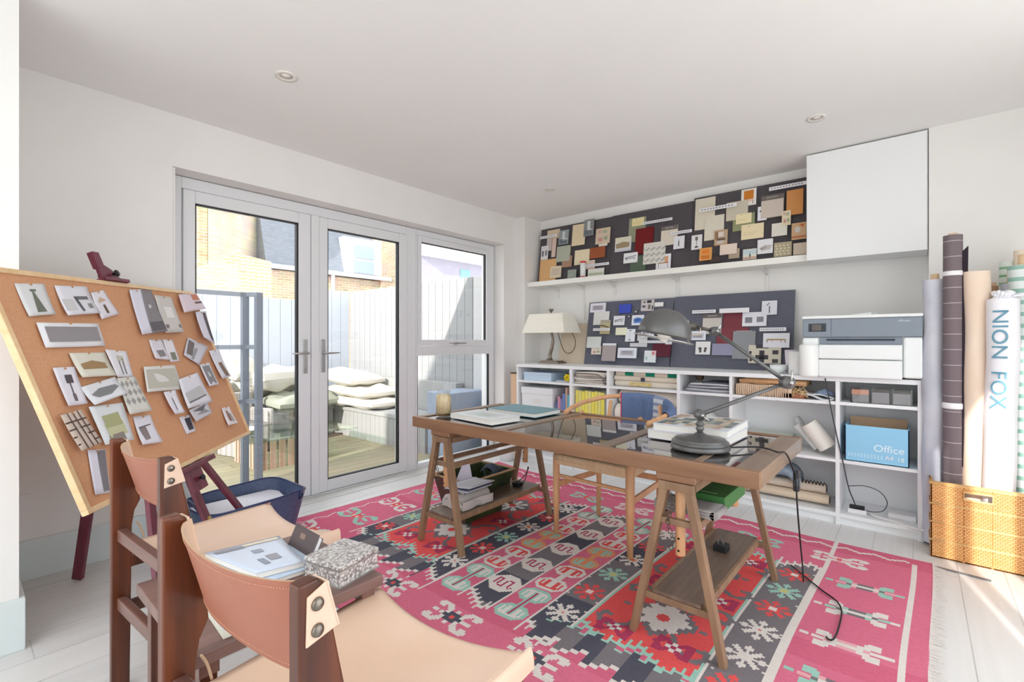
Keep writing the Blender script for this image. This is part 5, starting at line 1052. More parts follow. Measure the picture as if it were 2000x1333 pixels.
# articulated desk lamp
bc = Vector((-0.70, 2.055, TZ)); dep = bc.dot(Vector((-math.sin(YAW), math.cos(YAW), 0)))
t = thing('desk_lamp', 'gunmetal articulated desk lamp with domed shade on the right end of the desk', 'lamp', tuple(bc))
build('base', M().lathe([(0.0, 0), (0.114, 0), (0.119, 0.004), (0.119, 0.012), (0.112, 0.018), (0.112, 0.020), (0.116, 0.024), (0.114, 0.032), (0.104, 0.037), (0.104, 0.040), (0.100, 0.044), (0.055, 0.048), (0.05, 0.052), (0.03, 0.056), (0.022, 0.062), (0.016, 0.066), (0.0, 0.068)], bc, 48), LAMPM, t)
q0 = PD(1376, 811, dep); q0 = Vector((bc.x, bc.y, q0.z)); q1 = PD(1538, 748, dep-0.12); q2 = PD(1396, 648, dep+0.02)
build('stem', M().lathe([(0.013, 0.06), (0.012, 0.075), (0.017, 0.08), (0.017, 0.086), (0.012, 0.092), (0.018, 0.1), (0.018, 0.106), (0.011, 0.112), (0.010, q0.z-TZ)], bc, 20), LAMPM, t)
vw = Vector((-math.sin(YAW), math.cos(YAW), 0))
def joint(p, r, name='joint'):
    m = M().lathe([(r*0.5, -0.022), (r, -0.018), (r, 0.014), (r*0.7, 0.018), (r*0.4, 0.026), (0, 0.027)], p, 22, ax=-vw); j = build(name, m, LAMPM, t, 0.001)
    build('bolt', M().lathe([(r*0.35, 0.024), (r*0.35, 0.033), (0, 0.035)], p, 12, ax=-vw), STEEL, j); return j
joint(q0, 0.022); build('lower_arm', M().tube([q0, q0.lerp(q1, 0.12), q1], [0.010, 0.0085, 0.0075], 12), LAMPM, t)
joint(q1, 0.026); build('upper_arm', M().tube([q1, q2], 0.0075, 12), LAMPM, t)
jj = joint(q2, 0.020)
for (p, d) in ((q0, Vector((0.03, 0, -0.02))), (q1, Vector((0.006, 0, 0.05))), (q2, Vector((0.018, 0, 0.03)))):
    build('wing_lever', M().tube([p-vw*0.02, p-vw*0.024+d*0.5, p-vw*0.02+d], [0.004, 0.004, 0.003], 8), STEEL, t)
q3 = PD(1345, 636, dep+0.03); q4 = PD(1318, 630, dep+0.03)
build('lamp_holder', M().tube([q3+(q2-q3)*0.28, q3, q4], [0.017, 0.017, 0.017], 18).tube([q2, q3+(q2-q3)*0.25], [0.007, 0.007], 10), flat((84, 80, 76), 0.4, 0.5), t)
m = M()
for u in (0.05, 0.9): c = q4.lerp(q3, u); m.tube([c+Vector((0, 0, 1))*0.02*math.cos(a)+vw*0.02*math.sin(a) for a in [i*math.pi/8 for i in range(16)]], 0.0025, 6, closed=True)
m.tube(smooth_curve([q3+Vector((0, 0, -0.018)), q3+Vector((0.01, -0.01, -0.04)), q3+Vector((0.045, 0, -0.04)), q3+Vector((0.05, 0, -0.015))]), 0.0025, 6)
build('collar', m, flat((206, 196, 176), 0.3, 0.6), t)
sc_ = PD(1299, 646, dep+0.03); axu = Vector((0.20*math.cos(YAW), 0.20*math.sin(YAW), 1)).normalized(); axu = (axu-vw*0.04).normalized()
R_ = 0.110
prof = [(R_, -0.012), (R_*1.015, -0.008)]+[(R_*math.cos(a), R_*0.93*math.sin(a)) for a in [i*math.pi/2/14 for i in range(1, 14)]]+[(0.0, R_*0.93)]
inn = [(r*0.975, z*0.97) for r, z in reversed(prof[2:])]+[(R_*0.98, -0.008), (R_, -0.012)]
build('shade', M().lathe(prof+inn, sc_-axu*0.01, 48, ax=axu), LAMPM, t)
m = M(); cc = sc_-axu*0.038; e1 = Vector((math.cos(YAW), math.sin(YAW), 0)); e1 = (e1-axu*e1.dot(axu)).normalized(); e2 = axu.cross(e1)
m.tube([cc+e1*(R_*1.12)*math.cos(a)+e2*(R_*1.12)*math.sin(a) for a in [i*math.pi/24 for i in range(48)]], 0.0028, 8, closed=True)
m.tube([cc+e1*R_*1.12, q4+(q3-q4)*0.02+Vector((0, 0, -0.02))], 0.0028, 8)
build('guard_ring', m, STEEL, t)
build('bulb', M().lathe([(0.0, -0.05), (0.022, -0.04), (0.03, -0.02), (0.02, 0.01), (0.014, 0.03), (0.0, 0.03)], sc_, 20, ax=axu), flat((244, 240, 230), 0.2), t)
# lamp flex with inline switch
pts = [(bc.x+0.10, bc.y+0.03, TZ+0.012)]+[tuple(PZ(*p, TZ+0.010)) for p in ((1475, 874), (1500, 878))]
pe = PX(1552, 925, TX1+0.012)
pts += [(TX1-0.01, PX(1524, 890, TX1).y, TZ+0.012), (TX1+0.010, PX(1536, 890, TX1+0.01).y, TZ-0.004), (pe.x, pe.y, pe.z), (pe.x+0.004, pe.y, 0.62), tuple(PX(1558, 1000, pe.x+0.01)), tuple(PX(1566, 1090, pe.x+0.0)), tuple(PX(1575, 1170, pe.x-0.03)), tuple(PZ(1618, 1250, 0.014))]
pts += [tuple(PZ(*p, 0.014)) for p in ((1642, 1212), (1638, 1180), (1600, 1150), (1545, 1105))]
fl = solo('lamp_flex', M().tube(smooth_curve(pts, 8), 0.0035, 8), BLACK, 'black lamp flex running off the desk edge down onto the rug', 'cable')
sw = PX(1556, 940, pe.x+0.004)
t = thing('inline_switch', 'black inline rocker switch on the flex at the desk edge', 'switch', tuple(sw))
build('body', M().box(sw.x-0.012, sw.x+0.012, sw.y-0.016, sw.y+0.016, sw.z-0.045, sw.z+0.045), flat((48, 50, 56), 0.4), t, 0.005)
build('rocker', M().box(sw.x+0.008, sw.x+0.0145, sw.y-0.008, sw.y+0.008, sw.z-0.02, sw.z+0.012).box(sw.x-0.006, sw.x+0.006, sw.y-0.019, sw.y-0.014, sw.z-0.02, sw.z+0.012), flat((110, 114, 122), 0.3), t, 0.002)
t = thing('plug_adapter', 'small black plug adapter on the lower shelf of the right trestle', 'adapter', (-0.70, 2.35, 0.2))
build('body', M().box(-0.74, -0.68, 2.35, 2.41, 0.2, 0.232), BLACK, t, 0.004)
build('prong', M().box(-0.725, -0.72, 2.37, 2.375, 0.232, 0.25).box(-0.70, -0.695, 2.37, 2.375, 0.232, 0.25).box(-0.715, -0.707, 2.39, 2.395, 0.232, 0.252), STEEL, t)
# green box file and grey cloth on the right trestle's middle rails
t = thing('box_file', 'green box file lying on the middle rails of the right trestle', 'box', (-0.72, 2.5, 0.5))
build('body', M().box(-0.745, -0.592, 2.03, 2.33, 0.505, 0.563), flat((62, 120, 62), 0.5), t, 0.003)
build('lid_label', M().box(-0.70, -0.63, 2.06, 2.066, 0.5632, 0.5642), flat((150, 190, 146), 0.5), t)
m = M()
for k in range(3): m.slab(lambda u, v: (-0.835+u*0.24, 1.90+v*0.12, 0.516+0.0115*k+0.001*math.sin(5*v+3*u)), 6, 8, 0.010)
m.tube([(-0.595, 1.90, 0.522), (-0.595, 2.02, 0.522)], 0.0165, 10)
solo('folded_cloth', m, flat((158, 154, 152), 0.9), 'grey folded cloth in front of the green box file on the right trestle', 'cloth')
# trough, papers and cable on the left trestle
t = thing('wooden_trough', 'dark green painted wooden trough with tapered sides behind the left trestle', 'trough', (-2.38, 2.45, 0.008))
TG = noisy('dark_green_paint', (40, 48, 34), (62, 78, 44), (8, 8, 8), 0.5, 4); TD = noisy('dark_brown_paint', (70, 46, 42), (96, 68, 60), (8, 8, 8), 0.5)
def tr(xa, ya, z): return (xa, ya, z)
bx0, bx1, by0, by1 = -2.40, -2.225, 2.15, 2.50; ux0, ux1, uy0, uy1 = -2.48, -2.155, 2.10, 2.56; zb, zt2 = 0.012, 0.30
Bq = [Vector((bx0, by0, zb)), Vector((bx1, by0, zb)), Vector((bx1, by1, zb)), Vector((bx0, by1, zb))]
Uq = [Vector((ux0, uy0, zt2)), Vector((ux1, uy0, zt2)), Vector((ux1, uy1, zt2)), Vector((ux0, uy1, zt2))]
cB = sum(Bq, Vector())/4; cU = sum(Uq, Vector())/4
for i in range(4):
    j = (i+1) % 4; a, b_, c_, d_ = Bq[i], Bq[j], Uq[j], Uq[i]; k = 0.07
    ins = lambda p, c: p+Vector(((c.x-p.x)*0.12, (c.y-p.y)*0.05, 0))
    m = M().add([a, b_, c_, d_, ins(a, cB), ins(b_, cB), ins(c_, cU), ins(d_, cU)], [(0, 1, 2, 3), (5, 4, 7, 6), (3, 2, 6, 7), (1, 0, 4, 5), (0, 3, 7, 4), (2, 1, 5, 6)])
    build('side_board', m, TD if i == 0 else TG, t)
build('bottom_board', M().box(bx0+0.02, bx1-0.02, by0+0.02, by1-0.02, zb, zb+0.012), TG, t)
m = M()
for i in range(4): m.beam(Uq[i]+Vector((0, 0, 0.003)), Uq[(i+1) % 4]+Vector((0, 0, 0.003)), 0.02, 0.008)
build('worn_rim', m, flat((172, 140, 104), 0.7), t)
solo('paper_sheet', M().hexa([(-2.38, 2.18, 0.20), (-2.20, 2.20, 0.27), (-2.202, 2.204, 0.27), (-2.382, 2.184, 0.20)], [(-2.34, 2.24, 0.37), (-2.29, 2.25, 0.39), (-2.292, 2.254, 0.39), (-2.342, 2.244, 0.37)]), flat((212, 206, 222), 0.8), 'pale lilac folded card standing up in the dark trough', 'paper')
m = M(); m.slab(lambda u, v: (-2.34+u*0.14, 2.41+v*0.12, 0.285+0.04*math.sin(math.pi*u)+0.02*math.sin(5*v)), 10, 8, 0.01)
m.tube(smooth_curve([(-2.30, 2.40, 0.32), (-2.27, 2.385, 0.28), (-2.24, 2.39, 0.26), (-2.21, 2.41, 0.30)]), 0.004, 6)
solo('cloth_pouch', m, flat((74, 82, 96), 0.85), 'dark blue-grey cloth pouch with pale cord at the far end of the trough', 'pouch')
PLS = flat((196, 190, 186), 0.3)
m = M(); m.slab(lambda u, v: (-2.19+u*0.17, 1.93+v*0.26, 0.235+0.05*math.sin(math.pi*min(1, u*1.1))**0.6+0.008*math.sin(13*u+7*v)*math.cos(9*v)), 16, 16, 0.03)
m.grid(lambda u, v: (-2.192+u*0.174, 1.926+0.006*math.sin(9*u), 0.204+v*(0.035+0.05*math.sin(math.pi*min(1, u*1.1))**0.6)), 12, 5); m.grid(lambda u, v: (-2.018+0.006*math.sin(9*u), 1.93+u*0.26, 0.204+v*0.05), 12, 5)
solo('plastic_pouch', m, PLS, 'crumpled translucent plastic pouch of papers on the left trestle shelf', 'pouch')
m = M()
for k in range(5): m.slab(lambda u, v: (-2.20+u*0.17+0.008*k, 1.95+v*0.22+0.004*k, 0.302+0.007*k+0.008*math.sin(3*u+k)), 6, 6, 0.005, mi=k % 2)
solo('paper_stack', m, [flat((206, 206, 212), 0.7), flat((70, 76, 100), 0.6)], 'stack of white papers and a navy folder on the plastic pouch', 'papers')
m = M().box(-2.12, -2.07, 2.50, 2.55, 0.2, 0.225).tube(smooth_curve([(-2.10, 2.53, 0.225), (-2.08, 2.58, 0.26), (-2.06, 2.60, 0.31), (-2.04, 2.57, 0.33), (-2.03, 2.54, 0.28), (-2.05, 2.52, 0.22), (-2.12, 2.56, 0.21)]), 0.003, 6)
solo('charger', m, BLACK, 'small black charger with looped lead on the left trestle shelf', 'charger')

# ---------------------------------------------------------------- oak elbow chair with blue blanket
t = thing('elbow_chair', 'light oak elbow chair with curved top rail, pulled up to the desk', 'chair', (-1.45, 2.6, 0))
A1 = Vector((-1.70, 2.425, 0.012)); A2 = Vector((-1.195, 2.405, 0.012)); A3 = Vector((-1.655, 2.86, 0.012)); A4 = Vector((-1.225, 2.86, 0.012))
OK = lambda ax: OAK
zr = 0.76
la = Vector((-1.615, 2.50, 0.755)); ra = Vector((-1.115, 2.45, 0.735))
build('leg', M().tube([A1, A1+Vector((0, 0, 0.25)), A1+Vector((0, 0, 0.48)), Vector((-1.62, 2.50, 0.62)), Vector((-1.625, 2.60, 0.755))], [0.014, 0.021, 0.022, 0.016, 0.013], 16), OAK, t)
build('leg', M().tube([A2, A2+Vector((0, 0, 0.25)), A2+Vector((0, 0, 0.48)), Vector((-1.17, 2.50, 0.62)), Vector((-1.14, 2.60, 0.755))], [0.016, 0.024, 0.026, 0.017, 0.013], 16), OAK, t)
build('leg', M().tube([A3, A3+Vector((0.0, 0.01, 0.42)), Vector((-1.62, 2.93, 0.62)), Vector((-1.60, 2.93, 0.79))], [0.014, 0.020, 0.016, 0.012], 16), OAK, t)
build('leg', M().tube([A4, A4+Vector((0.0, 0.01, 0.42)), Vector((-1.24, 2.93, 0.62)), Vector((-1.25, 2.93, 0.79))], [0.014, 0.022, 0.016, 0.012], 16), OAK, t)
rail = [(-1.665, 2.47, 0.755), (-1.70, 2.62, 0.772), (-1.71, 2.80, 0.79), (-1.62, 2.96, 0.815), (-1.43, 3.03, 0.825), (-1.24, 2.96, 0.815), (-1.12, 2.80, 0.785), (-1.10, 2.62, 0.765), (-1.12, 2.46, 0.745)]
build('top_rail', M().tube(smooth_curve(rail, 8), [0.010]+[0.015]*63+[0.010], 12), OAK, t)
PAP = noisy('paper_cord', (222, 190, 150), (236, 208, 172), (60, 8, 8), 0.8, 3, 0.3)
build('seat', M().slab(lambda u, v: (-1.70+u*0.50+0.02*v-0.04*u*v, 2.40+v*0.46, 0.505-0.02*math.sin(math.pi*u)*math.sin(math.pi*v)), 10, 10, 0.035), PAP, t)
build('seat_rail', M().beam(A1+Vector((0, 0, 0.46)), A2+Vector((0, 0, 0.46)), 0.028, 0.06).beam(A3+Vector((0, 0, 0.46)), A4+Vector((0, 0, 0.46)), 0.028, 0.05).beam(A1+Vector((0, 0, 0.46)), A3+Vector((0, 0, 0.46)), 0.028, 0.05).beam(A2+Vector((0, 0, 0.46)), A4+Vector((0, 0, 0.46)), 0.028, 0.05), PAP, t, 0.006)
for (a, b_, z, z2) in ((A1, A2, 0.36, 0.36), (A3, A4, 0.33, 0.33), (A1, A3, 0.30, 0.30), (A2, A4, 0.30, 0.30)):
    build('stretcher', M().beam(a+Vector((0, 0, z)), b_+Vector((0, 0, z2)), 0.016, 0.036 if a != A1 or b_ != A2 else 0.02), OAK, t, 0.003)
build('splat', M().beam((-1.43, 2.90, 0.44), (-1.43, 3.025, 0.70), 0.10, 0.012, (0, 1, 0)), OAK, t, 0.003)
# blanket over the rail
BL = stripes('blue_wool', (92, 116, 164), (92, 116, 164), 1, 'X')
def bcol(name, ca, cb, fr): return stripes(name, ca, cb, fr, 'Z', 0.5, 0.95)
BLU = noisy('blue_wool_weave', (94, 114, 154), (112, 132, 168), (150, 150, 150), 0.95, 3, 0.2, spec=0.1)
cur = smooth_curve(rail, 8)
def rp(s): k = min(int(s), len(cur)-2); return cur[k].lerp(cur[k+1], s-k)
def drape(u, v, s0, s1, dz0, dz1):
    s = s0+(s1-s0)*u; p = rp(s); tg = (rp(min(s+0.5, len(cur)-1.01))-rp(max(s-0.5, 0))).normalized(); o = Vector((tg.y, -tg.x, 0))
    h = (v-0.5)*2; r = 0.022
    if abs(h) < 0.2: a = h/0.2*math.pi/2; q = p+o*r*math.sin(a)*(-1)+Vector((0, 0, r*math.cos(a)))
    else:
        s_ = -1 if h > 0 else 1; l = (abs(h)-0.2)/0.8; q = p+o*s_*(r+0.006*math.sin(6*u*3+l*2))+Vector((0, 0, -l*(dz0 if h > 0 else dz1)*(1+0.05*math.sin(4*u))))
    return q
t = thing('blanket', 'blue wool blanket with a pale checked band draped over the oak chair back', 'blanket', (-1.3, 2.9, 0.55))
S_A, S_B, S_C, S_D = 27.0, 37.0, 41.5, 54.5
build('cloth', M().grid(lambda u, v: drape(u, v, S_A, S_B, 0.30, 0.30), 16, 24).grid(lambda u, v: drape(u, v, S_C, S_D, 0.22, 0.30), 14, 24), BLU, t)
build('checked_band', M().grid(lambda u, v: drape(u, v, S_B, S_C, 0.20, 0.30), 8, 24), stripes('pale_check', (206, 212, 222), (140, 152, 180), 22, 'Z', 0.45, 0.95), t)
build('edge_binding', M().tube([drape(0, i/20, S_A, S_B, 0.20, 0.30) for i in range(21)], 0.004, 6), flat((196, 62, 92), 0.9), t)
m = M()
for k in range(14):
    p = drape(1, 0.06+0.02*k, S_C, S_D, 0.22, 0.3); m.tube(smooth_curve([p, p+Vector((0.02+0.003*(k % 3), -0.01, -0.05)), p+Vector((0.012, -0.02, -0.12-0.01*(k % 4)))], 4), 0.006, 6)
build('tassels', m, flat((66, 92, 150), 0.95), t)
# ---------------------------------------------------------------- low safari chairs (leather slings on dark wood), built once and copied
WB_, DB = 0.508, 0.60                                     # width over the posts, depth
KS_ = 0.918            # real size of the chairs
def safari(label):
    XF[0] = lambda v: (v[0]*KS_, v[1]*KS_, 0.0 if v[2] < 0.012 else v[2]*KS_+0.0984)
    t = thing('safari_chair', label, 'chair', (0, 0, 0), 'leather safari chairs in the foreground')
    hw = WB_/2; th = 0.028
    for s in (-1, 1):
        xo = s*hw; xi = s*(hw-th); x0, x1 = min(xo, xi), max(xo, xi)
        prof = [(0.0, 0.0), (0.055, 0.0), (0.062, 0.50), (0.070, 0.555), (0.088, 0.592), (0.086, 0.62), (0.051, 0.79), (0.045, 0.822), (0.034, 0.836), (0.0, 0.835)]
        n = len(prof); vs = [(x0, y, z) for y, z in prof]+[(x1, y, z) for y, z in prof]
        m = M().add(vs, [tuple(reversed(range(n))), tuple(range(n, 2*n))]+[(i, (i+1) % n, n+(i+1) % n, n+i) for i in range(n)])
        build('rear_post', m, DWOOD, t, 0.004)
        build('front_leg', M().box(s*(hw+0.012)-(th if s > 0 else 0), s*(hw+0.012)+(0 if s > 0 else th), DB-0.055, DB-0.0, 0, 0.405), DWOOD, t, 0.004)
        build('side_rail', M().beam((s*(hw-0.014), 0.02, 0.365), (s*(hw-0.002), DB-0.02, 0.360), 0.026, 0.045), DWOOD, t, 0.003)
        build('side_rail', M().beam((s*(hw-0.014), 0.02, 0.19), (s*(hw-0.002), DB-0.02, 0.19), 0.024, 0.045), DWOOD, t, 0.003)
        # leather end wrapped round the post, with two rivets
        zc0, zc1 = 0.730, 0.833
        m = M()
        xx = s*(hw+0.0035)
        def pw(z): return 0.086-(z-0.62)*0.205
        pts = [(xx, 0.010, zc0+0.010), (xx, 0.012, zc1-0.018), (xx, pw(zc1)+0.004, zc1-0.005), (xx, pw(zc0)+0.004, zc0+0.02)]
        b2 = [(p[0]-s*0.0042, p[1], p[2]) for p in pts]
        m.hexa(pts if s < 0 else list(reversed(pts)), b2 if s < 0 else list(reversed(b2)))
        fl_ = build('strap_end', m, LEATH, t, 0.0015); fl_['label'] = 'pale leather strap end with two rivets'
        fr_ = M().hexa([(s*(hw+0.0035), pw(zc0)+0.0002, zc0+0.02), (s*(hw-th-0.004), pw(zc0)+0.0002, zc0+0.02), (s*(hw-th-0.004), pw(zc0)+0.0045, zc0+0.02), (s*(hw+0.0035), pw(zc0)+0.0045, zc0+0.02)],
                       [(s*(hw+0.0035), pw(zc1)+0.0002, zc1-0.005), (s*(hw-th-0.004), pw(zc1)+0.0002, zc1-0.005), (s*(hw-th-0.004), pw(zc1)+0.0045, zc1-0.005), (s*(hw+0.0035), pw(zc1)+0.0045, zc1-0.005)])
        build('strap_wrap', fr_, LEATH, t)
        for zz in (0.760, 0.800):
            build('rivet', M().lathe([(0.0105, 0), (0.0105, 0.0015), (0.009, 0.0045), (0.005, 0.0065), (0, 0.007)], (s*(hw+0.0036), 0.028, zz), 22, ax=(s, 0, 0)), RIVET, t)
        # seat strap round side rail
        build('seat_strap', M().tube(smooth_curve([(s*(hw+0.004), 0.085, 0.50), (s*(hw+0.010), 0.10, 0.47), (s*(hw+0.010), 0.11, 0.43)], 4), 0.003, 6), LEDGE, t)
    for (y, z, h) in ((0.030, 0.475, 0.045), (0.030, 0.22, 0.045)):
        build('back_rail', M().box(-hw+th-0.002, hw-th+0.002, y-0.014, y+0.014, z-h/2, z+h/2), DWOODX, t, 0.004)
    build('front_rail', M().box(-hw-0.01, hw+0.01, DB-0.045, DB-0.018, 0.17, 0.215), DWOODX, t, 0.004)
    # back sling: from inner faces of the posts, bellied forwards
    z0, z1 = 0.638, 0.822
    def sl(u, v, off=0.0):
        x = (u-0.5)*2; e = 1-x*x
        z = z0+(z1-z0)*v-0.012*e*v
        y = pw(z)+0.004-(0.040+0.020*v)*e**0.55+off
        return Vector((x*(hw-th-0.001), y, z))
    nu, nv = 40, 8
    m = M(); m.grid(lambda u, v: sl(1-u, v, 0.0045), nu, nv, 0)
    m.grid(lambda u, v: sl(u, v, 0.0), nu, nv, 1)
    for k in range(nu):
        for v in (0, 1): m.quad(sl(k/nu, v), sl((k+1)/nu, v), sl((k+1)/nu, v, 0.0045), sl(k/nu, v, 0.0045), 2)
    build('back_sling', m, [LEATH, LEATHB, LEDGE], t)['label'] = 'curved leather back sling, tan outside and pale inside'
    m = M()
    for k in range(2, nu*2-2):
        u = k/(nu*2); p = sl(u, 0.93, -0.0006); q = sl(u+0.006, 0.93, -0.0006); m.tube([p, q], 0.0008, 4)
        p = sl(u, 0.07, -0.0006); q = sl(u+0.006, 0.07, -0.0006); m.tube([p, q], 0.0008, 4)
    build('stitching', m, flat((214, 170, 140), 0.7), t, kind='stuff')
    # seat sling
    def st(u, v):
        x = (u-0.5)*2; hwid = (hw+0.006)*(1+0.05*v); y = 0.09+v*(DB-0.075)-0.035*(1-x*x)*max(0, (v-0.5)/0.5)**1.5
        dip = 0.045*(1-x*x)*(0.5+0.5*math.sin(math.pi*v)); z = 0.428-dip
        if v > 0.93: z -= (v-0.93)**2*3.0
        return Vector((x*hwid, y, z))
    m = M(); m.slab(lambda u, v: st(u, v), 30, 30, 0.005)
    build('seat_sling', m, LEATH, t)['label'] = 'wide pale leather seat sling'
    for s in (-1, 1):
        m = M(); m.grid(lambda u, v: (s*((hw+0.006)*(1+0.05*u)+0.014*math.sin(v*math.pi/2)), 0.09+u*(DB-0.075), 0.428-0.05*v*v-0.0), 12, 6)
        build('side_roll', m, LEATH, t)
        for k in range(3): build('rivet', M().lathe([(0.010, 0), (0.010, 0.002), (0.005, 0.006), (0, 0.0065)], (s*(hw+0.024+0.02*0.05), 0.16+0.18*k, 0.385), 16, ax=(s, 0, 0)), RIVET, t)
    m = M(); m.grid(lambda u, v: st(u, 1)+Vector((0, 0.010*math.sin(v*math.pi/2), -0.042*v)), 20, 5); build('front_fold', m, LEATH, t)
    XF[0] = None
    return t
ch1 = safari('safari chair with tan leather back sling, nearest to the viewer')
ch2 = copy_tree(ch1); ch2['label'] = 'safari chair with leather slings beside the corkboard, left of the small table'
def place(o, rl, rr_):
    rl = Vector(rl); rr_ = Vector(rr_); mid = (rl+rr_)/2; d = rr_-rl; o.location = (mid.x, mid.y, 0.0); o.rotation_euler = (0, 0, math.atan2(d.y, d.x))
place(ch1, (-1.102, 0.253), (-0.638, 0.305)); place(ch2, (-2.107, 0.349), (-1.637, 0.384))
# ---------------------------------------------------------------- small plank table between the chairs
TT = 0.5436
t = thing('side_table', 'low dark wooden plank table between the two leather chairs', 'table', (-1.56, 0.62, 0))
build('tabletop', M().box(-1.608, -1.142, 0.323, 0.786, TT-0.030, TT), TWOODY, t, 0.003)
for y in (0.34, 0.73): build('batten', M().box(-1.59, -1.16, y, y+0.04, TT-0.065, TT-0.031), DWOODX, t, 0.002)
for x in (-1.585, -1.20):
    for y in (0.34, 0.73): build('leg', M().box(x, x+0.035, y+0.003, y+0.037, 0.0, TT-0.066), DWOOD, t, 0.002)
for y in (0.36, 0.75): build('stretcher', M().beam((-1.57, y, 0.06), (-1.19, y, 0.40), 0.02, 0.03), DWOOD, t, 0.002)
# silver embossed box
m_, N, L, b = new_mat('embossed_pewter'); vr = N.new('ShaderNodeTexVoronoi'); vr.inputs['Scale'].default_value = 130; tc = N.new('ShaderNodeTexCoord'); L.new(tc.outputs['Object'], vr.inputs['Vector'])
b.inputs['Base Color'].default_value = rgb((186, 184, 184)); b.inputs['Metallic'].default_value = 0.5; b.inputs['Roughness'].default_value = 0.45
vr.feature = 'SMOOTH_F1'; rp_ = N.new('ShaderNodeValToRGB'); rp_.color_ramp.elements[0].color = rgb((226, 224, 222)); rp_.color_ramp.elements[1].color = rgb((160, 154, 152)); rp_.color_ramp.elements[0].position = 0.25; rp_.color_ramp.elements[1].position = 0.6
L.new(vr.outputs['Distance'], rp_.inputs[0]); L.new(rp_.outputs[0], b.inputs['Base Color'])
bp = N.new('ShaderNodeBump'); bp.inputs['Strength'].default_value = 0.9; bp.inputs['Distance'].default_value = 0.004; bp.invert = True; L.new(vr.outputs['Distance'], bp.inputs['Height']); L.new(bp.outputs[0], b.inputs['Normal'])
EMB = m_
a_ = PZ(664, 1150, TT+0.003); b1 = PZ(738, 1107, TT+0.003)
e_ = Vector((0.03, 0.1997, 0)); 
e1_ = (b1-a_); e1_.z = 0; Lb = e1_.length; e1_.normalize(); e2_ = Vector((-e1_.y, e1_.x, 0)); Wb = 0.150
a_.z = TT
t = thing('trinket_box', 'square silver embossed metal box on the corner of the plank table', 'box', tuple(a_))
def EB(x0, x1, y0, y1, z0, z1): return [a_+e1_*x+e2_*y+Vector((0, 0, z)) for z in (z0, z1) for x, y in ((x0, y0), (x1, y0), (x1, y1), (x0, y1))]
def addq(m, q): return m.hexa(q[:4], q[4:])
Lb = max(0.11, min(Lb, 0.16)); Wb = Lb*0.98
build('body', addq(M(), EB(0, Lb, 0, Wb, 0.001, 0.044)), EMB, t, 0.002); build('lid', addq(M(), EB(-0.002, Lb+0.002, -0.002, Wb+0.002, 0.046, 0.059)), EMB, t, 0.003)
build('border', addq(addq(M(), EB(-0.003, Lb+0.003, -0.003, Wb+0.003, 0.0, 0.005)), EB(-0.003, Lb+0.003, -0.003, Wb+0.003, 0.043, 0.0465)), flat((190, 188, 186), 0.35, 0.8), t)
# papers, magazines, dark book
MG = flat((206, 216, 230), 0.3)
def quadbook(name, c, z, th, mat, label, edgec=(226, 222, 214), pics=None, cat='magazine', group=None, wave=0.0):
    cs = [PZ(p[0], p[1], z+th) for p in c]
    t = thing(name, label, cat, (cs[0].x, cs[0].y, z), group)
    dn = [v-Vector((0, 0, th)) for v in cs]
    ctr = sum(cs, Vector())/4
    m = M().hexa([v.lerp(Vector((ctr.x, ctr.y, v.z)), 0.012)+Vector((0, 0, 0.001)) for v in dn], [v.lerp(Vector((ctr.x, ctr.y, v.z)), 0.012)-Vector((0, 0, 0.0015)) for v in cs])
    build('pages', m, flat(edgec, 0.8), t)
    def F(u, v): return cs[0].lerp(cs[1], u).lerp(cs[3].lerp(cs[2], u), v)
    build('cover', M().slab(lambda u, v: F(u, 1-v)+Vector((0, 0, 0.0012+wave*math.sin(math.pi*u)*v)), 8, 6, 0.0018), mat, t)
    if pics:
        mats = []; m = M()
        decoP(m, pics, lambda u, v: F(u, v)+Vector((0, 0, 0.0026+wave*math.sin(math.pi*u)*(1-v))), mats); build('printed_picture', m, mats, t)
    return t
quadbook('magazine', [(395, 1105), (590, 1060), (640, 1100), (455, 1160)], TT+0.0, 0.012, flat((190, 206, 226), 0.35), 'pale blue magazine lying lowest under the leather sling')
quadbook('magazine', [(400, 1082), (545, 1048), (594, 1098), (500, 1122)], TT+0.014, 0.016, flat((206, 216, 232), 0.3), 'open glossy magazine with pale photographs beside the dark book', pics=[((150, 150, 156), 0.05, 0.08, 0.45, 0.16), ((232, 220, 196), 0.45, 0.05, 0.95, 0.12), ((160, 166, 180), 0.45, 0.3, 0.6, 0.42), ((150, 156, 170), 0.35, 0.62, 0.46, 0.82), ((160, 160, 168), 0.52, 0.56, 0.72, 0.74)])
# dark bound diary leaning
p0 = PZ(603, 1100, TT+0.002); p1 = PZ(548, 1055, TT+0.018)
t = thing('diary', 'dark brown leather diary leaning open-edged against the silver box', 'book', tuple(p0))
dd = (p1-p0); dd.z = 0; dd.normalize(); upv = Vector((0.02, 0.42, 0.9)).normalized(); side = Vector((0.9, 0.1, -0.35)).normalized()
dl = 0.15; hh = 0.078; tk = 0.018
def DBx(u0, u1, v0, v1, w0, w1): return [p0+dd*u+upv*v+side*w for w in (w0, w1) for u, v in ((u0, v0), (u1, v0), (u1, v1), (u0, v1))]
build('cover', addq(addq(M(), DBx(0, dl, 0, hh, 0, 0.0025)), DBx(0, dl, 0, hh, tk, tk+0.0025)), flat((92, 82, 84), 0.4), t, 0.001)
build('pages', addq(M(), DBx(0.004, dl-0.004, 0.003, hh-0.003, 0.0025, tk)), flat((206, 204, 206), 0.5), t)
build('stamp', M().add([p0+dd*u+upv*v-side*0.0006 for u, v in ((0.07, 0.045), (0.07, 0.06), (0.10, 0.06), (0.10, 0.045))], [(0, 1, 2, 3)]), flat((150, 122, 110), 0.5), t)
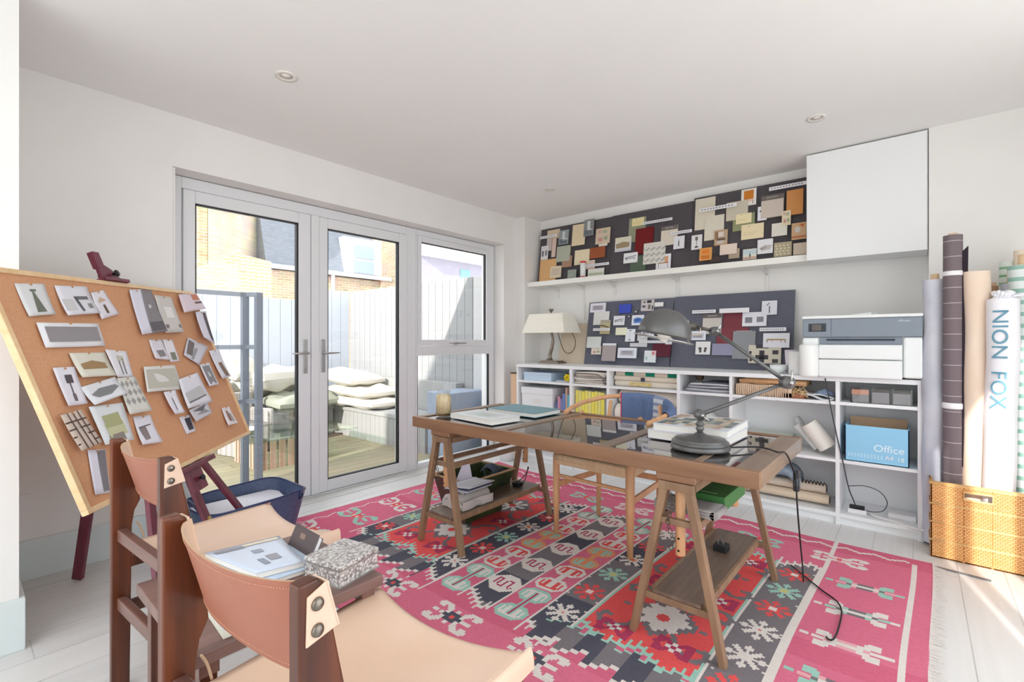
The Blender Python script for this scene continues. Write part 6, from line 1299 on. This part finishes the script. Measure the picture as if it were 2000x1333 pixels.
quadbook('notebook', [(400, 1180), (425, 1195), (478, 1215), (436, 1232)], TT-0.0, 0.022, flat((206, 210, 222), 0.3), 'white notebook with silver edge lying near the rear of the plank table', edgec=(214, 214, 200), cat='book')
# ---------------------------------------------------------------- easel and corkboard
dL = 1.70
def BP(px, py, d): return PD(px, py, d)
BL_ = PD(170, 1008, dL); BR_ = PD(488, 848, dL*1.764); U_ = None
TLp = PD(-12, 523, dL); TRp = PD(385, 573, dL*1.764)
wv = (BR_-BL_); uv = ((TLp-BL_)+(TRp-BR_))/2; uv = uv-wv*(uv.dot(wv)/wv.dot(wv)); nv_ = wv.cross(uv).normalized()
if nv_.dot(O-BL_) < 0: nv_ = -nv_
t = thing('corkboard', 'large pine-framed corkboard pinned with interior pictures, standing on the easel', 'corkboard', tuple(BL_))
W_ = wv.length; H_ = uv.length; wn_ = wv.normalized(); un_ = uv.normalized()
def CB(a, b_, c): return BL_+wn_*a+un_*b_+nv_*c
def cbox(m, a0, a1, b0, b1, c0, c1): return m.hexa([CB(a0, b0, c0), CB(a1, b0, c0), CB(a1, b0, c1), CB(a0, b0, c1)], [CB(a0, b1, c0), CB(a1, b1, c0), CB(a1, b1, c1), CB(a0, b1, c1)])
build('cork', cbox(M(), 0.012, W_-0.012, 0.012, H_-0.012, -0.012, 0.0), CORK, t)
fw = 0.020
build('frame', cbox(cbox(cbox(cbox(M(), 0, W_, 0, fw, -0.018, 0.008), 0, W_, H_-fw, H_, -0.018, 0.008), 0, fw, fw, H_-fw, -0.018, 0.008), W_-fw, W_, fw, H_-fw, -0.018, 0.008), PINE, t, 0.002)
CBP = (BL_, nv_)
PAP_ = [
 ([(68, 180), (208, 182), (256, 330), (128, 340)], (222, 224, 226), 'white sheet with a tall green vase-shaped lamp, top left of the corkboard', [((112, 118, 104), [(0.40, 0.18), (0.62, 0.18), (0.60, 0.25), (0.52, 0.25), (0.68, 0.9), (0.34, 0.9), (0.46, 0.25), (0.40, 0.25)])]),
 ([(258, 190), (410, 195), (465, 325), (300, 340)], (226, 226, 234), 'white sheet with a grey desk drawing near the top of the corkboard', [((96, 98, 104), [(0.42, 0.40), (0.50, 0.38), (0.56, 0.88), (0.48, 0.9)]), ((110, 110, 114), [(0.42, 0.36), (0.85, 0.36), (0.86, 0.48), (0.44, 0.48)]), ((140, 138, 138), 0.74, 0.62, 0.88, 0.8), ((206, 206, 208), 0.05, 0.45, 0.35, 0.85)]),
 ([(430, 225), (490, 212), (563, 325), (472, 353)], (228, 226, 234), 'white sheet with a tan floor lamp picture, tilted beside the desk drawing', [((206, 176, 150), [(0.2, 0.42), (0.45, 0.22), (0.78, 0.38)]), ((110, 86, 66), 0.42, 0.52, 0.56, 0.86)]),
 ([(172, 365), (465, 370), (500, 475), (215, 485)], (234, 234, 238), 'wide white sheet with a long grey woven pattern', [((150, 146, 150), 0.09, 0.16, 0.95, 0.78)]),
 ([(612, 210), (672, 208), (730, 415), (665, 425)], (226, 226, 240), 'rolled white sheet edge at the upper middle of the corkboard', None),
 ([(668, 210), (715, 210), (778, 412), (712, 420)], (140, 136, 140), 'dark grey photograph of a pendant light, upper middle', [((206, 206, 210), 0.3, 0.35, 0.5, 0.43), ((100, 96, 100), 0.05, 0.75, 0.95, 0.95)]),
 ([(730, 235), (810, 245), (868, 412), (785, 415)], (212, 208, 204), 'photograph of a chandelier and dining room, upper middle', [((236, 234, 232), 0.3, 0.3, 0.75, 0.6), ((130, 124, 124), 0.1, 0.78, 0.95, 0.88)]),
 ([(845, 232), (930, 228), (975, 300), (868, 320)], (232, 216, 226), 'pinkish sheet at the top right corner of the corkboard', [((206, 130, 100), 0.6, 0.05, 0.95, 0.4), ((120, 90, 84), 0.62, 0.5, 0.98, 0.62)]),
 ([(925, 315), (975, 310), (1010, 470), (950, 440)], (224, 222, 236), 'long narrow sheet with a dark strip at the right edge', [((88, 70, 76), [(0.62, 0.05), (0.85, 0.05), (0.98, 0.95), (0.78, 0.9)])]),
 ([(705, 447), (768, 447), (800, 545), (725, 540)], (228, 226, 234), 'small sheet with a grey stool drawing', [((134, 130, 136), [(0.3, 0.55), (0.8, 0.5), (0.85, 0.8), (0.4, 0.88)])]),
 ([(770, 445), (815, 447), (850, 548), (808, 552)], (234, 232, 238), 'narrow sheet with a small olive side table picture', [((130, 132, 118), 0.35, 0.58, 0.8, 0.92)]),
 ([(890, 435), (985, 480), (935, 570), (868, 520)], (214, 214, 224), 'curled sheet with a grey curtain photo near the right edge', [((120, 112, 112), [(0.05, 0.1), (0.35, 0.15), (0.45, 0.8), (0.12, 0.85)]), ((160, 160, 166), 0.45, 0.35, 0.6, 0.95)]),
 ([(990, 500), (1035, 490), (1080, 625), (1043, 635)], (226, 226, 236), 'narrow sheet with a brown figure photo at the right edge', [((134, 108, 90), [(0.35, 0.45), (0.7, 0.45), (0.85, 0.95), (0.45, 0.95)])]),
 ([(945, 565), (990, 555), (1032, 660), (985, 670)], (226, 226, 234), 'small sheet with a grey room photo below the curled one', [((140, 140, 144), 0.15, 0.1, 0.85, 0.92), ((196, 206, 210), 0.4, 0.35, 0.6, 0.6)]),
 ([(680, 575), (828, 567), (870, 680), (693, 697)], (226, 226, 222), 'white sheet with a pale stone slab photo in the middle', [((196, 194, 182), 0.04, 0.12, 0.95, 0.88)]),
 ([(845, 635), (935, 603), (1000, 740), (880, 778)], (230, 230, 240), 'white sheet with a grey sofa photo, right of centre', [((196, 196, 198), [(0.08, 0.5), (0.85, 0.4), (0.9, 0.72), (0.12, 0.8)]), ((120, 120, 124), [(0.12, 0.8), (0.9, 0.72), (0.9, 0.76), (0.12, 0.86)])]),
 ([(775, 695), (830, 685), (862, 795), (818, 805)], (230, 228, 238), 'narrow white sheet with a thin lamp sketch', [((110, 108, 116), 0.45, 0.3, 0.52, 0.85)]),
 ([(895, 780), (980, 740), (1000, 795), (930, 835)], (206, 206, 212), 'crumpled sheet with a grey hat-like object', [((110, 110, 116), [(0.1, 0.2), (0.9, 0.1), (0.6, 0.5)]), ((150, 150, 154), [(0.2, 0.6), (0.7, 0.4), (0.9, 0.8)])]),
 ([(848, 815), (900, 800), (922, 880), (885, 895)], (226, 224, 234), 'small sheet with a dark framed mirror', [((66, 64, 76), 0.35, 0.15, 0.85, 0.85)]),
 ([(1050, 770), (1085, 763), (1117, 845), (1070, 857)], (232, 226, 230), 'small sheet alone at the lower right of the corkboard', [((150, 110, 96), 0.3, 0.2, 0.5, 0.8), ((170, 160, 160), 0.55, 0.35, 0.75, 0.85)]),
 ([(327, 510), (497, 507), (545, 620), (372, 632)], (222, 220, 206), 'cream sheet with a mustard bench cushion photo', [((160, 132, 92), [(0.15, 0.45), (0.5, 0.32), (0.85, 0.42), (0.86, 0.66), (0.16, 0.68)])]),
 ([(497, 492), (598, 502), (635, 622), (553, 625)], (228, 228, 234), 'white sheet with two thin candlestick lamps', [((120, 120, 120), 0.42, 0.35, 0.48, 0.9), ((110, 110, 112), 0.62, 0.3, 0.68, 0.88), ((196, 196, 180), 0.4, 0.2, 0.72, 0.4)]),
 ([(250, 580), (352, 575), (410, 750), (318, 763)], (230, 228, 238), 'white sheet with a dark table lamp at the left', [((88, 78, 84), 0.38, 0.2, 0.72, 0.42), ((96, 88, 92), 0.5, 0.42, 0.56, 0.7), ((110, 100, 104), 0.46, 0.7, 0.62, 0.9)]),
 ([(383, 672), (545, 622), (590, 705), (435, 762)], (226, 228, 234), 'white sheet with an oval grey bowl picture', [((130, 132, 134), [(0.12, 0.5), (0.4, 0.3), (0.85, 0.35), (0.92, 0.5), (0.6, 0.75), (0.25, 0.72)]), ((178, 180, 178), [(0.2, 0.48), (0.5, 0.36), (0.85, 0.42), (0.5, 0.55)])]),
 ([(555, 628), (640, 622), (710, 785), (610, 803)], (216, 216, 210), 'sheet of grey diamond pattern tiles', [((160, 158, 156), [(0.05+0.24*i, 0.18+0.24*j), (0.14+0.24*i, 0.08+0.24*j), (0.24+0.24*i, 0.18+0.24*j), (0.14+0.24*i, 0.28+0.24*j)]) for i in range(4) for j in range(3)]),
 ([(420, 765), (580, 745), (635, 920), (500, 945)], (220, 224, 228), 'sheet with an olive green armchair photo', [((170, 172, 130), [(0.22, 0.28), (0.75, 0.22), (0.78, 0.55), (0.24, 0.6)]), ((196, 198, 160), [(0.2, 0.5), (0.8, 0.45), (0.85, 0.8), (0.24, 0.85)]), ((140, 132, 124), [(0.2, 0.8), (0.7, 0.74), (0.72, 0.95), (0.22, 0.97)])]),
 ([(287, 805), (385, 777), (478, 935), (370, 980)], (206, 190, 178), 'curled picture of a brown grid patterned rug', [((92, 70, 62), 0.02+0.24*i, 0.0, 0.07+0.24*i, 1.0) for i in range(1, 4)]+[((92, 70, 62), 0.0, 0.02+0.2*j, 1.0, 0.06+0.2*j) for j in range(1, 5)]),
 ([(630, 812), (712, 803), (760, 935), (655, 952)], (230, 230, 240), 'white sheet with a bundle of grey sticks', [((140, 130, 130), [(0.12, 0.42), (0.5, 0.38), (0.52, 0.82), (0.25, 0.86)]), ((110, 104, 110), [(0.12, 0.38), (0.8, 0.3), (0.8, 0.34), (0.12, 0.43)])]),
 ([(415, 970), (500, 965), (520, 1170), (445, 1183)], (226, 226, 240), 'tall rolled white sheet with a grey curtain photo at the bottom left', [((126, 122, 128), [(0.48, 0.02), (0.95, 0.02), (0.95, 0.95), (0.62, 0.97)])])]
KS = 520/1260.0
for i, (qd, c, lb, dc) in enumerate(PAP_):
    lift = 0.004+0.0026*(i % 9); q = CBP[0]+nv_*lift
    cs = [PP(p[0]*KS, 480+p[1]*KS, q, nv_) for p in qd]
    def F(u, v, e=0.0): return cs[0].lerp(cs[1], u).lerp(cs[3].lerp(cs[2], u), v)+nv_*(e+0.016*(v**2)*(0.5+0.5*math.sin(i*1.7))+0.004*math.sin(3*u+i)*v)
    t2_ = M(); t2_.slab(lambda u, v: F(u, 1-v), 6, 8, 0.0008, nrm=tuple(nv_))
    o = build('pinned_sheet', t2_, flat(c, 0.8), None); tag(o, lb, 'picture', 'sheets pinned on the corkboard')
    if dc:
        mats = []; m = M()
        for sh in dc:
            cc = flat(sh[0], 0.7)
            if cc not in mats: mats.append(cc)
            pl = [(sh[1], sh[2]), (sh[3], sh[2]), (sh[3], sh[4]), (sh[1], sh[4])] if len(sh) == 5 else sh[1]
            m.add([F(a, b_, 0.0012) for a, b_ in pl], [tuple(range(len(pl)))], mats.index(cc))
        build('printed_picture', m, mats, o)
    pn = F(0.5, 0.04, 0.002); build('pin', M().lathe([(0.0035, 0), (0.0035, 0.004), (0, 0.006)], pn, 8, ax=nv_), flat((206, 150, 96), 0.3, 0.6), o)
# easel
cxm = W_/2
t = thing('easel', 'dark burgundy wooden studio easel holding the corkboard', 'easel', tuple(Vector((CB(cxm, 0, 0).x, CB(cxm, 0, 0).y, 0))))
def EBM(m, p, q, w, h): return m.beam(p, q, w, h, tuple(nv_))
mb = CB(cxm, -0.33, -0.035)
build('mast', EBM(M(), CB(cxm, H_+0.05, -0.036), mb, 0.045, 0.022), BURG, t, 0.003)
build('brass_tip', EBM(M(), mb-un_*0.004+nv_*0.006, mb+un_*0.05+nv_*0.006, 0.022, 0.024), flat((206, 178, 110), 0.3, 0.8), t)
build('ledge', cbox(M(), cxm-0.16, cxm+0.17, -0.030, -0.004, -0.05, 0.026), BURG, t, 0.003)
build('ledge_block', cbox(M(), cxm-0.055, cxm+0.055, -0.14, -0.03, -0.022, 0.006), BURG, t, 0.004)
build('wing_knob', M().lathe([(0.006, 0), (0.006, 0.012), (0.014, 0.014), (0.014, 0.02), (0, 0.022)], CB(cxm+0.01, -0.085, 0.006), 12, ax=nv_), BLACK, t)
k_ = M(); cbox(k_, cxm-0.075, cxm+0.085, H_+0.002, H_+0.018, -0.04, 0.020); build('top_clamp', k_, BURG, t, 0.003)
k_ = M().hexa([CB(cxm-0.06, H_+0.018, -0.022), CB(cxm+0.07, H_+0.018, -0.022), CB(cxm+0.07, H_+0.018, -0.002), CB(cxm-0.06, H_+0.018, -0.002)], [CB(cxm-0.055, H_+0.11, -0.022), CB(cxm+0.02, H_+0.07, -0.022), CB(cxm+0.02, H_+0.07, -0.002), CB(cxm-0.055, H_+0.11, -0.002)])
build('clamp_plate', k_, BURG, t, 0.003)
k_ = M(); cbox(k_, cxm-0.06, cxm-0.02, H_+0.07, H_+0.15, -0.03, 0.0); build('clamp_post', k_, BURG, t, 0.003)
build('wing_knob', M().lathe([(0.006, 0), (0.006, 0.012), (0.016, 0.014), (0.016, 0.02), (0, 0.022)], CB(cxm+0.02, H_+0.045, -0.002), 12, ax=nv_), BLACK, t)
q6 = CB(0, 0, -0.075); ft = PP(476, 1004, q6, nv_); tp = PP(390, 896, q6, nv_); dr = (ft-tp).normalized(); fe = tp+dr*((tp.z-0.008)/-dr.z)
apex = tp-dr*0.42
if apex.z > CB(0, H_, 0).z: apex = tp-dr*0.3
build('front_leg', M().beam(apex, (fe.x, fe.y, 0.008), 0.04, 0.022, tuple(nv_)), BURG, t, 0.003)
fm = CB(cxm, 0, -0.075); off_ = (fe-fm); mir = fm+off_-wn_*2*off_.dot(wn_); apm = fm+(apex-fm)-wn_*2*(apex-fm).dot(wn_)
build('cross_bar', M().beam(apex, apm, 0.04, 0.02, tuple(nv_)), BURG, t, 0.003)
build('front_leg', M().beam(apm, (mir.x, mir.y, 0.008), 0.04, 0.022, tuple(nv_)), BURG, t, 0.003)
rl = PZ(152, 1130, 0.012)
build('rear_leg', M().beam(CB(cxm, H_*0.8, -0.075), (rl.x, rl.y, 0.008), 0.045, 0.024, tuple(wn_)), BURG, t, 0.003)
# ---------------------------------------------------------------- blue tote bag by the doors
t = thing('tote_bag', 'large open navy blue woven bag with white contents on the floor by the french doors', 'bag', (-3.2, 1.2, 0))
NVB = noisy('navy_woven_plastic', (66, 80, 112), (84, 98, 130), (40, 40, 200), 0.35, 3)
bcx, bcy = -3.12, 1.16; ax_, ay_ = 0.24, 0.32
def bg_(u, v, k=1.0):
    a = 2*math.pi*u; sx = abs(math.cos(a))**0.55*(1 if math.cos(a) > 0 else -1); sy = abs(math.sin(a))**0.55*(1 if math.sin(a) > 0 else -1)
    f = 0.80+0.20*v; return Vector((bcx+sx*ax_*f*k, bcy+sy*ay_*f*k, 0.004+0.26*v+0.012*v*math.sin(3*a)))
m = M(); m.grid(lambda u, v: bg_(u, v), 48, 6); m.grid(lambda u, v: bg_(1-u, v, 0.985), 48, 6); m.add([bg_(i/48, 0) for i in range(48)], [tuple(reversed(range(48)))])
build('body', m, NVB, t)
m = M(); m.tube([bg_(i/48, 1.0, 0.992) for i in range(48)], 0.006, 8, closed=True); m.tube([bg_(0.10, 1, 1.01), bg_(0.10, 0.82, 1.03), bg_(0.12, 0.9, 1.01)], 0.008, 6); build('rim', m, flat((50, 62, 100), 0.4), t)
m = M()
m.tube(smooth_curve([bg_(0.62, 0.9, 0.96), bg_(0.68, 1.02, 0.9), bg_(0.78, 1.02, 0.9), bg_(0.84, 0.9, 0.96)]), 0.008, 8); build('handle', m, flat((50, 62, 100), 0.4), t)
m = M(); m.grid(lambda u, v: (bcx+(u-0.5)*0.40, bcy+(v-0.5)*0.54, 0.20+0.03*math.sin(4*u)*math.sin(5*v)), 12, 12)
solo('white_fabric', m, flat((232, 232, 240), 0.85), 'white fabric filling the navy bag', 'fabric')
# ---------------------------------------------------------------- wicker basket of fabric rolls
t = thing('rattan_basket', 'tall square honey-coloured rattan basket on the floor at the right edge', 'basket', (0.29, 3.77, 0))
RT, N, L, b = new_mat('woven_rattan'); tc = N.new('ShaderNodeTexCoord'); sp = N.new('ShaderNodeSeparateXYZ'); L.new(tc.outputs['Object'], sp.inputs[0])
ad = N.new('ShaderNodeMath'); ad.operation = 'ADD'; L.new(sp.outputs['X'], ad.inputs[0]); L.new(sp.outputs['Y'], ad.inputs[1]); cb = N.new('ShaderNodeCombineXYZ'); L.new(ad.outputs[0], cb.inputs[0]); L.new(sp.outputs['Z'], cb.inputs[1])
br = N.new('ShaderNodeTexBrick'); br.inputs['Scale'].default_value = 1.0; br.inputs['Brick Width'].default_value = 0.018; br.inputs['Row Height'].default_value = 0.0095; br.inputs['Mortar Size'].default_value = 0.0016; br.inputs['Mortar Smooth'].default_value = 0.6
br.inputs['Color1'].default_value = rgb((240, 188, 124)); br.inputs['Color2'].default_value = rgb((230, 168, 102)); br.inputs['Mortar'].default_value = rgb((196, 122, 62)); L.new(cb.outputs[0], br.inputs[0]); L.new(br.outputs[0], b.inputs['Base Color'])
bp = N.new('ShaderNodeBump'); bp.inputs['Strength'].default_value = 0.8; bp.inputs['Distance'].default_value = 0.004; bp.invert = True; L.new(br.outputs['Fac'], bp.inputs['Height']); L.new(bp.outputs[0], b.inputs['Normal']); b.inputs['Roughness'].default_value = 0.6
X0, X1, Y0, Y1, HB = 0.058, 0.56, 3.53, 3.985, 0.415
m = M()
def pan(a, bq, holes=False):
    a = Vector(a); bq = Vector(bq); n = (bq-a).cross(Vector((0, 0, 1))).normalized(); w_ = 0.012
    def seg(u0, u1, z0, z1):
        p = a.lerp(bq, u0); q = a.lerp(bq, u1)
        m.hexa([p+Vector((0, 0, z0)), q+Vector((0, 0, z0)), q-n*w_+Vector((0, 0, z0)), p-n*w_+Vector((0, 0, z0))], [p+Vector((0, 0, z1)), q+Vector((0, 0, z1)), q-n*w_+Vector((0, 0, z1)), p-n*w_+Vector((0, 0, z1))])
    if holes: seg(0, 0.27, 0, HB); seg(0.27, 0.49, 0, 0.345); seg(0.27, 0.49, 0.385, HB); seg(0.49, 1, 0, HB)
    else: seg(0, 1, 0, HB)
pan((X0, Y0, 0.0), (X1, Y0, 0.0), True); pan((X1, Y0, 0), (X1, Y1, 0)); pan((X1, Y1, 0), (X0, Y1, 0)); pan((X0, Y1, 0), (X0, Y0, 0)); m.box(X0, X1, Y0, Y1, 0.0, 0.012)
build('woven_body', m, RT, t, 0.004)
RR = wood('rattan_cane', (230, 180, 116), (240, 200, 138), 'X', 0.5)
m = M().tube([(X0, Y0, HB), (X1, Y0, HB), (X1, Y1, HB), (X0, Y1, HB)], 0.009, 8, closed=True)
build('rim', m, RR, t)
hx0 = X0+(X1-X0)*0.27; hx1 = X0+(X1-X0)*0.49
m = M().tube([(hx0, Y0-0.004, 0.345), (hx1, Y0-0.004, 0.345), (hx1, Y0-0.004, 0.387), (hx0, Y0-0.004, 0.387)], 0.006, 8, closed=True); build('handle_hole_binding', m, RR, t)
m = M()
for z in (0.10, 0.20, 0.30): m.tube([(X0-0.002, Y0-0.002, z), (X1+0.002, Y0-0.002, z), (X1+0.002, Y1+0.002, z), (X0-0.002, Y1+0.002, z)], 0.005, 6, closed=True)
build('weave_band', m, RR, t)
def froll(pxb, pxt, ytop, y, r, mat, label, core=True, tops=None, name='fabric_roll', wob=0.0, zb=0.02, extra=None, lean=0.0, group='fabric rolls standing in the basket', ngon=24):
    tp_ = PY(pxt, ytop, y); xb = PY(pxb, 900, y).x; a = Vector((xb, y-lean, zb)); bq = Vector((tp_.x, y, tp_.z)); d = bq-a
    t = thing(name, label, 'fabric roll', tuple(a), group)
    m = M(); ph = len(label) % 7
    def F(u, v):
        c = a+d*v; w_ = r*(1+wob*math.sin(3*2*math.pi*u+9*v+ph)*0.6+wob*math.sin(17*v+ph+2*math.pi*u)); return c+Vector((w_*math.cos(2*math.pi*u), w_*math.sin(2*math.pi*u), 0))
    m.grid(F, ngon, 40 if wob else 4); m.add([F(i/ngon, 1) for i in range(ngon)], [tuple(range(ngon))]); build('fabric', m, mat, t)
    if core: build('cardboard_core', M().lathe([(0.020, -0.02), (0.020, core), (0.016, core), (0.016, -0.02)], bq, 18), flat((226, 196, 160), 0.8), t)
    return t, a, d, r, F
GRW = stripes('grey_windowpane', (120, 108, 112), (200, 192, 196), 11.5, 'Z', 0.035, 0.85)
t, a, d, r, F = froll(1861, 1861, 461, 3.66, 0.042, GRW, 'tall mauve-grey fabric roll with white windowpane lines, tied with white tape', core=0.012)
build('tape', M().lathe([(r+0.001, 0), (r+0.003, 0.002), (r+0.003, 0.024), (r+0.001, 0.026)], a+d*((PY(1861, 533, 3.66).z-0.02)/(d.z))-Vector((0, 0, 0.02)), 24), flat((238, 236, 238), 0.6), t)
build('tape', M().lathe([(r+0.001, 0), (r+0.004, 0.004), (r+0.004, 0.03), (r+0.001, 0.034)], a+d*((PY(1861, 792, 3.66).z-0.02)/(d.z))-Vector((0, 0, 0.02)), 24), flat((236, 236, 238), 0.6), t)
build('loose_edge', M().hexa([(a.x+r-0.004, a.y-0.025, 0.5), (a.x+r+0.006, a.y-0.005, 0.5), (a.x+r+0.003, a.y+0.0, 0.5), (a.x+r-0.006, a.y-0.02, 0.5)], [(a.x+r-0.002, a.y-0.02, 1.70), (a.x+r+0.022, a.y+0.0, 1.73), (a.x+r+0.020, a.y+0.003, 1.73), (a.x+r-0.004, a.y-0.015, 1.70)]), flat((44, 34, 44), 0.9), t)
froll(1824, 1826, 548, 3.74, 0.056, noisy('plastic_wrapped_grey', (176, 180, 194), (214, 216, 224), (5, 5, 3), 0.4, 4), 'pale grey fabric roll wrapped in clear plastic, leftmost in the basket', core=0.035, wob=0.06)
froll(1904, 1906, 532, 3.68, 0.060, noisy('peach_linen', (226, 200, 176), (238, 220, 202), (4, 4, 3), 0.7, 4), 'wide peach linen roll in crinkled sleeve, between the striped and the lettered rolls', core=0.0, wob=0.06)
WB2 = noisy('white_dust_bag', (238, 238, 244), (244, 244, 248), (5, 5, 4), 0.6, 3, 0.3, bscale=14)
t, a, d, r, F = froll(1948, 1960, 585, 3.62, 0.064, WB2, 'white cotton dust bag roll with blue vertical lettering, gathered and tied at the top', core=0.0, wob=0.035)
top = a+d; m = M()
for k in range(16):
    an = k*2*math.pi/16; m.tube(smooth_curve([top+Vector((0.052*math.cos(an), 0.052*math.sin(an), -0.01)), top+Vector((0.03*math.cos(an), 0.03*math.sin(an), 0.012)), top+Vector((0.04*math.cos(an+0.2), 0.04*math.sin(an+0.2), 0.03+0.008*math.sin(k*2))), top+Vector((0.02*math.cos(an), 0.02*math.sin(an), 0.035))], 4), 0.009, 6)
m.tube(smooth_curve([top+Vector((0.03, -0.03, 0.01)), top+Vector((0.08, -0.03, 0.015)), top+Vector((0.12, -0.02, -0.03))]), 0.006, 6)
build('gathered_neck', m, WB2, t)
LET = flat((104, 156, 178), 0.6)
def onroll(v):     # text x runs down the roll; text y runs towards the left
    s = v.x; u = v.y
    z = (top.z-0.055-s); c = a+d*((z-a.z)/d.z); an = math.radians(248)+(u-0.02)/r*0.9
    rr_ = r*1.13+v.z; return (c.x+rr_*math.cos(an), c.y+rr_*math.sin(an), z)
text_mesh('lettering', 'NION  FOX', 0.088, lambda v: onroll(Vector((v.x*1.0, v.y, v.z))), LET, t, sx=1.15)
froll(1978, 1976, 555, 3.80, 0.045, noisy('lavender_wrapped', (176, 178, 200), (226, 228, 238), (8, 8, 3), 0.35, 4), 'lavender-grey roll wrapped in plastic with a bare cardboard core, behind the lettered bag', core=0.07, wob=0.04)
froll(2010, 1998, 520, 3.74, 0.06, stripes('green_leaf_wrap', (226, 234, 232), (150, 190, 176), 16, 'Z', 0.35, 0.4), 'clear-wrapped roll with pale green leaf print at the right edge', core=0.06, wob=0.04)
froll(1930, 1937, 560, 3.87, 0.028, flat((190, 150, 120), 0.8), 'slim brown cardboard tube between the peach roll and the lettered bag', core=0.02)
froll(2003, 1996, 490, 3.90, 0.034, flat((240, 226, 206), 0.7), 'tall cream cardboard-cored roll at the back of the basket', core=0.0)
froll(1962, 1966, 512, 3.92, 0.03, stripes('green_dots', (226, 234, 226), (130, 186, 140), 22, 'Z', 0.3, 0.6), 'roll with green dotted paper band behind the lavender one', core=0.0)
# wall socket, thin grey floor strip by the basket
solo('floor_strip', M().box(0.075, 0.30, 3.385, 3.40, 0.0, 0.006, T=lambda v: Matrix.Rotation(-0.09, 3, 'Z')@(Vector(v)-Vector((0.07, 3.39, 0)))+Vector((0.055, 3.375, 0))), flat((120, 118, 122), 0.5), 'thin grey strip lying on the floor in front of the basket', 'strip')
t = thing('wall_socket', 'white wall socket low on the left wall behind the corkboard', 'socket', (-3.395, 0.213, 0.39))
build('plate', M().box(-3.40, -3.392, 0.175, 0.255, 0.355, 0.435), flat((236, 236, 236), 0.4), t, 0.002)
